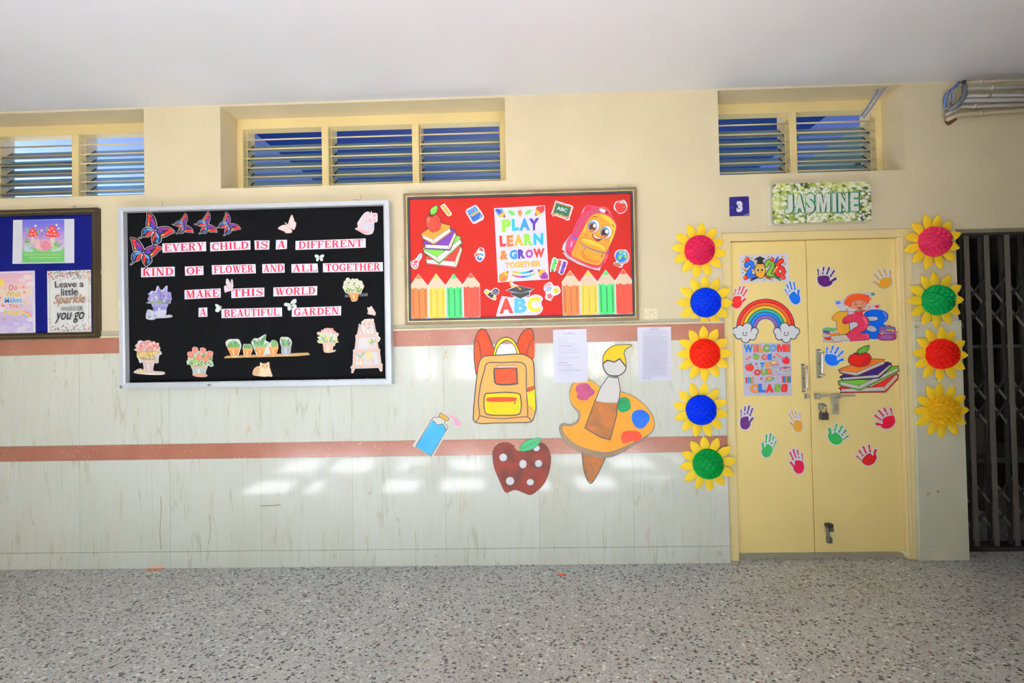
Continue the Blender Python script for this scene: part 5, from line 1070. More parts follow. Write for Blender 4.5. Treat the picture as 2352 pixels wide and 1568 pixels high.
for p0, p1, w_, c_, m_ in (((262, 135), (360, 188), 26, (110, 196, 90), (70, 160, 120)), ((478, 180), (570, 118), 26, (120, 200, 100), (60, 180, 160)), ((414, 115), (418, 215), 26, (244, 120, 60), (250, 190, 110))): a.poly(leafp(p0, p1, w_), c_); a.line([p0, p1], 4, m_)
G_, CY, AZ, PUR, RDD, ORR, YEL, MG = (140, 200, 70), (44, 186, 228), (56, 150, 246), (70, 36, 142), (232, 50, 50), (250, 122, 60), (252, 176, 66), (168, 74, 166)
for ch, q, c_ in (('P', [(178, 250), (300, 240), (300, 402), (187, 412)], G_), ('L', [(310, 241), (400, 236), (405, 385), (315, 395)], CY), ('A', [(408, 235), (540, 228), (545, 383), (408, 390)], AZ), ('Y', [(530, 234), (665, 225), (645, 384), (545, 390)], PUR),
                  ('L', [(150, 456), (232, 452), (237, 590), (160, 598)], RDD), ('E', [(243, 450), (328, 444), (330, 592), (248, 598)], ORR), ('A', [(338, 447), (455, 440), (460, 580), (338, 588)], YEL), ('R', [(465, 434), (578, 428), (580, 576), (468, 582)], G_), ('N', [(588, 426), (716, 420), (716, 568), (592, 574)], CY),
                  ('&', [(160, 645), (262, 640), (262, 762), (160, 768)], ORR), ('G', [(282, 637), (380, 632), (382, 756), (285, 760)], AZ), ('R', [(388, 632), (478, 628), (482, 746), (392, 752)], PUR), ('O', [(487, 634), (585, 630), (585, 738), (489, 744)], MG), ('W', [(585, 622), (733, 614), (725, 733), (597, 740)], RDD)):
    a.text(ch, q, c_, .06)
a.text('TOGETHER', [(220, 800), (683, 772), (683, 848), (230, 872)], YEL, .045)
for (y0, y1, x0, x1, sg), cs in (((915, 900, 325, 585, 24), (YEL, G_, CY, AZ, PUR)), ((958, 940, 312, 605, 34), (ORR, RDD, MG, PUR, AZ, CY, G_))):
    n_ = len(cs)
    for k, c_ in enumerate(cs): a.line([(x0+(x1-x0)*u, y0+(y1-y0)*u+sg*4*u*(1-u)) for u in [(k+j/4)/n_ for j in range(5)]], 24 if n_ == 5 else 20, c_)
a.build('wall_poster', 'white poster reading PLAY LEARN & GROW TOGETHER in coloured letters', 'poster')
# chalkboard, apple, globe, felt pens
a = stk(B2, 0, 0, [(590, 322), (615, 322), (905, 408), (916, 440), (850, 640), (850, 665), (800, 678), (750, 650), (590, 590), (555, 605), (510, 545), (530, 520)])
a.poly([(600, 342), (890, 430), (835, 620), (550, 540)], (186, 104, 50)); a.poly([(615, 362), (872, 442), (822, 608), (560, 535)], (30, 84, 62)); a.poly([(530, 535), (835, 622), (832, 645), (528, 555)], (214, 130, 60)); a.poly([(545, 560), (580, 570), (570, 588), (545, 580)], (150, 84, 44)); a.poly([(775, 635), (808, 642), (800, 660), (770, 650)], (150, 84, 44))
a.text('ABC', [(628, 415), (812, 470), (795, 530), (618, 480)], (240, 240, 240), .02); a.line([(600, 548), (650, 560)], 12, (236, 236, 236)); a.line([(670, 575), (710, 570)], 10, (246, 190, 60)); a.poly([(752, 578), (812, 595), (808, 608), (748, 592)], (84, 88, 130)); fin(a, 'green chalkboard sticker reading ABC')
a = stk(B2, 0, 0, [(1645, 420), (1675, 345), (1740, 322), (1795, 320), (1815, 302), (1850, 320), (1880, 375), (1888, 450), (1850, 520), (1790, 552), (1740, 555), (1700, 520), (1655, 480)], 4)
a.poly([(1665, 425), (1695, 355), (1760, 340), (1800, 372), (1850, 380), (1875, 450), (1835, 515), (1770, 540), (1720, 530), (1690, 490)], (226, 46, 44), 4); a.poly(ell(1755, 362, 16, 12), (250, 180, 170)); a.poly(ell(1832, 438, 14, 10), (250, 190, 180)); a.poly(leafp((1815, 375), (1822, 318), 15), (92, 170, 70)); a.line([(1815, 385), (1862, 372)], 8, OC); fin(a, 'round red apple sticker in the upper right corner')
a = stk(B2, 0, 0, [(1655, 1310), (1680, 1230), (1745, 1198), (1820, 1200), (1870, 1205), (1920, 1280), (1922, 1370), (1890, 1430), (1820, 1462), (1800, 1510), (1760, 1525), (1640, 1470), (1650, 1430), (1690, 1410)], 3)
a.line(ell(1790, 1325, 112, 118, 0, 16, -52, 120), 12, (110, 60, 40)); a.poly(ell(1780, 1318, 106, 110), (36, 116, 224)); a.poly(ell(1810, 1275, 60, 50), (80, 170, 240)); a.poly([(1740, 1230), (1790, 1215), (1815, 1235), (1780, 1260), (1740, 1270)], (120, 180, 70), 3); a.poly([(1730, 1310), (1760, 1295), (1795, 1340), (1760, 1370), (1735, 1395)], (126, 190, 70), 3); a.poly([(1830, 1320), (1870, 1290), (1880, 1340), (1850, 1360)], (120, 180, 70), 3); a.poly(ell(1840, 1270, 26, 20), (176, 220, 250))
a.line([(1730, 1430), (1720, 1455)], 16, (110, 60, 40)); a.poly(ell(1715, 1472, 68, 28, 18), (150, 84, 54)); fin(a, 'globe sticker beside the right frame')
a = stk(B4, 0, 0, [(445, 25), (490, 5), (525, 30), (585, 30), (650, 45), (680, 80), (655, 160), (620, 250), (580, 268), (545, 240), (510, 235), (485, 215), (430, 220), (412, 195)], 2)
for (x0, y0), (x1, y1), c_, d_ in (((500, 30), (448, 200), (70, 176, 70), (40, 120, 50)), ((565, 50), (515, 222), (236, 70, 58), (180, 40, 40)), ((640, 70), (585, 240), (100, 54, 160), (66, 30, 110))):
    a.line([(x0, y0), (x1, y1)], 50, c_); a.line([(x0-20, y0+60), (x0+20, y0+72)], 8, OC); a.line([(x1-16, y1), (x1+18, y1+6)], 20, OC); a.line([(x0-6, y0+85), (x1-2, y1-20)], 8, tuple(min(255, v+50) for v in c_))
fin(a, 'sticker of three felt pens, green red and purple')
# smiling backpack
a = Art(B2, YR_)
a.base([(722, 1255), (775, 1245), (710, 1195), (735, 1100), (800, 1020), (880, 905), (960, 720), (1050, 560), (1120, 430), (1200, 388), (1330, 410), (1430, 425), (1560, 490), (1625, 570), (1640, 640), (1690, 720), (1697, 830), (1640, 1000), (1560, 1170), (1550, 1270), (1490, 1420), (1410, 1515), (1392, 1580), (1300, 1560), (1000, 1460), (800, 1350)], (226, 222, 228), th=.0010)
a.poly([(722, 1258), (775, 1248), (900, 1370), (1100, 1465), (1350, 1535), (1385, 1540), (1392, 1578), (1300, 1558), (1000, 1458), (800, 1348)], (196, 192, 202))
PK, PD, LN = (230, 52, 88), (186, 34, 66), (120, 30, 54)
a.po([(1100, 500), (1130, 430), (1200, 392), (1330, 412), (1430, 428), (1570, 500), (1625, 575), (1630, 625), (1400, 560), (1150, 560)], PK, LN, 6); a.poly([(1130, 500), (1150, 430), (1210, 400), (1250, 430), (1240, 480)], PD)
a.po([(882, 905), (960, 720), (1050, 570), (1180, 490), (1340, 480), (1520, 540), (1640, 640), (1690, 720), (1697, 830), (1640, 1000), (1560, 1170), (1545, 1270), (1480, 1420), (1400, 1510), (1330, 1530), (1180, 1490), (900, 1350), (790, 1250), (785, 1100), (830, 1000)], PK, LN, 7, 3)
a.line([(960, 930), (1030, 760), (1120, 620), (1230, 530), (1330, 495), (1400, 505)], 18, (96, 78, 92), sm=4); a.line([(1060, 560), (1120, 470), (1250, 440)], 12, PD)
a.poly([(800, 1070), (850, 1000), (900, 960), (980, 1010), (960, 1080), (900, 1210), (850, 1220), (795, 1180)], (236, 60, 104), 3); a.line([(880, 945), (930, 985), (992, 1005)], 24, (36, 90, 220), sm=3); a.poly([(870, 1060), (900, 1040), (900, 1130), (860, 1150)], (250, 150, 176), 3)
a.poly([(790, 1210), (870, 1230), (900, 1320), (820, 1280)], PD); a.poly([(770, 1050), (790, 1030), (785, 1130), (740, 1150), (750, 1100)], (220, 216, 226))
OG, OD, OL = (252, 154, 48), (238, 116, 34), (252, 196, 66)
a.po([(1005, 980), (1080, 850), (1180, 650), (1300, 555), (1420, 545), (1560, 600), (1655, 700), (1688, 790), (1650, 960), (1560, 1160), (1520, 1240), (1480, 1290), (1440, 1420), (1370, 1490), (1200, 1460), (1000, 1380), (880, 1290), (940, 1130)], OG, LN, 7, 3)
a.poly([(1410, 560), (1560, 612), (1650, 705), (1680, 790), (1640, 960), (1560, 1130), (1590, 960), (1600, 800), (1540, 690), (1440, 620)], OL, 3); a.poly([(1090, 860), (1180, 670), (1120, 900), (1100, 960)], OL)
a.line([(1375, 485), (1420, 445), (1500, 450), (1560, 510), (1570, 570)], 26, (216, 60, 90), sm=4); a.line([(1380, 480), (1425, 440), (1505, 445), (1570, 510), (1578, 560)], 8, (240, 150, 60), sm=4); a.poly(ell(1450, 500, 70, 34, 22), (236, 234, 240)); a.poly([(1500, 500), (1550, 520), (1550, 565), (1480, 540)], (120, 30, 50))
for cx_, cy_, rx, ry, px_, py_ in ((1285, 775, 106, 122, 1262, 800), (1515, 885, 100, 122, 1480, 905)):
    a.poly(ell(cx_, cy_, rx, ry, 10), OC); a.poly(ell(cx_, cy_, rx-6, ry-6, 10), (216, 226, 236)); a.poly(ell(cx_+8, cy_-4, rx-14, ry-14, 10), (246, 246, 250)); a.poly(ell(px_, py_-15, 82, 96, 10), (80, 150, 206)); a.poly(ell(px_, py_, 72, 82, 10), (150, 66, 40)); a.poly(ell(px_-4, py_-2, 48, 62, 10), (24, 18, 18)); a.poly(ell(px_+38, py_-30, 32, 34), (250, 250, 252)); a.poly(ell(px_-12, py_+48, 26, 14), (206, 120, 90))
a.line([(1255, 625), (1300, 605), (1355, 612)], [6, 12, 6], OC, sm=4); a.line([(1605, 740), (1640, 770), (1645, 805)], [6, 12, 6], OC, sm=4)
for p0, p1 in (((1190, 710), (1175, 680)), ((1205, 685), (1192, 655)), ((1222, 665), (1215, 632)), ((1612, 860), (1645, 855)), ((1615, 885), (1645, 890)), ((1612, 910), (1640, 925))): a.line([p0, p1], 5, OC)
a.po([(1262, 915), (1330, 975), (1430, 990), (1400, 1035), (1340, 1048), (1290, 1015), (1265, 960)], (60, 16, 20), OC, 5, 3); a.poly([(1275, 925), (1335, 978), (1420, 993), (1400, 1005), (1330, 1000), (1285, 965)], (250, 250, 250), 2); a.poly([(1275, 985), (1310, 1000), (1350, 1030), (1330, 1042), (1295, 1018)], (226, 60, 60), 2)
a.poly(ell(1140, 930, 50, 34, 20), (252, 140, 60)); a.poly(ell(1520, 1035, 50, 30, 20), (252, 140, 60))
a.po([(1030, 1060), (1050, 1000), (1110, 985), (1250, 1020), (1420, 1085), (1500, 1140), (1515, 1200), (1495, 1260), (1300, 1215), (1120, 1130)], OG, (170, 70, 30), 6, 3); a.poly([(1070, 1020), (1120, 1000), (1260, 1040), (1420, 1110), (1490, 1170), (1470, 1205), (1300, 1130), (1140, 1080)], OL, 3)
a.po([(1030, 1080), (1120, 1145), (1300, 1225), (1495, 1275), (1440, 1410), (1370, 1482), (1210, 1455), (1010, 1375), (950, 1310), (960, 1220)], OG, (170, 70, 30), 6, 3); a.poly([(1080, 1180), (1060, 1260), (1110, 1370), (1300, 1440), (1400, 1400), (1250, 1380), (1120, 1290)], OD, 3)
a.line([(1035, 1068), (1130, 1140), (1310, 1215), (1500, 1268)], 26, (92, 78, 84), sm=4); a.line([(1035, 1068), (1130, 1140), (1310, 1215), (1500, 1268)], 6, (150, 140, 146), sm=4); a.line([(1130, 1160), (1108, 1215)], 18, (92, 80, 84)); a.line([(1440, 1275), (1422, 1345)], 18, (92, 80, 84)); a.poly(ell(1540, 1240, 14, 16), (36, 90, 220)); a.poly([(1545, 1270), (1530, 1360), (1470, 1430), (1495, 1340)], (240, 96, 130))
fin(a, 'large smiling orange and pink backpack cut-out on the red board')
# ---------------------------------------------------------------- painted cut-outs on the tiles
B5 = (930, 740, 3.7333); B6 = (1240, 740, 4.0205); B7 = (1530, 500, 3.5647); B8 = (1850, 480, 2.9049); C1 = (1530, 860, 5.6); C2 = (1850, 760, 4.6111); D3 = (1690, 570, 16.507); D4 = (1690, 780, 11.2); D5 = (1880, 660, 11.2); D6 = (1760, 410, 9.408)
YT = -.0107
def painted(name, c0, c1, sc_=8.0, rough=.5):
    m, nt, b, nd = NT(name); g = nd('ShaderNodeNewGeometry'); n = nd('ShaderNodeTexNoise', i_Scale=sc_, i_Detail=8.0, i_Distortion=1.2); nt.links.new(g.outputs['Position'], n.inputs['Vector'])
    r = ramp(nd, [(.38, c0), (.66, c1)]); nt.links.new(n.outputs['Fac'], r.inputs[0]); nt.links.new(r.outputs[0], b.inputs['Base Color']); b.inputs['Roughness'].default_value = rough; b.inputs['Specular IOR Level'].default_value = .15; return m
ORG = painted('orange_poster_paint', (248, 176, 100), (244, 166, 92), 6); RDP = painted('red_brown_poster_paint', (196, 68, 36), (176, 56, 32), 10); RDO = painted('orange_red_poster_paint', (222, 82, 46), (206, 66, 40), 12); YLP = painted('yellow_poster_paint', (250, 214, 46), (244, 204, 40), 6)
def part(fr, parent, name, Y, fn, label=None):
    a = Art(fr, Y); fn(a); o = a.build(name, parent=parent)
    if label: o['label'] = label
    return o
c_ = px(B5, 850, 500, YT)
bp = thing('backpack_cutout', 'orange hand-painted backpack cut-out under the red board', 'cut-out', c_)
INK = (34, 28, 26)
part(B5, bp, 'strap', YT, lambda a: (a.base([(608, 120), (640, 66), (672, 60), (695, 75), (760, 215), (760, 280), (655, 330), (615, 450), (605, 420), (592, 260)], RDP, 3, .002), a.poly([(606, 150), (632, 180), (655, 300), (620, 420), (600, 380), (594, 260)], RDO, 3), a.line([(615, 450), (605, 410), (593, 280), (600, 150), (640, 66), (672, 60), (700, 80), (762, 225)], 8, INK, sm=4), a.line([(606, 150), (632, 175), (645, 240), (656, 310)], 7, INK, sm=4)))
part(B5, bp, 'strap', YT, lambda a: (a.base([(962, 190), (1000, 95), (1060, 53), (1095, 75), (1108, 150), (1112, 240), (1100, 320), (1040, 290), (980, 270)], RDP, 3, .002), a.poly([(1104, 148), (1075, 175), (1050, 270), (1098, 315), (1111, 240)], RDO, 2), a.line([(960, 190), (1000, 95), (1060, 53), (1095, 75), (1108, 150)], 8, INK, sm=4), a.line([(1106, 148), (1075, 170), (1045, 275)], 7, INK, sm=4)))
def hnd(a):
    o_ = spl([(755, 280), (775, 205), (810, 150), (870, 128), (925, 150), (965, 210), (988, 270)], 5, False); i_ = spl([(962, 270), (945, 215), (910, 170), (870, 156), (830, 175), (795, 220), (775, 280)], 5, False)
    a.base(o_+i_, YLP, 0, .003); a.line(o_, 7, INK); a.line(i_, 6, INK)
part(B5, bp, 'handle', YT, hnd)
def bdy(a):
    P = [(655, 310), (700, 288), (830, 280), (985, 272), (1050, 290), (1095, 325), (1108, 400), (1112, 560), (1124, 720), (1115, 780), (1085, 850), (1000, 858), (800, 862), (605, 858), (590, 760), (595, 680), (615, 480), (630, 370)]
    a.base(P, ORG, 3, .0035); a.line(spl(P, 4), 9, INK, True)
    a.line([(605, 856), (640, 800), (630, 680), (650, 530), (680, 420), (708, 350), (830, 345), (980, 342), (1022, 360), (1040, 400), (1042, 560), (1052, 740), (1052, 810)], 9, INK, sm=4); a.line([(645, 800), (720, 818), (850, 825), (960, 815), (1052, 812), (1085, 850)], 9, INK, sm=3); a.line([(1060, 715), (1118, 765)], 7, INK)
part(B5, bp, 'body', YT, bdy)
YB5 = YT-.0038
part(B5, bp, 'front_panel', YB5, lambda a: (a.base([(760, 395), (958, 390), (965, 480), (955, 530), (780, 535), (762, 480)], RDO, 0, .0006), a.line([(765, 398), (768, 470), (790, 530), (950, 528), (962, 500), (958, 395)], 13, INK, sm=3), a.line([(762, 396), (960, 390)], 9, INK), a.poly([(780, 388), (795, 370), (955, 368), (956, 388)], (238, 200, 182)), a.line([(780, 388), (795, 370), (955, 368)], 4, INK)), 'red panel with a pink flap')
part(B5, bp, 'front_pocket', YB5, lambda a: (a.base([(690, 615), (740, 607), (870, 600), (970, 610), (992, 640), (997, 740), (970, 790), (850, 797), (720, 792), (685, 760), (678, 680)], YLP, 3, .0008), a.line(spl([(690, 615), (740, 607), (870, 600), (970, 610), (992, 640), (997, 740), (970, 790), (850, 797), (720, 792), (685, 760), (678, 680)], 4), 10, INK, True), a.poly([(700, 660), (715, 645), (850, 640), (950, 645), (958, 660), (940, 678), (800, 682), (710, 678)], RDP, 3), a.line([(942, 680), (942, 700)], 10, INK)), 'yellow pocket with a red zip')
part(B5, bp, 'side_pocket', YB5, lambda a: (a.base([(1045, 595), (1112, 572), (1120, 720), (1116, 765), (1058, 712)], YLP, 0, .0006), a.poly([(1044, 590), (1060, 562), (1108, 550), (1110, 570), (1060, 592)], RDO, 2), a.line(spl([(1044, 590), (1060, 562), (1108, 550), (1110, 570), (1060, 592)], 3), 6, INK, True)), 'yellow side pocket')
# bottle
bt = thing('bottle_cutout', 'white hand-drawn water bottle cut-out with blue water, tilted, left of the apple', 'cut-out', px(B5, 240, 960, YT))
part(B5, bt, 'card', YT, lambda a: (a.base([(65, 1058), (215, 810), (285, 795), (300, 768), (350, 778), (420, 785), (455, 840), (492, 858), (485, 890), (450, 900), (415, 870), (395, 840), (378, 870), (380, 920), (240, 1148), (200, 1140)], (226, 222, 208), 0, .0016), a.line([(345, 845), (340, 860), (368, 890), (365, 910), (345, 940), (240, 1120), (215, 1138), (105, 1075), (98, 1055), (130, 1000), (232, 830), (262, 815), (300, 812)], 5, INK, sm=4)))
part(B5, bt, 'water', YT-.0020, lambda a: (a.poly([(232, 845), (252, 850), (272, 875), (300, 878), (325, 872), (345, 900), (348, 935), (235, 1120), (212, 1134), (108, 1072), (100, 1055), (150, 975)], painted('blue_poster_paint', (86, 184, 240), (74, 172, 234), 5), 2), a.line([(232, 845), (252, 850), (272, 875), (300, 878), (325, 872), (345, 900), (348, 935)], 5, INK, sm=4)), 'blue water')
part(B5, bt, 'cap', YT-.0022, lambda a: (a.po([(300, 785), (312, 780), (370, 818), (374, 838), (360, 845), (298, 810)], (226, 170, 60), INK, 5, 3), [a.line([(310+k*13, 793+k*8), (306+k*13, 806+k*8)], 4, (120, 84, 30)) for k in range(4)]), 'yellow cap')
part(B5, bt, 'straw', YT-.0022, lambda a: a.poly([(345, 788), (400, 800), (445, 830), (482, 870), (470, 888), (430, 880), (420, 850), (400, 818)], (246, 164, 198), 3), 'pink straw')
# apple
ap = thing('apple_cutout', 'dark red painted apple cut-out with white dots, low on the tiles', 'cut-out', px(B5, 1000, 1260, YT))
APM = painted('brownish_red_poster_paint', (78, 36, 28), (116, 42, 28), 7)
def apb(a):
    P = [(752, 1130), (770, 1070), (820, 1035), (880, 1030), (930, 1055), (985, 1095), (1050, 1070), (1120, 1035), (1180, 1035), (1225, 1075), (1250, 1150), (1245, 1240), (1220, 1330), (1180, 1400), (1120, 1455), (1075, 1478), (1030, 1465), (960, 1438), (920, 1440), (880, 1458), (850, 1440), (800, 1330), (765, 1240)]
    a.base(P, APM, 3, .002); a.line(spl(P, 4), 4, (60, 26, 22), True)
part(B5, ap, 'body', YT, apb)
for x_, y_, rx, ry in ((843, 1158, 34, 35), (1012, 1215, 33, 38), (1146, 1210, 32, 32), (902, 1360, 37, 37), (1075, 1370, 32, 29), (1128, 1078, 30, 28)):
    part(B5, ap, 'dot', YT-.0023, lambda a: (a.poly(ell(x_, y_, rx, ry, n=14), (226, 230, 236)), a.line(ell(x_, y_, rx, ry, n=14), 3, (110, 40, 34), True)), 'white dot')
part(B5, ap, 'stem', YT-.0020, lambda a: a.base([(935, 1070), (955, 1055), (988, 1085), (985, 1105), (960, 1098)], (166, 128, 92), 0, .0012), 'tan stem')
part(B5, ap, 'leaf', YT-.0023, lambda a: (a.base([(988, 1100), (1000, 1050), (1060, 1008), (1120, 996), (1168, 998), (1140, 1050), (1085, 1090), (1020, 1105)], (38, 142, 86), 3, .0012), a.line(spl([(988, 1100), (1000, 1050), (1060, 1008), (1120, 996), (1168, 998), (1140, 1050), (1085, 1090), (1020, 1105)], 4), 5, (20, 70, 44), True), a.line([(995, 1092), (1150, 1008)], 4, (20, 80, 50)), [a.line([(1015+k*28, 1080-k*15), (1018+k*30, 1052-k*13)], 3, (20, 80, 50)) for k in range(4)], [a.line([(1015+k*28, 1080-k*15), (1042+k*28, 1080-k*14)], 3, (20, 80, 50)) for k in range(4)]), 'green leaf')
a = Art(B5, YT+.0015); a.base([(788, 1325), (806, 1365), (778, 1345)], (230, 228, 232), th=.0008); a.build('paper_corner', 'tiny white paper corner peeking out left of the painted apple', 'paper')
# palette and brush
pa_ = thing('palette_cutout', 'orange painted palette cut-out with four blobs and a grey edge', 'cut-out', px(B6, 620, 880, YT))
PAL = painted('palette_orange_paint', (246, 164, 66), (240, 152, 54), 5); EDG = painted('grey_brown_paint', (146, 118, 86), (124, 104, 82), 8)
P0 = [(275, 650), (290, 590), (330, 550), (430, 530), (480, 540), (560, 600), (640, 640), (742, 640), (850, 675), (950, 745), (1030, 840), (1058, 920), (1050, 990), (1000, 1045), (900, 1110), (780, 1190), (680, 1235), (600, 1248), (480, 1225), (340, 1180), (240, 1110), (195, 1040), (180, 975), (205, 935), (280, 940), (330, 920), (355, 880), (350, 830), (300, 770), (280, 710)]
P1 = [(278, 650), (292, 592), (332, 552), (430, 532), (480, 542), (560, 602), (640, 642), (742, 642), (850, 677), (950, 747), (1028, 840), (1056, 920), (1046, 985), (1000, 1035), (900, 1090), (760, 1160), (640, 1198), (560, 1198), (440, 1170), (330, 1125), (250, 1060), (208, 990), (215, 955), (290, 955), (345, 930), (372, 880), (365, 820), (305, 770), (282, 710)]
part(B6, pa_, 'edge', YT, lambda a: (a.base(P0, EDG, 3, .002), a.line(spl(P0, 4), 5, (78, 82, 92), True)), 'grey brown edge')
part(B6, pa_, 'face', YT-.0022, lambda a: (a.base(P1, PAL, 3, .0008), a.line(spl(P1[14:29], 4, False), 5, (86, 84, 90)), a.line(spl(P1[:15], 4, False), 4, (110, 112, 70))))
for P, c_, lb in (([(330, 620), (345, 580), (400, 562), (450, 570), (470, 600), (500, 625), (502, 660), (460, 690), (430, 720), (370, 715), (342, 690), (345, 655)], (140, 60, 92), 'plum paint blob'), ([(728, 725), (745, 695), (790, 692), (825, 710), (838, 770), (830, 805), (770, 832), (725, 810), (720, 765)], (24, 104, 62), 'green paint blob'),
                 ([(852, 850), (880, 815), (940, 808), (980, 825), (1012, 860), (1008, 910), (960, 970), (920, 980), (880, 960), (850, 900)], (40, 98, 222), 'blue paint blob'), ([(750, 1050), (775, 1010), (840, 1000), (910, 1010), (938, 1040), (935, 1080), (900, 1100), (850, 1095), (790, 1118), (760, 1105)], (226, 74, 54), 'red paint blob')):
    part(B6, pa_, 'paint_blob', YT-.0032, lambda a: a.base(P, painted('blob_paint', c_, tuple(min(255, int(v*1.14)+4) for v in c_), 14, .3), 3, .0006), lb)
br = thing('paintbrush_cutout', 'painted paintbrush cut-out with yellow bristles, upright across the orange palette', 'cut-out', px(B6, 580, 850, YT))
BRW = painted('streaky_brown_paint', (128, 84, 48), (166, 98, 50), 12)
YBR = YT-.0038
part(B6, br, 'handle', YBR, lambda a: (a.base([(515, 725), (600, 740), (720, 742), (708, 860), (650, 1085), (560, 1065), (415, 975)], BRW, 0, .0012), a.line([(512, 715), (415, 975), (560, 1062), (650, 1086), (708, 860), (722, 730)], 8, INK)), 'brown handle')
part(B6, br, 'handle_tip', YT, lambda a: (a.base([(388, 1206), (480, 1232), (560, 1250), (606, 1250), (540, 1390), (480, 1485), (440, 1455), (405, 1360)], BRW, 0, .0012), a.line([(388, 1206), (405, 1360), (440, 1455), (478, 1485), (540, 1390), (606, 1250)], 8, INK, sm=3)), 'brown pointed tip below the palette')
part(B6, br, 'ferrule', YBR, lambda a: (a.base([(632, 500), (725, 512), (742, 620), (735, 690), (720, 745), (600, 740), (512, 724), (560, 600)], (228, 222, 216), 0, .0012), a.line([(632, 500), (560, 600), (512, 724)], 7, INK), a.line([(725, 512), (742, 620), (735, 690), (720, 745)], 7, INK), a.line([(635, 486), (680, 496), (725, 500)], 9, INK), a.line([(632, 502), (680, 510), (724, 514)], 6, INK)), 'white ferrule')
part(B6, br, 'bristle_base', YBR, lambda a: (a.base([(585, 380), (625, 348), (690, 368), (735, 335), (798, 415), (780, 455), (725, 490), (640, 486), (600, 440)], (226, 222, 218), 0, .0012), a.line([(583, 380), (592, 430), (635, 485), (725, 492), (780, 455), (797, 415)], 9, INK, sm=4)), 'white lower bristles')
part(B6, br, 'bristle_tip', YBR-.0006, lambda a: (a.base([(585, 378), (584, 320), (610, 270), (660, 225), (720, 208), (850, 210), (800, 240), (775, 280), (790, 340), (798, 412), (735, 335), (690, 366), (625, 348)], painted('golden_yellow_paint', (250, 200, 50), (246, 190, 44), 6), 0, .0012), a.line([(585, 378), (584, 320), (610, 270), (660, 225), (720, 208), (852, 210), (800, 240), (777, 280), (790, 340), (798, 412)], 5, INK, sm=3), a.line([(584, 380), (625, 350), (690, 367), (736, 336), (798, 414)], 11, INK)), 'yellow bristle tip')
# notices
def notice(q, lines, label):
    a = Art(B6, YT-.0045 if q[0][0] < 300 else YT); a.base(q, (234, 231, 248), th=.0005)
    for x0, x1, y_, c_, w_ in lines:
        x_ = x0
        while x_ < x1-3:
            l = min(R_.uniform(6, 26), x1-x_); a.poly(rct(x_, y_-w_/2+(x_-x0)*-.004, x_+l, y_+w_/2+(x_-x0)*-.004), c_); x_ += l+4
    return a.build('notice_sheet', label, 'notice')
g1_, g2_ = (208, 206, 220), (176, 174, 188)
L1 = [(258, 283, 93, g1_, 7), (215, 326, 106, g2_, 7)]+[(168, x1, y_, g1_, 5) for x1, y_ in ((268, 136), (262, 157), (256, 178), (330, 198), (372, 260), (368, 280), (383, 325), (280, 346), (300, 421), (290, 466))]+[(178, 300, 218, g2_, 6), (168, 335, 240, g1_, 5), (176, 230, 301, g1_, 5), (168, 258, 372, g2_, 7), (168, 305, 396, g2_, 5), (168, 388, 443, g2_, 5)]
notice([(120, 68), (431, 59), (442, 552), (134, 562)], L1, 'white typed notice overlapping the palette top, wide-spaced lines')
L2 = [(1020, 1092, 62, g2_, 5), (1012, 1090, 71, g2_, 5)]+[(946+(6 if k % 3 else 0), 1184-(R_.uniform(0, 70) if k % 4 == 3 else R_.uniform(0, 8)), 86+k*9.9, g1_ if k % 5 else (194, 192, 206), 4) for k in range(42)]+[(942, 1020, 514, g2_, 6), (945, 972, 522, g2_, 5)]
n2 = notice([(899, 45), (1210, 40), (1223, 537), (912, 544)], L2, 'white densely typed notice right of the paintbrush, nearest the flowers')
sg_ = Art(B6, YT-.0006); sg_.line(ell(1018, 510, 15, 16), 2, g2_, True); sg_.line(ell(982, 490, 24, 16), 2, (190, 188, 204), True); sg_.build('stamp', parent=n2)

# ---------------------------------------------------------------- honeycomb sunflowers
MPT = M((250, 208, 42), .55)
def petal_mesh():
    V, F = [], []; n, m_ = 11, 5; L = .108
    prof = [(0, .018), (.15, .0225), (.3, .0265), (.45, .0292), (.6, .028), (.75, .0222), (.87, .014), (.95, .007), (1, .0006)]
    def wd(u):
        for (a, x), (b, y) in zip(prof, prof[1:]):
            if u <= b: return x+(y-x)*(u-a)/(b-a)
        return .0006
    for i in range(n):
        u = i/(n-1); w = wd(u)
        for j in range(m_):
            v = j/(m_-1)*2-1
            V.append((v*w, -.005-.006*math.sin(u*2.3)+.0045*abs(v)*(1-u*.3)+.003*u, .074+u*L))
    for i in range(n-1):
        for j in range(m_-1): F.append((i*m_+j, i*m_+j+1, (i+1)*m_+j+1, (i+1)*m_+j))
    me = bpy.data.meshes.new('petal'); me.from_pydata(V, [], F); me.materials.append(MPT); me.polygons.foreach_set('use_smooth', [True]*len(F)); return me
PET = petal_mesh()
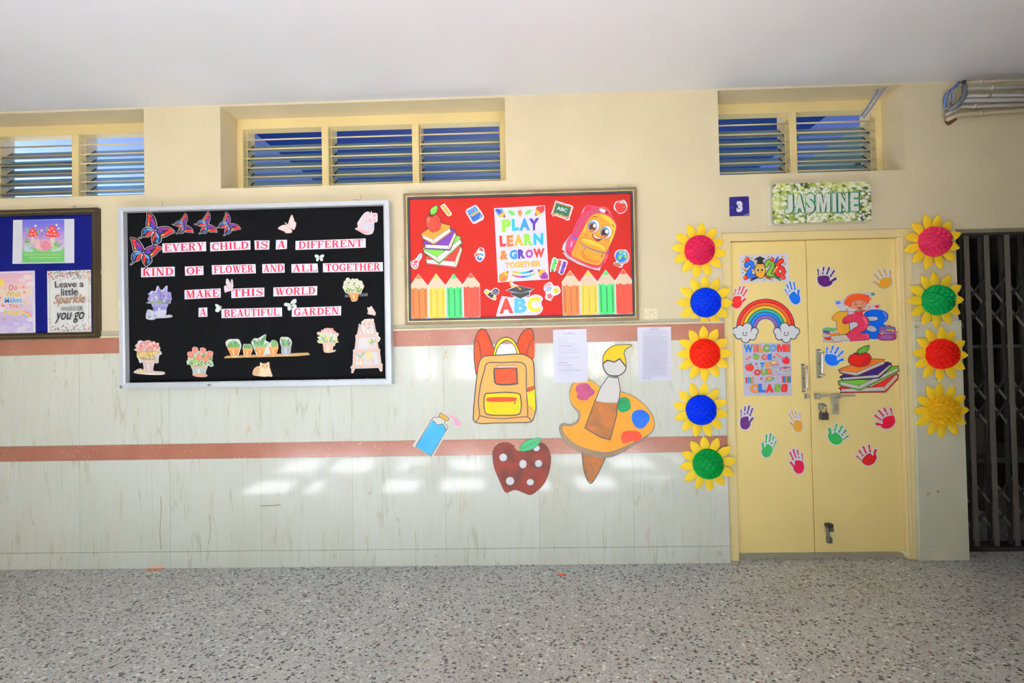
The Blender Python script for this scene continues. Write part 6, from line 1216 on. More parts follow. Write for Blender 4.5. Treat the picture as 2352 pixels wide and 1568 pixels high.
def ball_mesh(rgb, seed):
    "tissue sheets fanned about a level axis, glued to their neighbours in turns so that the cells open"
    rr = random.Random(seed); m, nt, b, nd = NT('tissue_%d_%d_%d' % rgb); b.inputs['Base Color'].default_value = (lin(rgb[0]), lin(rgb[1]), lin(rgb[2]), 1); b.inputs['Roughness'].default_value = .6; b.inputs['Specular IOR Level'].default_value = .2
    o_ = [n for n in nt.nodes if n.type == 'OUTPUT_MATERIAL'][0]; t_ = nd('ShaderNodeBsdfTranslucent'); t_.inputs[0].default_value = b.inputs['Base Color'].default_value; mx = nd('ShaderNodeMixShader'); mx.inputs[0].default_value = .5; nt.links.new(b.outputs[0], mx.inputs[1]); nt.links.new(t_.outputs[0], mx.inputs[2]); nt.links.new(mx.outputs[0], o_.inputs[0])
    R = .0955; N = 15; nx = 40; nr = 4; V, F = [], []; skew = rr.uniform(-.25, .25)
    for k in range(N):
        base = math.pi*(k+.5)/N; st = len(V)
        crowd = base+.16*math.sin(base*2+skew)*-1
        for i in range(nx+1):
            x = -1+2*i/nx; prof = math.sqrt(max(0.0, 1-x*x)); cyc = x*2.7+k*.5
            tri = abs(((cyc) % 1)*2-1)*2-1
            amp = math.pi/N*.5
            th_ = crowd+amp*tri*min(1, prof*1.6)
            for j in range(nr+1):
                r_ = R*prof*(.76+.24*j/nr)
                V.append((R*x, -.004-r_*math.sin(th_)*.92, r_*math.cos(th_)))
        for i in range(nx):
            for j in range(nr): a_ = st+i*(nr+1)+j; F.append((a_, a_+1, a_+nr+2, a_+nr+1))
    # the card ring the fan is glued to
    st = len(V); V += [(0, -.003, 0)]+[(R*.985*math.cos(t), -.003, R*.985*math.sin(t)) for t in [2*math.pi*q/40 for q in range(40)]]
    F += [(st, st+1+q, st+1+(q+1) % 40) for q in range(40)]
    # tissue core close behind the cell edges
    st = len(V); nu = 24
    for i in range(nu+1):
        x = -1+2*i/nu; prof = math.sqrt(max(0, 1-x*x))*.80*R
        for j in range(13): t = math.pi*j/12; V.append((R*x*.97, -.004-prof*math.sin(t)*.92, prof*math.cos(t)))
    for i in range(nu):
        for j in range(12): a_ = st+i*13+j; F.append((a_, a_+1, a_+14, a_+13))
    me = bpy.data.meshes.new('honeycomb_ball'); me.from_pydata(V, [], F); me.materials.append(m); return me
HUB = MB().tube([(0, -.0005, 0), (0, -.0035, 0)], .092, 40)
hme = bpy.data.meshes.new('backing_disc'); hme.from_pydata([tuple(v) for v in HUB.V], [], HUB.F); hme.materials.append(MPT)
_bm = {}
for fr, cx_, cy_, rgb, rot, n_, Yw, ball_rot, label in (
    (B7, 268, 268, (240, 60, 124), 8, 12, 0, 2, 'sunflower with a pink honeycomb ball, topmost left of the door'),
    (B7, 318, 695, (14, 80, 250), 2, 12, 0, 0, 'sunflower with a blue honeycomb ball over the salmon tile border'),
    (B7, 310, 1112, (255, 60, 40), 0, 12, TY, 1, 'sunflower with a red honeycomb ball left of the door'),
    (C1, 440, 452, (12, 76, 255), 12, 12, TY, -2, 'sunflower with a blue honeycomb ball on the pale tiles beside the door'),
    (C1, 530, 1143, (18, 176, 84), -6, 12, TY, 1, 'sunflower with a green honeycomb ball, lowest left of the door'),
    (B8, 848, 220, (240, 72, 126), 14, 12, -.012, 3, 'sunflower with a pink honeycomb ball, topmost right of the door'),
    (B8, 869, 608, (14, 172, 92), 0, 12, -.012, 0, 'sunflower with a green honeycomb ball right of the door'),
    (B8, 896, 966, (246, 44, 34), 4, 12, -.012, 2, 'sunflower with a red honeycomb ball by the folding gate'),
    (B8, 905, 1343, (255, 218, 50), 0, 12, -.012, 10, 'sunflower all in yellow, its honeycomb ball yellow too')):
    c_ = px(fr, cx_, cy_, Yw-.004); c_.y = Yw-.001
    s_ = thing('paper_sunflower', label, 'paper flower', c_, 'paper sunflowers around the door')
    ss = .985
    if rgb not in _bm: _bm[rgb] = ball_mesh(rgb, len(_bm)+1)
    d = bpy.data.objects.new('backing_disc', hme); C.objects.link(d); d.parent = s_; d.scale = (ss, 1, ss)
    for k in range(n_):
        p = bpy.data.objects.new('petal', PET); C.objects.link(p); p.parent = s_; p.rotation_euler = (R_.uniform(-.05, .05), math.radians(rot+k*360/n_), 0); p.scale = (ss, 1, ss*R_.uniform(.97, 1.02)); p.location = (0, -.0004*(k % 3), 0)
    b_ = bpy.data.objects.new('honeycomb_ball', _bm[rgb]); C.objects.link(b_); b_.parent = s_; b_.rotation_euler = (0, math.radians(-ball_rot), 0); b_.location = (0, -.004, 0); b_['label'] = 'fan-folded tissue paper ball'

# ---------------------------------------------------------------- room number and name board
F3a = (1600, 160, 3.1277)
a = Art(F3a, 0, rough=.25); a.base([(235, 915), (375, 908), (380, 1048), (237, 1053)], (28, 20, 88), th=.002)
a.text('3', [(286, 944), (330, 942), (332, 1022), (287, 1024)], (236, 234, 244), .075)
for q in ([(352, 915), (374, 910), (373, 916)], [(330, 1046), (378, 1030), (376, 1044)], [(248, 985), (258, 990), (254, 998), (250, 992)]): a.poly(q, (120, 116, 160))
a.build('number_plate', 'small dark blue plate with a white 3 above the left sunflowers', 'number plate')
def jasmine_mat():
    m, nt, b, nd = NT('printed_jasmine_buds'); g = nd('ShaderNodeNewGeometry')
    n = nd('ShaderNodeTexNoise', i_Scale=50.0, i_Detail=2.0); nt.links.new(g.outputs['Position'], n.inputs['Vector'])
    wp = nd('ShaderNodeMix', data_type='RGBA', blend_type='LINEAR_LIGHT'); wp.inputs[0].default_value = .010; nt.links.new(g.outputs['Position'], wp.inputs[6]); nt.links.new(n.outputs['Color'], wp.inputs[7])
    mp = nd('ShaderNodeMapping'); mp.inputs['Scale'].default_value = (46, 1, 58); mp.inputs['Rotation'].default_value = (0, .5, 0); nt.links.new(wp.outputs[2], mp.inputs[0])
    v = nd('ShaderNodeTexVoronoi', i_Scale=1.0); nt.links.new(mp.outputs[0], v.inputs['Vector'])
    s = nd('ShaderNodeSeparateColor'); nt.links.new(v.outputs['Color'], s.inputs[0])
    cell = ramp(nd, [(0, (248, 248, 232)), (.3, (206, 218, 120)), (.4, (242, 243, 226)), (.66, (150, 170, 72)), (.74, (236, 238, 206)), (.9, (64, 76, 40))], 'CONSTANT'); nt.links.new(s.outputs[0], cell.inputs[0])
    edge = ramp(nd, [(.42, (0, 0, 0)), (.72, (255, 255, 255))]); nt.links.new(v.outputs['Distance'], edge.inputs[0])
    n2 = nd('ShaderNodeTexNoise', i_Scale=9.0); nt.links.new(g.outputs['Position'], n2.inputs['Vector'])
    dk = ramp(nd, [(.36, (44, 50, 34)), (.5, (140, 152, 66)), (.66, (214, 222, 140))]); nt.links.new(n2.outputs['Fac'], dk.inputs[0])
    nt.links.new(mixc(nt, nd, edge.outputs[0], cell.outputs[0], dk.outputs[0]), b.inputs['Base Color']); b.inputs['Roughness'].default_value = .3; return m
nb = thing('name_board', 'white and green flowery name board reading JASMINE over the door', 'sign', px(D6, 1200, 520, -.03))
a = Art(D6, 0); a.base([(15, 172), (2150, 95), (2165, 950), (38, 1025)], (228, 218, 196), th=.016); a.build('backing_plate', parent=nb)
def rq(q, r, n=4):
    R2 = []
    for i in range(4):
        p, c_, nx = Vector(q[i-1]), Vector(q[i]), Vector(q[(i+1) % 4]); a1 = c_+(p-c_).normalized()*r; a2 = c_+(nx-c_).normalized()*r
        for k in range(n+1): t = k/n; v = a1*(1-t)**2+c_*2*t*(1-t)+a2*t*t; R2.append((v.x, v.y))
    return R2
YJ = -.042
a = Art(D6, YJ); a.base(rq([(138, 112), (2252, 58), (2276, 905), (150, 978)], 70), jasmine_mat(), th=.006); a.build('flower_print', parent=nb)
MB().hexa([px(D6, x_, y_, YJ) for x_, y_ in ((200, 900), (2150, 850), (2150, 150), (200, 190))], [px(D6, x_, y_, -.015) for x_, y_ in ((200, 900), (2150, 850), (2150, 150), (200, 190))]).build('spacer', M((200, 196, 180)), nb)
GRN = (16, 122, 84)
def mpoly(x0, y0, x1, y1): return [(x0+(x1-x0)*u, y0+(y1-y0)*v) for u, v in ((0, 0), (.36, 0), (.5, .60), (.64, 0), (1, 0), (1, 1), (.75, 1), (.75, .34), (.59, 1), (.41, 1), (.25, .34), (.25, 1), (0, 1))]
a = Art(D6, YJ-.0062); a.top = a.Y
for ch, x0, x1, y0, y1 in (('J', 392, 570, 348, 756), ('A', 605, 822, 344, 742), ('S', 845, 1040, 326, 738), ('M', 1082, 1380, 326, 730), ('I', 1424, 1510, 318, 722), ('N', 1552, 1768, 312, 716), ('E', 1815, 1995, 305, 705)):
    q = [(x0+4, y0), (x1, y0-4), (x1+6, y1-4), (x0+8, y1)]
    if ch == 'M':
        P = mpoly(x0, y0, x1, y1); a.poly([(u+20, v+4) for u, v in off(P, 8)], (10, 58, 48)); a.poly(off(P, 10), GRN); a.poly(P, (228, 224, 218)); continue
    w_ = .058
    a.text(ch, [(p[0]+20, p[1]+4) for p in q], (10, 58, 48), w_, 0, (10, 58, 48), .03)
    a.text(ch, q, (228, 224, 218), w_, 0, GRN, .035)
a.build('title_lettering', parent=nb)['label'] = 'white letters JASMINE edged in green'
a = Art(D6, YJ-.0062); a.top = a.Y
for ch, x0, x1, y0 in (('L', 868, 985, 790), ('K', 1020, 1165, 785), ('G', 1195, 1330, 778), ('-', 1375, 1430, 842), ('C', 1462, 1590, 770)):
    if ch == '-': a.poly(rct(x0, y0, x1, y0+26), (244, 244, 236)); continue
    P, w_ = serif(ch); h_ = 135
    for k, pg in enumerate(P): a.k = k*.3; a.poly([(x0+(x1-x0)*p[0]/w_, y0+h_*(1-p[1])) for p in pg], (246, 246, 238))
a.build('class_lettering', parent=nb)['label'] = 'white letters LKG-C below'
for x_, y_ in ((320, 275), (335, 785), (2095, 215), (2100, 730)):
    p = px(D6, x_, y_, YJ-.006); MB().tube([p, p+Vector((0, -.003, 0))], .0055, 14).build('screw_cap', M((120, 108, 96), .3, .6), nb)

# ---------------------------------------------------------------- on the door
YD = DLY-.0003
OC = (30, 26, 28)
# 2026
a = Art(D3, YD); a.base([(135, 255), (760, 245), (1980, 185), (2040, 1255), (190, 1312)], (226, 224, 236), th=.0008)
def fat(pts, w, col, ow, sm=5): P = spl(pts, sm, False); a.line(P, w+ow*2, OC); [a.poly(ell(p[0], p[1], w/2+ow, n=16), OC) for p in (P[0], P[-1])]; a.line(P, w, col); [a.poly(ell(p[0], p[1], w/2, n=16), col) for p in (P[0], P[-1])]
a.po([(255, 750), (330, 765), (440, 850), (400, 900), (300, 830)], (230, 160, 66), OC, 12); a.poly([(255, 750), (330, 765), (300, 825)], (240, 206, 160)); a.poly([(255, 750), (285, 757), (272, 782)], (60, 50, 50))
fat([(405, 660), (420, 590), (500, 535), (590, 565), (630, 660), (600, 780), (520, 900), (440, 1050)], 130, (20, 110, 246), 26); a.po([(370, 1010), (540, 970), (560, 985), (700, 985), (735, 1010), (725, 1120), (470, 1135), (420, 1080)], (20, 110, 246), OC, 26); a.poly([(440, 960), (560, 900), (540, 1000), (430, 1060)], (20, 110, 246))
a.po(ell(925, 840, 205, 305, n=30), (234, 168, 50), OC, 26); a.poly(ell(925, 870, 180, 250), (236, 172, 54))
a.poly([(690, 412), (908, 300), (1130, 400), (1030, 445), (1030, 520), (1085, 580), (920, 615), (760, 560), (815, 520), (812, 455)], (26, 26, 30)); a.line([(725, 425), (730, 530)], 16, (26, 26, 30)); a.line([(732, 530), (728, 580)], 24, (214, 170, 90))
for x_, lx in ((830, 838), (1008, 998)): a.poly(ell(x_, 810, 52, 84), (240, 240, 244)); a.poly(ell(lx, 815, 38, 68), (20, 20, 22)); a.poly(ell(lx-12, 780, 15, 22), (250, 250, 250))
a.line([(790, 705), (815, 688), (842, 695)], 14, (130, 80, 30), sm=3); a.line([(990, 690), (1015, 685), (1040, 698)], 14, (130, 80, 30), sm=3); a.line([(885, 905), (925, 930), (960, 900)], 14, (120, 70, 30), sm=3)
a.line([(640, 830), (720, 900)], 46, (234, 168, 50)); a.poly(ell(640, 825, 32, 32), (240, 178, 60)); a.line([(1135, 890), (1205, 810)], 34, (234, 168, 50))
fat([(1170, 640), (1190, 550), (1275, 495), (1360, 540), (1400, 640), (1360, 760), (1280, 890), (1190, 1030)], 130, (112, 166, 50), 26); a.po([(1130, 1000), (1310, 960), (1450, 960), (1490, 1000), (1480, 1090), (1160, 1060)], (112, 166, 50), OC, 26); a.poly([(1190, 960), (1320, 900), (1300, 990), (1180, 1040)], (112, 166, 50))
a.po([(1470, 560), (1520, 400), (1610, 295), (1615, 370), (1560, 470), (1490, 590)], (20, 70, 190), OC, 14); a.poly([(1530, 400), (1610, 298), (1606, 360), (1560, 430)], (30, 110, 240))
fat([(1735, 480), (1650, 540), (1590, 660), (1580, 800)], 140, (220, 44, 34), 26); a.po(ell(1680, 880, 200, 225, n=30), (220, 44, 34), OC, 26); a.poly([(1530, 640), (1640, 600), (1640, 760), (1540, 840)], (220, 44, 34)); a.po(ell(1683, 872, 52, 76), (226, 224, 236), OC, 24)
a.po([(1380, 925), (1520, 700), (1590, 680), (1585, 750), (1460, 935)], (228, 160, 66), (120, 70, 40), 12); a.poly([(1520, 700), (1590, 680), (1585, 750)], (240, 206, 160))
def tapple(x, y, r, lx=0): a.po(ell(x, y, r, r*1.02, n=16), (222, 44, 36), OC, 12); a.poly(ell(x-r*.5, y-r*.3, r*.2, r*.3), (250, 230, 226)); a.poly(leafp((x, y-r), (x-r*.7+lx, y-r*1.6), 20), (92, 140, 70))
for x_, y_, r_ in ((432, 425, 95), (1385, 430, 80), (378, 1115, 85), (1810, 1110, 78)): tapple(x_, y_, r_)
for p0, p1, c_, d_ in (((850, 1080), (560, 1215), (70, 40, 120), 80), ((1090, 1075), (1400, 1180), (214, 110, 50), 80), ((1440, 1020), (1720, 1215), (60, 120, 50), 80)): a.line([p0, p1], d_, OC); a.line([p0, p1], d_-22, c_); v = (Vector(p1)-Vector(p0)); a.line([Vector(p0)+v*.25, Vector(p0)+v*.72], d_-24, tuple(int(q*.6) for q in c_)); a.line([Vector(p0)+v*.8, Vector(p0)+v*1.03], [d_-24, 12], (240, 180, 120) if c_[0] > 200 else c_)
for x_, y_, r_, c_ in ((605, 375, 44, (226, 170, 90)), (290, 505, 52, (230, 166, 60)), (1238, 335, 42, (226, 170, 80)), (1765, 330, 54, (230, 166, 60)), (1858, 590, 52, (226, 160, 70)), (1088, 1190, 40, (206, 180, 140)), (1910, 895, 34, (150, 130, 100))): a.poly(starp(x_, y_, r_+10, -90), (110, 80, 40)); a.poly(starp(x_, y_, r_, -90), c_)
a.poly(ell(275, 925, 24), (130, 126, 134)); a.build('wall_poster', 'white poster reading 2026 in colourful numbers, top of the left door leaf', 'poster')
# rainbow with two clouds
a = Art(B7, YD); cxr, cyr, rxr, ryr = 815, 900, 238, 234
lump = [(665, 897, 38), (606, 909, 32), (571, 930, 31), (724, 930, 31), (596, 960, 33), (650, 986, 37), (706, 968, 33), (648, 932, 50)]; lump += [(1634-x_, y_, r_) for x_, y_, r_ in lump]
arc = ell(cxr, cyr, rxr+5, ryr+4, n=36, a0=180, a1=360)+ell(cxr, cyr, 68, 66, n=20, a0=360, a1=180)
a.base([(p[0]+0, p[1]) for p in arc], (236, 234, 238), th=.0008)
for x_, y_, r_ in lump: a.base(ell(x_, y_, r_+5, n=18), (236, 234, 238), th=.0008)
cs = [(222, 40, 36), (238, 96, 46), (232, 196, 46), (48, 150, 142), (22, 134, 240), (138, 96, 176)]; w_ = 27
for k, c_ in enumerate(cs): r_ = rxr-k*w_; a.poly(ell(cxr, cyr, r_, r_*.985, n=40, a0=180, a1=360)+ell(cxr, cyr, r_-w_, (r_-w_)*.985, n=40, a0=360, a1=180), c_)
for k in range(7): r_ = rxr-k*w_; a.line(ell(cxr, cyr, r_, r_*.985, n=40, a0=182, a1=358), 5, OC)
for x_, y_, r_ in lump: a.poly(ell(x_, y_, r_+3), OC)
for x_, y_, r_ in lump: a.poly(ell(x_, y_, r_-3.5), (236, 236, 240))
for x_ in (632, 656, 970, 996): a.poly(ell(x_, 942, 5, 6, n=10), OC)
for x_ in (644, 984): a.line(ell(x_, 948, 19, 17, n=10, a0=15, a1=165), 5, OC)
a.build('rainbow_cutout', 'rainbow cut-out between two smiling clouds on the left door leaf', 'cut-out')
# welcome poster
a = Art(D4, YD); a.base([(165, 98), (1412, 68), (1448, 1430), (212, 1445)], (206, 200, 222), th=.0008)
BLU, RDW, ORW, GRW, LBL, CORL = (36, 116, 228), (220, 44, 40), (240, 156, 52), (116, 158, 56), (122, 178, 236), (236, 108, 96)
for ch, x0, y0, x1, y1, c_ in (('W', 215, 132, 435, 320, (20, 130, 240)), ('E', 458, 130, 578, 318, CORL), ('L', 588, 136, 705, 318, ORW), ('C', 698, 124, 865, 312, GRW), ('O', 862, 120, 1050, 310, LBL), ('M', 1058, 124, 1275, 308, RDW), ('E', 1280, 120, 1392, 310, (236, 84, 66)),
                             ('O', 658, 380, 812, 526, CORL), ('E', 824, 364, 925, 516, BLU), ('T', 624, 588, 740, 710, (40, 140, 230)), ('O', 746, 570, 900, 702, ORW), ('O', 470, 764, 642, 915, RDW), ('U', 652, 750, 800, 908, GRW), ('R', 810, 744, 958, 890, (240, 130, 50)),
                             ('C', 365, 1150, 572, 1360, (240, 140, 50)), ('L', 592, 1140, 752, 1350, BLU), ('A', 772, 1146, 970, 1352, RDW), ('S', 998, 1140, 1155, 1352, GRW), ('S', 1172, 1140, 1335, 1352, RDW)):
    if ch == 'M': P = mpoly(x0+6, y0+2, x1-6, y1-2); a.poly(off(P, 5), (50, 46, 60)); a.poly(P, c_); continue
    a.text(ch, [(x0, y0+2), (x1, y0-2), (x1, y1-2), (x0, y1+2)], c_, .03 if ch in 'MW' else .07, 0, (50, 46, 60), .025)
a.line([(392, 150), (415, 300)], 0.1, GRW); a.poly([(380, 200), (408, 135), (432, 140), (405, 240)], GRW)
for x_, y_, r_, c_ in ((525, 440, 78, (122, 164, 56)), (355, 715, 108, (226, 50, 46)), (1285, 535, 98, (214, 38, 36))):
    P = [(x_-r_, y_-r_*.1), (x_-r_*.7, y_-r_*.75), (x_-r_*.1, y_-r_*.65), (x_+r_*.5, y_-r_*.75), (x_+r_, y_-r_*.1), (x_+r_*.65, y_+r_*.75), (x_, y_+r_*.8), (x_-r_*.6, y_+r_*.65)]; a.po(P, c_, OC, 6, 3); a.line([(x_, y_-r_*.6), (x_-4, y_-r_)], 10, OC)
    if c_[0] > 200: a.poly(leafp((x_, y_-r_*.75), (x_+r_*.6, y_-r_*1.15), 18), (40, 120, 60)); a.poly(ell(x_-r_*.55, y_-r_*.3, 10, 16), (250, 220, 216))
    else: a.line([(x_-20, y_-r_*.7), (x_-70, y_-r_*1.0)], 12, OC)
for x_, y_ in ((990, 448), (525, 622), (657, 998)): a.poly(starp(x_, y_, 42, -80), OC); a.poly(starp(x_, y_, 28, -80), (216, 40, 52))
for p0, p1, c_, w2 in (((225, 520), (310, 405), (226, 190, 110), 20), ((240, 520), (395, 435), (216, 50, 56), 26), ((1015, 345), (1165, 445), (216, 56, 40), 36)): a.line([p0, p1], w2, c_); a.line([p0, Vector(p0)+(Vector(p1)-Vector(p0))*.12], w2*.8, (236, 200, 160))
a.line([(1020, 340), (1172, 430)], 10, (240, 170, 70))
for y0, x0, st, cc, h in ((925, 272, 57, ((214, 46, 46), (30, 120, 226), (70, 140, 70), (226, 140, 60)), 195), (900, 1210, 45, ((200, 40, 40), (30, 110, 200), (220, 110, 60), (70, 130, 60), (40, 100, 220)), 200)):
    for k, c_ in enumerate(cc):
        x_ = x0+k*st; a.poly([(x_-19, y0+45), (x_-2, y0-15), (x_+15, y0+45)], (226, 196, 150)); a.poly([(x_-7, y0+8), (x_-2, y0-15), (x_+4, y0+8)], (120, 50, 50)); a.po([(x_-20, y0+45), (x_+16, y0+45), (x_+20, y0+h), (x_-12, y0+h)], c_, OC, 4); a.line([(x_-8, y0+50), (x_-3, y0+h-5)], 7, tuple(min(255, v+40) for v in c_))
a.po([(895, 545), (1045, 525), (1070, 620), (925, 645)], (244, 206, 150), OC, 8); a.po([(925, 645), (1095, 625), (1110, 680), (965, 705)], (214, 208, 226), OC, 8); a.poly([(920, 640), (1095, 620), (1098, 640), (935, 665)], (180, 60, 100)); a.po([(1150, 720), (1290, 695), (1420, 715), (1250, 745)], (214, 60, 44), OC, 7); a.po([(1150, 720), (1250, 745), (1245, 805), (1150, 780)], (220, 214, 230), OC, 6); a.po([(1250, 745), (1418, 715), (1418, 785), (1245, 805)], (206, 202, 222), OC, 6); a.poly([(1135, 715), (1160, 725), (1155, 785), (1138, 780)], (130, 40, 80))
a.po([(740, 1060), (800, 970), (990, 980), (980, 1010), (830, 1060), (760, 1095)], (40, 130, 110), OC, 7); a.poly([(800, 1040), (880, 980), (960, 985), (860, 1030)], (236, 206, 60)); a.line([(745, 1050), (890, 945)], 30, (240, 130, 60)); a.poly([(740, 1070), (970, 1030), (970, 1050), (760, 1105)], (170, 180, 200))
for x_, y_, c_ in ((548, 718, (40, 130, 226)), (1038, 825, (214, 50, 50)), (1108, 893, (40, 90, 220)), (1018, 900, (240, 140, 60)), (1058, 965, (240, 160, 60))): a.poly(ell(x_, y_, 17, 14, n=10), c_)
a.build('wall_poster', 'lilac poster reading WELCOME OE TO OUR CLASS on the left door leaf', 'poster')
# 1 2 3 with the child
a = Art(D5, YD)
a.base([(415, 335), (470, 325), (560, 335), (680, 270), (760, 185), (900, 140), (1120, 132), (1430, 118), (1472, 160), (1360, 280), (1305, 380), (1320, 450), (1480, 432), (1600, 432), (1590, 552), (1700, 575), (1790, 680), (1802, 780), (1750, 870), (1700, 930), (1745, 985), (1860, 970), (1985, 1020), (2005, 1110), (2040, 1140), (1990, 1210), (2005, 1280), (1960, 1352), (1800, 1368), (1500, 1335), (1310, 1350), (1100, 1385), (700, 1402), (400, 1425), (115, 1398), (100, 1200), (100, 1050), (160, 1015), (440, 1015), (450, 870), (350, 835), (330, 790), (420, 680), (560, 605), (545, 550), (410, 410)], (226, 222, 234), th=.0008)
YE, PN, BU = (222, 164, 48), (198, 46, 78), (0, 92, 216)
a.po([(340, 790), (390, 710), (490, 630), (570, 608), (755, 612), (765, 800), (805, 1130), (690, 1205), (540, 1212), (470, 1060), (462, 862), (390, 850), (350, 830)], YE, OC, 10); a.poly([(470, 870), (520, 880), (500, 1060), (540, 1200), (480, 1100)], (232, 150, 60))
a.poly([(345, 790), (400, 720), (430, 740), (390, 800), (400, 845), (355, 828)], (236, 150, 56))
a.po([(1172, 690), (1230, 620), (1350, 580), (1500, 572), (1660, 597), (1770, 670), (1790, 770), (1745, 860), (1660, 925), (1740, 995), (1760, 1100), (1700, 1220), (1530, 1310), (1320, 1310), (1200, 1260), (1055, 1190), (1230, 1080), (1300, 960), (1300, 860), (1230, 740)], BU, OC, 10, 3)
WH = (212, 210, 224)
a.po([(1245, 752), (1480, 750), (1530, 795), (1490, 845), (1310, 862), (1290, 810)], WH, OC, 10, 3); a.po([(1290, 978), (1430, 1000), (1498, 1075), (1470, 1130), (1390, 1145), (1290, 1112), (1235, 1080)], WH, OC, 10, 3); a.poly([(1640, 630), (1700, 640), (1760, 720), (1735, 770), (1710, 720)], (130, 130, 206), 3); a.poly(ell(1715, 830, 28, 24), (110, 120, 200)); a.poly([(1185, 690), (1240, 640), (1260, 700), (1420, 735), (1240, 740)], (0, 60, 160), 3)
a.po([(610, 880), (640, 790), (760, 705), (950, 670), (1120, 685), (1230, 750), (1295, 870), (1280, 990), (1200, 1100), (1050, 1188), (1295, 1180), (1315, 1330), (1290, 1348), (830, 1380), (700, 1215), (880, 1085), (1000, 1000), (1025, 940), (990, 892), (900, 872), (780, 912), (690, 942), (630, 925)], PN, OC, 10)
a.po([(795, 915), (900, 880), (985, 895), (1022, 940), (1000, 1000), (810, 1112)], WH, OC, 8, 0); a.poly([(1125, 770), (1180, 770), (1240, 850), (1250, 930), (1215, 940), (1180, 850)], (214, 110, 150), 3); a.poly(ell(1205, 1000, 16, 24, 20), (220, 110, 150)); a.poly([(1100, 1210), (1290, 1190), (1290, 1300), (1245, 1325), (1250, 1230)], (216, 100, 140)); a.poly([(625, 880), (700, 790), (720, 850), (800, 880), (680, 935)], (176, 36, 70), 3)
SK = (226, 152, 116)
a.poly([(690, 560), (740, 535), (780, 600), (890, 610), (880, 640), (780, 620), (720, 590)], SK); a.poly([(1200, 590), (1290, 540), (1280, 460), (1340, 480), (1310, 560), (1230, 610)], SK)
a.po([(880, 630), (1000, 585), (1110, 580), (1200, 575), (1205, 610), (1140, 630), (1140, 690), (950, 665), (920, 640)], (206, 34, 40), OC, 6); a.line([(990, 590), (1040, 625), (1110, 590)], 22, (60, 110, 90), sm=3); a.poly([(1010, 570), (1070, 570), (1060, 605), (1020, 605)], SK)
a.po([(800, 420), (850, 360), (1000, 320), (1180, 330), (1240, 400), (1230, 470), (1150, 555), (1040, 570), (900, 545), (850, 515), (790, 520), (780, 480)], SK, (130, 60, 40), 6, 3)
a.po([(660, 420), (680, 340), (720, 260), (800, 195), (900, 165), (1060, 155), (1180, 180), (1290, 210), (1310, 260), (1355, 290), (1310, 340), (1290, 390), (1235, 420), (1215, 345), (1100, 330), (980, 320), (890, 350), (850, 400), (850, 470), (800, 490), (740, 460), (680, 440)], (218, 80, 34), (150, 50, 20), 6, 3); a.line([(700, 330), (760, 240), (860, 190), (1000, 165), (1150, 185)], 16, (238, 150, 60), sm=4)
a.line([(915, 455), (935, 435), (970, 430), (1002, 440)], 13, OC, sm=3); a.line([(1112, 432), (1140, 418), (1165, 418), (1190, 425)], 13, OC, sm=3); a.line([(918, 388), (955, 376)], 18, (60, 30, 26)); a.line([(1145, 352), (1185, 365)], 18, (60, 30, 26)); a.po([(992, 492), (1050, 505), (1120, 488), (1105, 535), (1060, 552), (1015, 535)], (130, 24, 30), OC, 6, 2); a.poly([(1005, 498), (1050, 510), (1108, 496), (1095, 512), (1020, 514)], (240, 236, 236)); a.line([(1080, 455), (1095, 460)], 7, (160, 80, 60)); a.poly(ell(1200, 470, 36, 20), (236, 130, 110)); a.poly(ell(940, 485, 36, 20), (236, 130, 110))
for x_, y_, r_, c_, ro in ((505, 392, 86, (50, 120, 226), -60), (1505, 490, 84, (206, 34, 64), -60), (1400, 172, 80, (60, 140, 100), 0)): P = starp(x_, y_, r_, ro); a.poly([(p[0], y_+(p[1]-y_)*.72) for p in P], c_)
a.po([(105, 1075), (200, 1035), (465, 1060), (470, 1090), (380, 1130), (110, 1100)], (92, 170, 84), OC, 6); a.po([(115, 1130), (150, 1110), (290, 1130), (290, 1185), (120, 1165)], (84, 60, 150), OC, 6); a.poly([(280, 1150), (480, 1115), (480, 1155), (300, 1185)], (230, 214, 196)); a.po([(150, 1195), (500, 1165), (530, 1215), (330, 1240)], (232, 130, 46), OC, 6); a.po([(110, 1200), (330, 1225), (330, 1260), (115, 1250)], (230, 214, 196), OC, 5); a.po([(120, 1285), (300, 1270), (330, 1345), (200, 1345)], (206, 46, 34), OC, 6); a.po([(120, 1380), (150, 1350), (350, 1360), (370, 1410), (130, 1395)], (232, 216, 200), OC, 6)
a.po([(305, 1250), (520, 1225), (700, 1212), (815, 1345), (590, 1370), (400, 1400)], (226, 220, 204), (90, 50, 40), 8); a.line([(520, 1228), (600, 1365)], 5, (90, 70, 60)); [a.line([(400+d, 1290+e), (520+d, 1275+e)], 5, (150, 146, 140)) for d, e in ((0, 0), (10, 30), (170, -25), (190, 10), (200, 40))]; a.line([(330, 1290), (400, 1412), (620, 1385)], 10, (170, 60, 40))
PUP, MRN = (136, 86, 150), (140, 36, 80)
a.po([(1570, 1100), (1600, 1020), (1720, 1020), (1760, 990), (1960, 1020), (1980, 1100), (1950, 1200), (1580, 1200)], PUP, (90, 40, 80), 8, 2); a.line([(1740, 1030), (1760, 985), (1840, 985), (1860, 1030)], 22, MRN, sm=3); a.poly([(1735, 1040), (1910, 1040), (1910, 1075), (1740, 1070)], (50, 120, 90)); a.poly([(1750, 1075), (1940, 1080), (1940, 1140), (1760, 1110)], (226, 150, 56)); a.poly([(1770, 1110), (1890, 1115), (1880, 1150), (1770, 1140)], (60, 120, 110)); a.po([(1610, 1090), (1680, 1130), (1780, 1170), (1930, 1180), (1930, 1205), (1700, 1200), (1620, 1150)], (150, 130, 196), (90, 50, 100), 6, 2)
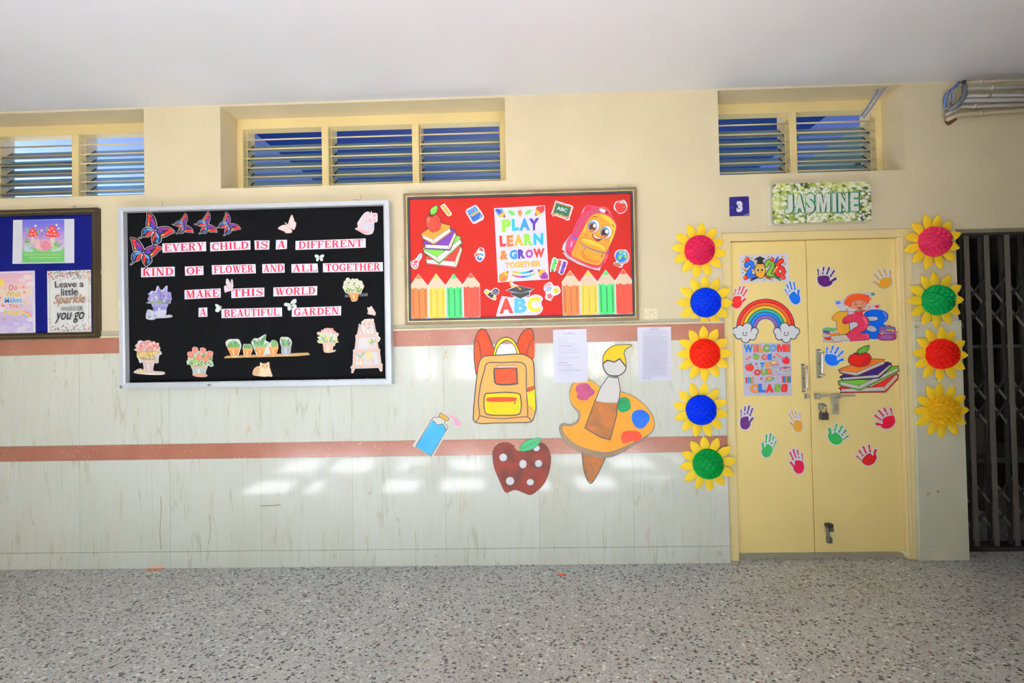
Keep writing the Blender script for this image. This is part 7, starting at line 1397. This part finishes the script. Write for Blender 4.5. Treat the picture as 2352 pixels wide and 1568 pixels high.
a.line([(1560, 995), (1640, 1100)], 14, (150, 90, 50)); a.poly(ell(1555, 990, 18, 14, 40), OC)
a.po([(1520, 1250), (1560, 1195), (1750, 1200), (1960, 1195), (2002, 1260), (1960, 1345), (1750, 1360), (1570, 1345)], MRN, (90, 20, 50), 8, 3); a.poly([(1610, 1235), (1750, 1225), (1900, 1235), (1890, 1325), (1750, 1335), (1610, 1320)], (140, 84, 150), 2); a.poly(ell(1625, 1185, 34, 22), (220, 160, 50)); a.line([(1960, 1165), (2030, 1135)], 14, (190, 40, 44)); a.line(ell(2020, 1150, 16, 22), 8, (190, 40, 44), True)
a.build('number_cutout', 'cut-out of a laughing red-haired child behind the numbers 1 2 3', 'cut-out')
# apple on books, right leaf
a = Art(C2, YD)
books(a, [(([(352, 606), (385, 585), (700, 592), (970, 447), (985, 470), (980, 510), (850, 648), (367, 655), (380, 640), (367, 612)], (206, 36, 28)), [([(378, 615), (830, 590), (848, 632), (377, 646)], (222, 216, 210)), ([(830, 590), (965, 455), (980, 490), (848, 632)], (222, 196, 172))]),
          (([(348, 530), (380, 515), (690, 515), (850, 440), (905, 372), (985, 371), (980, 392), (998, 420), (580, 630), (355, 575)], (106, 170, 46)), [([(365, 535), (562, 578), (578, 614), (376, 575)], (222, 216, 210)), ([(562, 578), (978, 392), (985, 415), (578, 614)], (222, 216, 210))]),
          (([(362, 490), (400, 460), (870, 326), (912, 345), (905, 385), (785, 500), (390, 525), (385, 495)], (46, 26, 92)), [([(388, 495), (765, 463), (775, 492), (393, 518)], (222, 216, 210)), ([(765, 463), (900, 350), (905, 376), (775, 492)], (218, 190, 170))]),
          (([(352, 410), (380, 395), (690, 293), (840, 300), (830, 315), (845, 348), (540, 480), (366, 445)], (226, 122, 46)), [([(372, 420), (540, 440), (545, 470), (380, 440)], (222, 216, 210)), ([(540, 440), (830, 315), (836, 344), (545, 470)], (222, 216, 210))])], 5, ([(455, 300), (478, 258), (540, 240), (580, 252), (645, 230), (692, 268), (690, 320), (650, 365), (560, 380), (500, 362), (463, 335)], [(550, 235), (560, 196), (620, 166), (674, 152), (665, 198), (622, 234)]))
a.po([(455, 300), (478, 258), (540, 240), (580, 252), (645, 230), (692, 268), (690, 320), (650, 365), (560, 380), (500, 362), (463, 335)], (196, 28, 22), OC, 6, 4); a.poly([(600, 330), (660, 270), (680, 290), (680, 325), (640, 358), (580, 372)], (168, 22, 20), 3); a.line([(575, 258), (560, 240), (512, 232)], [6, 8, 10], OC); a.po([(550, 235), (560, 196), (620, 166), (674, 152), (665, 198), (622, 234)], (92, 150, 50), OC, 5, 2)
a.build('sticker', 'sticker of a red apple on four flat books on the right door leaf', 'sticker')
# hand prints: two hands, narrow on the left leaf and spread on the right leaf
HA = dict(c=(1015, 625), s=5.6, palm=[(962, 562), (990, 547), (1030, 538), (1058, 546), (1066, 600), (1085, 625), (1075, 662), (1050, 695), (1010, 705), (975, 690), (955, 650), (954, 600)], f=[((963, 545), (967, 458), 5, 7), ((1008, 505), (1018, 416), 10, 8), ((1046, 495), (1068, 408), 11, 11), ((1080, 522), (1110, 440), 11, 10), ((1078, 618), (1110, 562), 13, 14)], pad=14)
HB = dict(c=(720, 360), s=7.84, palm=[(602, 265), (690, 260), (750, 272), (800, 300), (802, 340), (800, 375), (845, 398), (820, 440), (770, 462), (700, 465), (640, 440), (597, 392), (583, 340)], f=[((614, 250), (624, 138), 10, 13), ((698, 218), (731, 122), 16, 15), ((772, 236), (825, 146), 18, 17), ((832, 290), (905, 212), 17, 16), ((840, 388), (902, 358), 20, 24)], pad=18)
def hand(H, fr, x, y, rot, col, label, mir=False, scale=1.0, fs=1.0):
    fx, fy = fr[0]+x/fr[2], fr[1]+y/fr[2]; c, s = math.cos(math.radians(rot)), math.sin(math.radians(rot)); k = scale/H['s']
    def xf(px_, py_):
        u, v = (px_-H['c'][0])*k, (py_-H['c'][1])*k
        if mir: u = -u
        return fx+u*c-v*s, fy+u*s+v*c
    a = Art(FULL, YD, xf); pad = H['pad']; W_ = (234, 232, 240)
    pp = spl(H['palm'], 3); i = 0
    rev = (lambda P: P)
    def bs(P, i): a.base(P, W_, 0, .0007+.00004*i)
    bs(off(pp, pad), 0)
    ctr = Vector((sum(p[0] for p in H['palm'])/len(H['palm']), sum(p[1] for p in H['palm'])/len(H['palm'])))
    for i, (p0, p1, r0, r1) in enumerate(H['f']):
        q0 = Vector(p0)+(ctr-Vector(p0))*.35; d = math.degrees(math.atan2(p1[1]-q0.y, p1[0]-q0.x))
        bs(ell(p1[0], p1[1], r1+pad, n=8, a0=d-90, a1=d+90)+ell(q0.x, q0.y, r0+pad, n=8, a0=d+90, a1=d+270), i+1)
    a.poly(pp, col)
    for i, (p0, p1, r0, r1) in enumerate(H['f']):
        p0, p1 = Vector(p0), Vector(p1)
        if i == 4: a.cap(p0+(ctr-p0)*.12, p1, r0*.8, col, r1); continue
        if i == 0: a.line([p0+(p1-p0)*t for t in (0, .25, .32, .6, .68, 1)], [r0*2, r0*1.2, r0*1.8, r0*1.5, r1*1.9, r1*1.7], col); a.poly(ell(p1.x, p1.y, r1*.9, n=10), col); continue
        a.cap(p0+(p1-p0)*.42, p1, r0*.75, col, r1); a.poly(ell(p0.x, p0.y, r0, r0*1.15, n=12), col)
        if i > 1: a.line([p0, p0+(p1-p0)*.5], [r0*1.5, r0*.9, r0*1.3], col)
    return a.build('handprint_cutout', label, 'handprint', 'handprints on the door')
VIO, VI2, YEH, GRH, CRM, BLH, RDH = (76, 22, 92), (64, 8, 78), (228, 164, 54), (38, 146, 72), (196, 22, 64), (20, 110, 238), (212, 34, 34)
hand(HA, C1, 1015, 625, 0, VIO, 'purple handprint on the left door leaf, lower half'); hand(HA, C1, 1697, 665, -9, YEH, 'yellow handprint on the left door leaf near the middle gap', True, .95)
hand(HA, C1, 1300, 985, 25, GRH, 'green handprint on the left door leaf', True, 1.0); hand(HA, C1, 1708, 1190, -4, CRM, 'crimson handprint, lowest on the left door leaf', True, 1.04)
hand(HA, B7, 580, 692, 11, RDH, 'red handprint left of the rainbow top', False, .98); hand(HA, B7, 1054, 660, -31, (16, 106, 226), 'blue handprint right of the rainbow top, left leaf', False, .98)
hand(HB, B8, 133, 478, -10, VI2, 'purple handprint high on the right door leaf'); hand(HB, B8, 527, 492, 2, (220, 156, 44), 'yellow handprint high on the right door leaf', True)
hand(HB, D7, 720, 360, 0, BLH, 'blue handprint beside the pull handle on the right leaf') if False else hand(HB, (1820, 780, 7.84), 720, 360, 0, BLH, 'blue handprint beside the pull handle on the right leaf')
hand(HB, C2, 312, 1130, 58, (34, 140, 62), 'green handprint on the right door leaf below the padlock', True, 1.0); hand(HB, C2, 868, 965, -10, (190, 12, 44), 'crimson handprint on the right door leaf near the hinges', True, 1.05); hand(HB, C2, 682, 1352, -55, (196, 26, 28), 'red handprint, lowest on the right door leaf', False, 1.0)
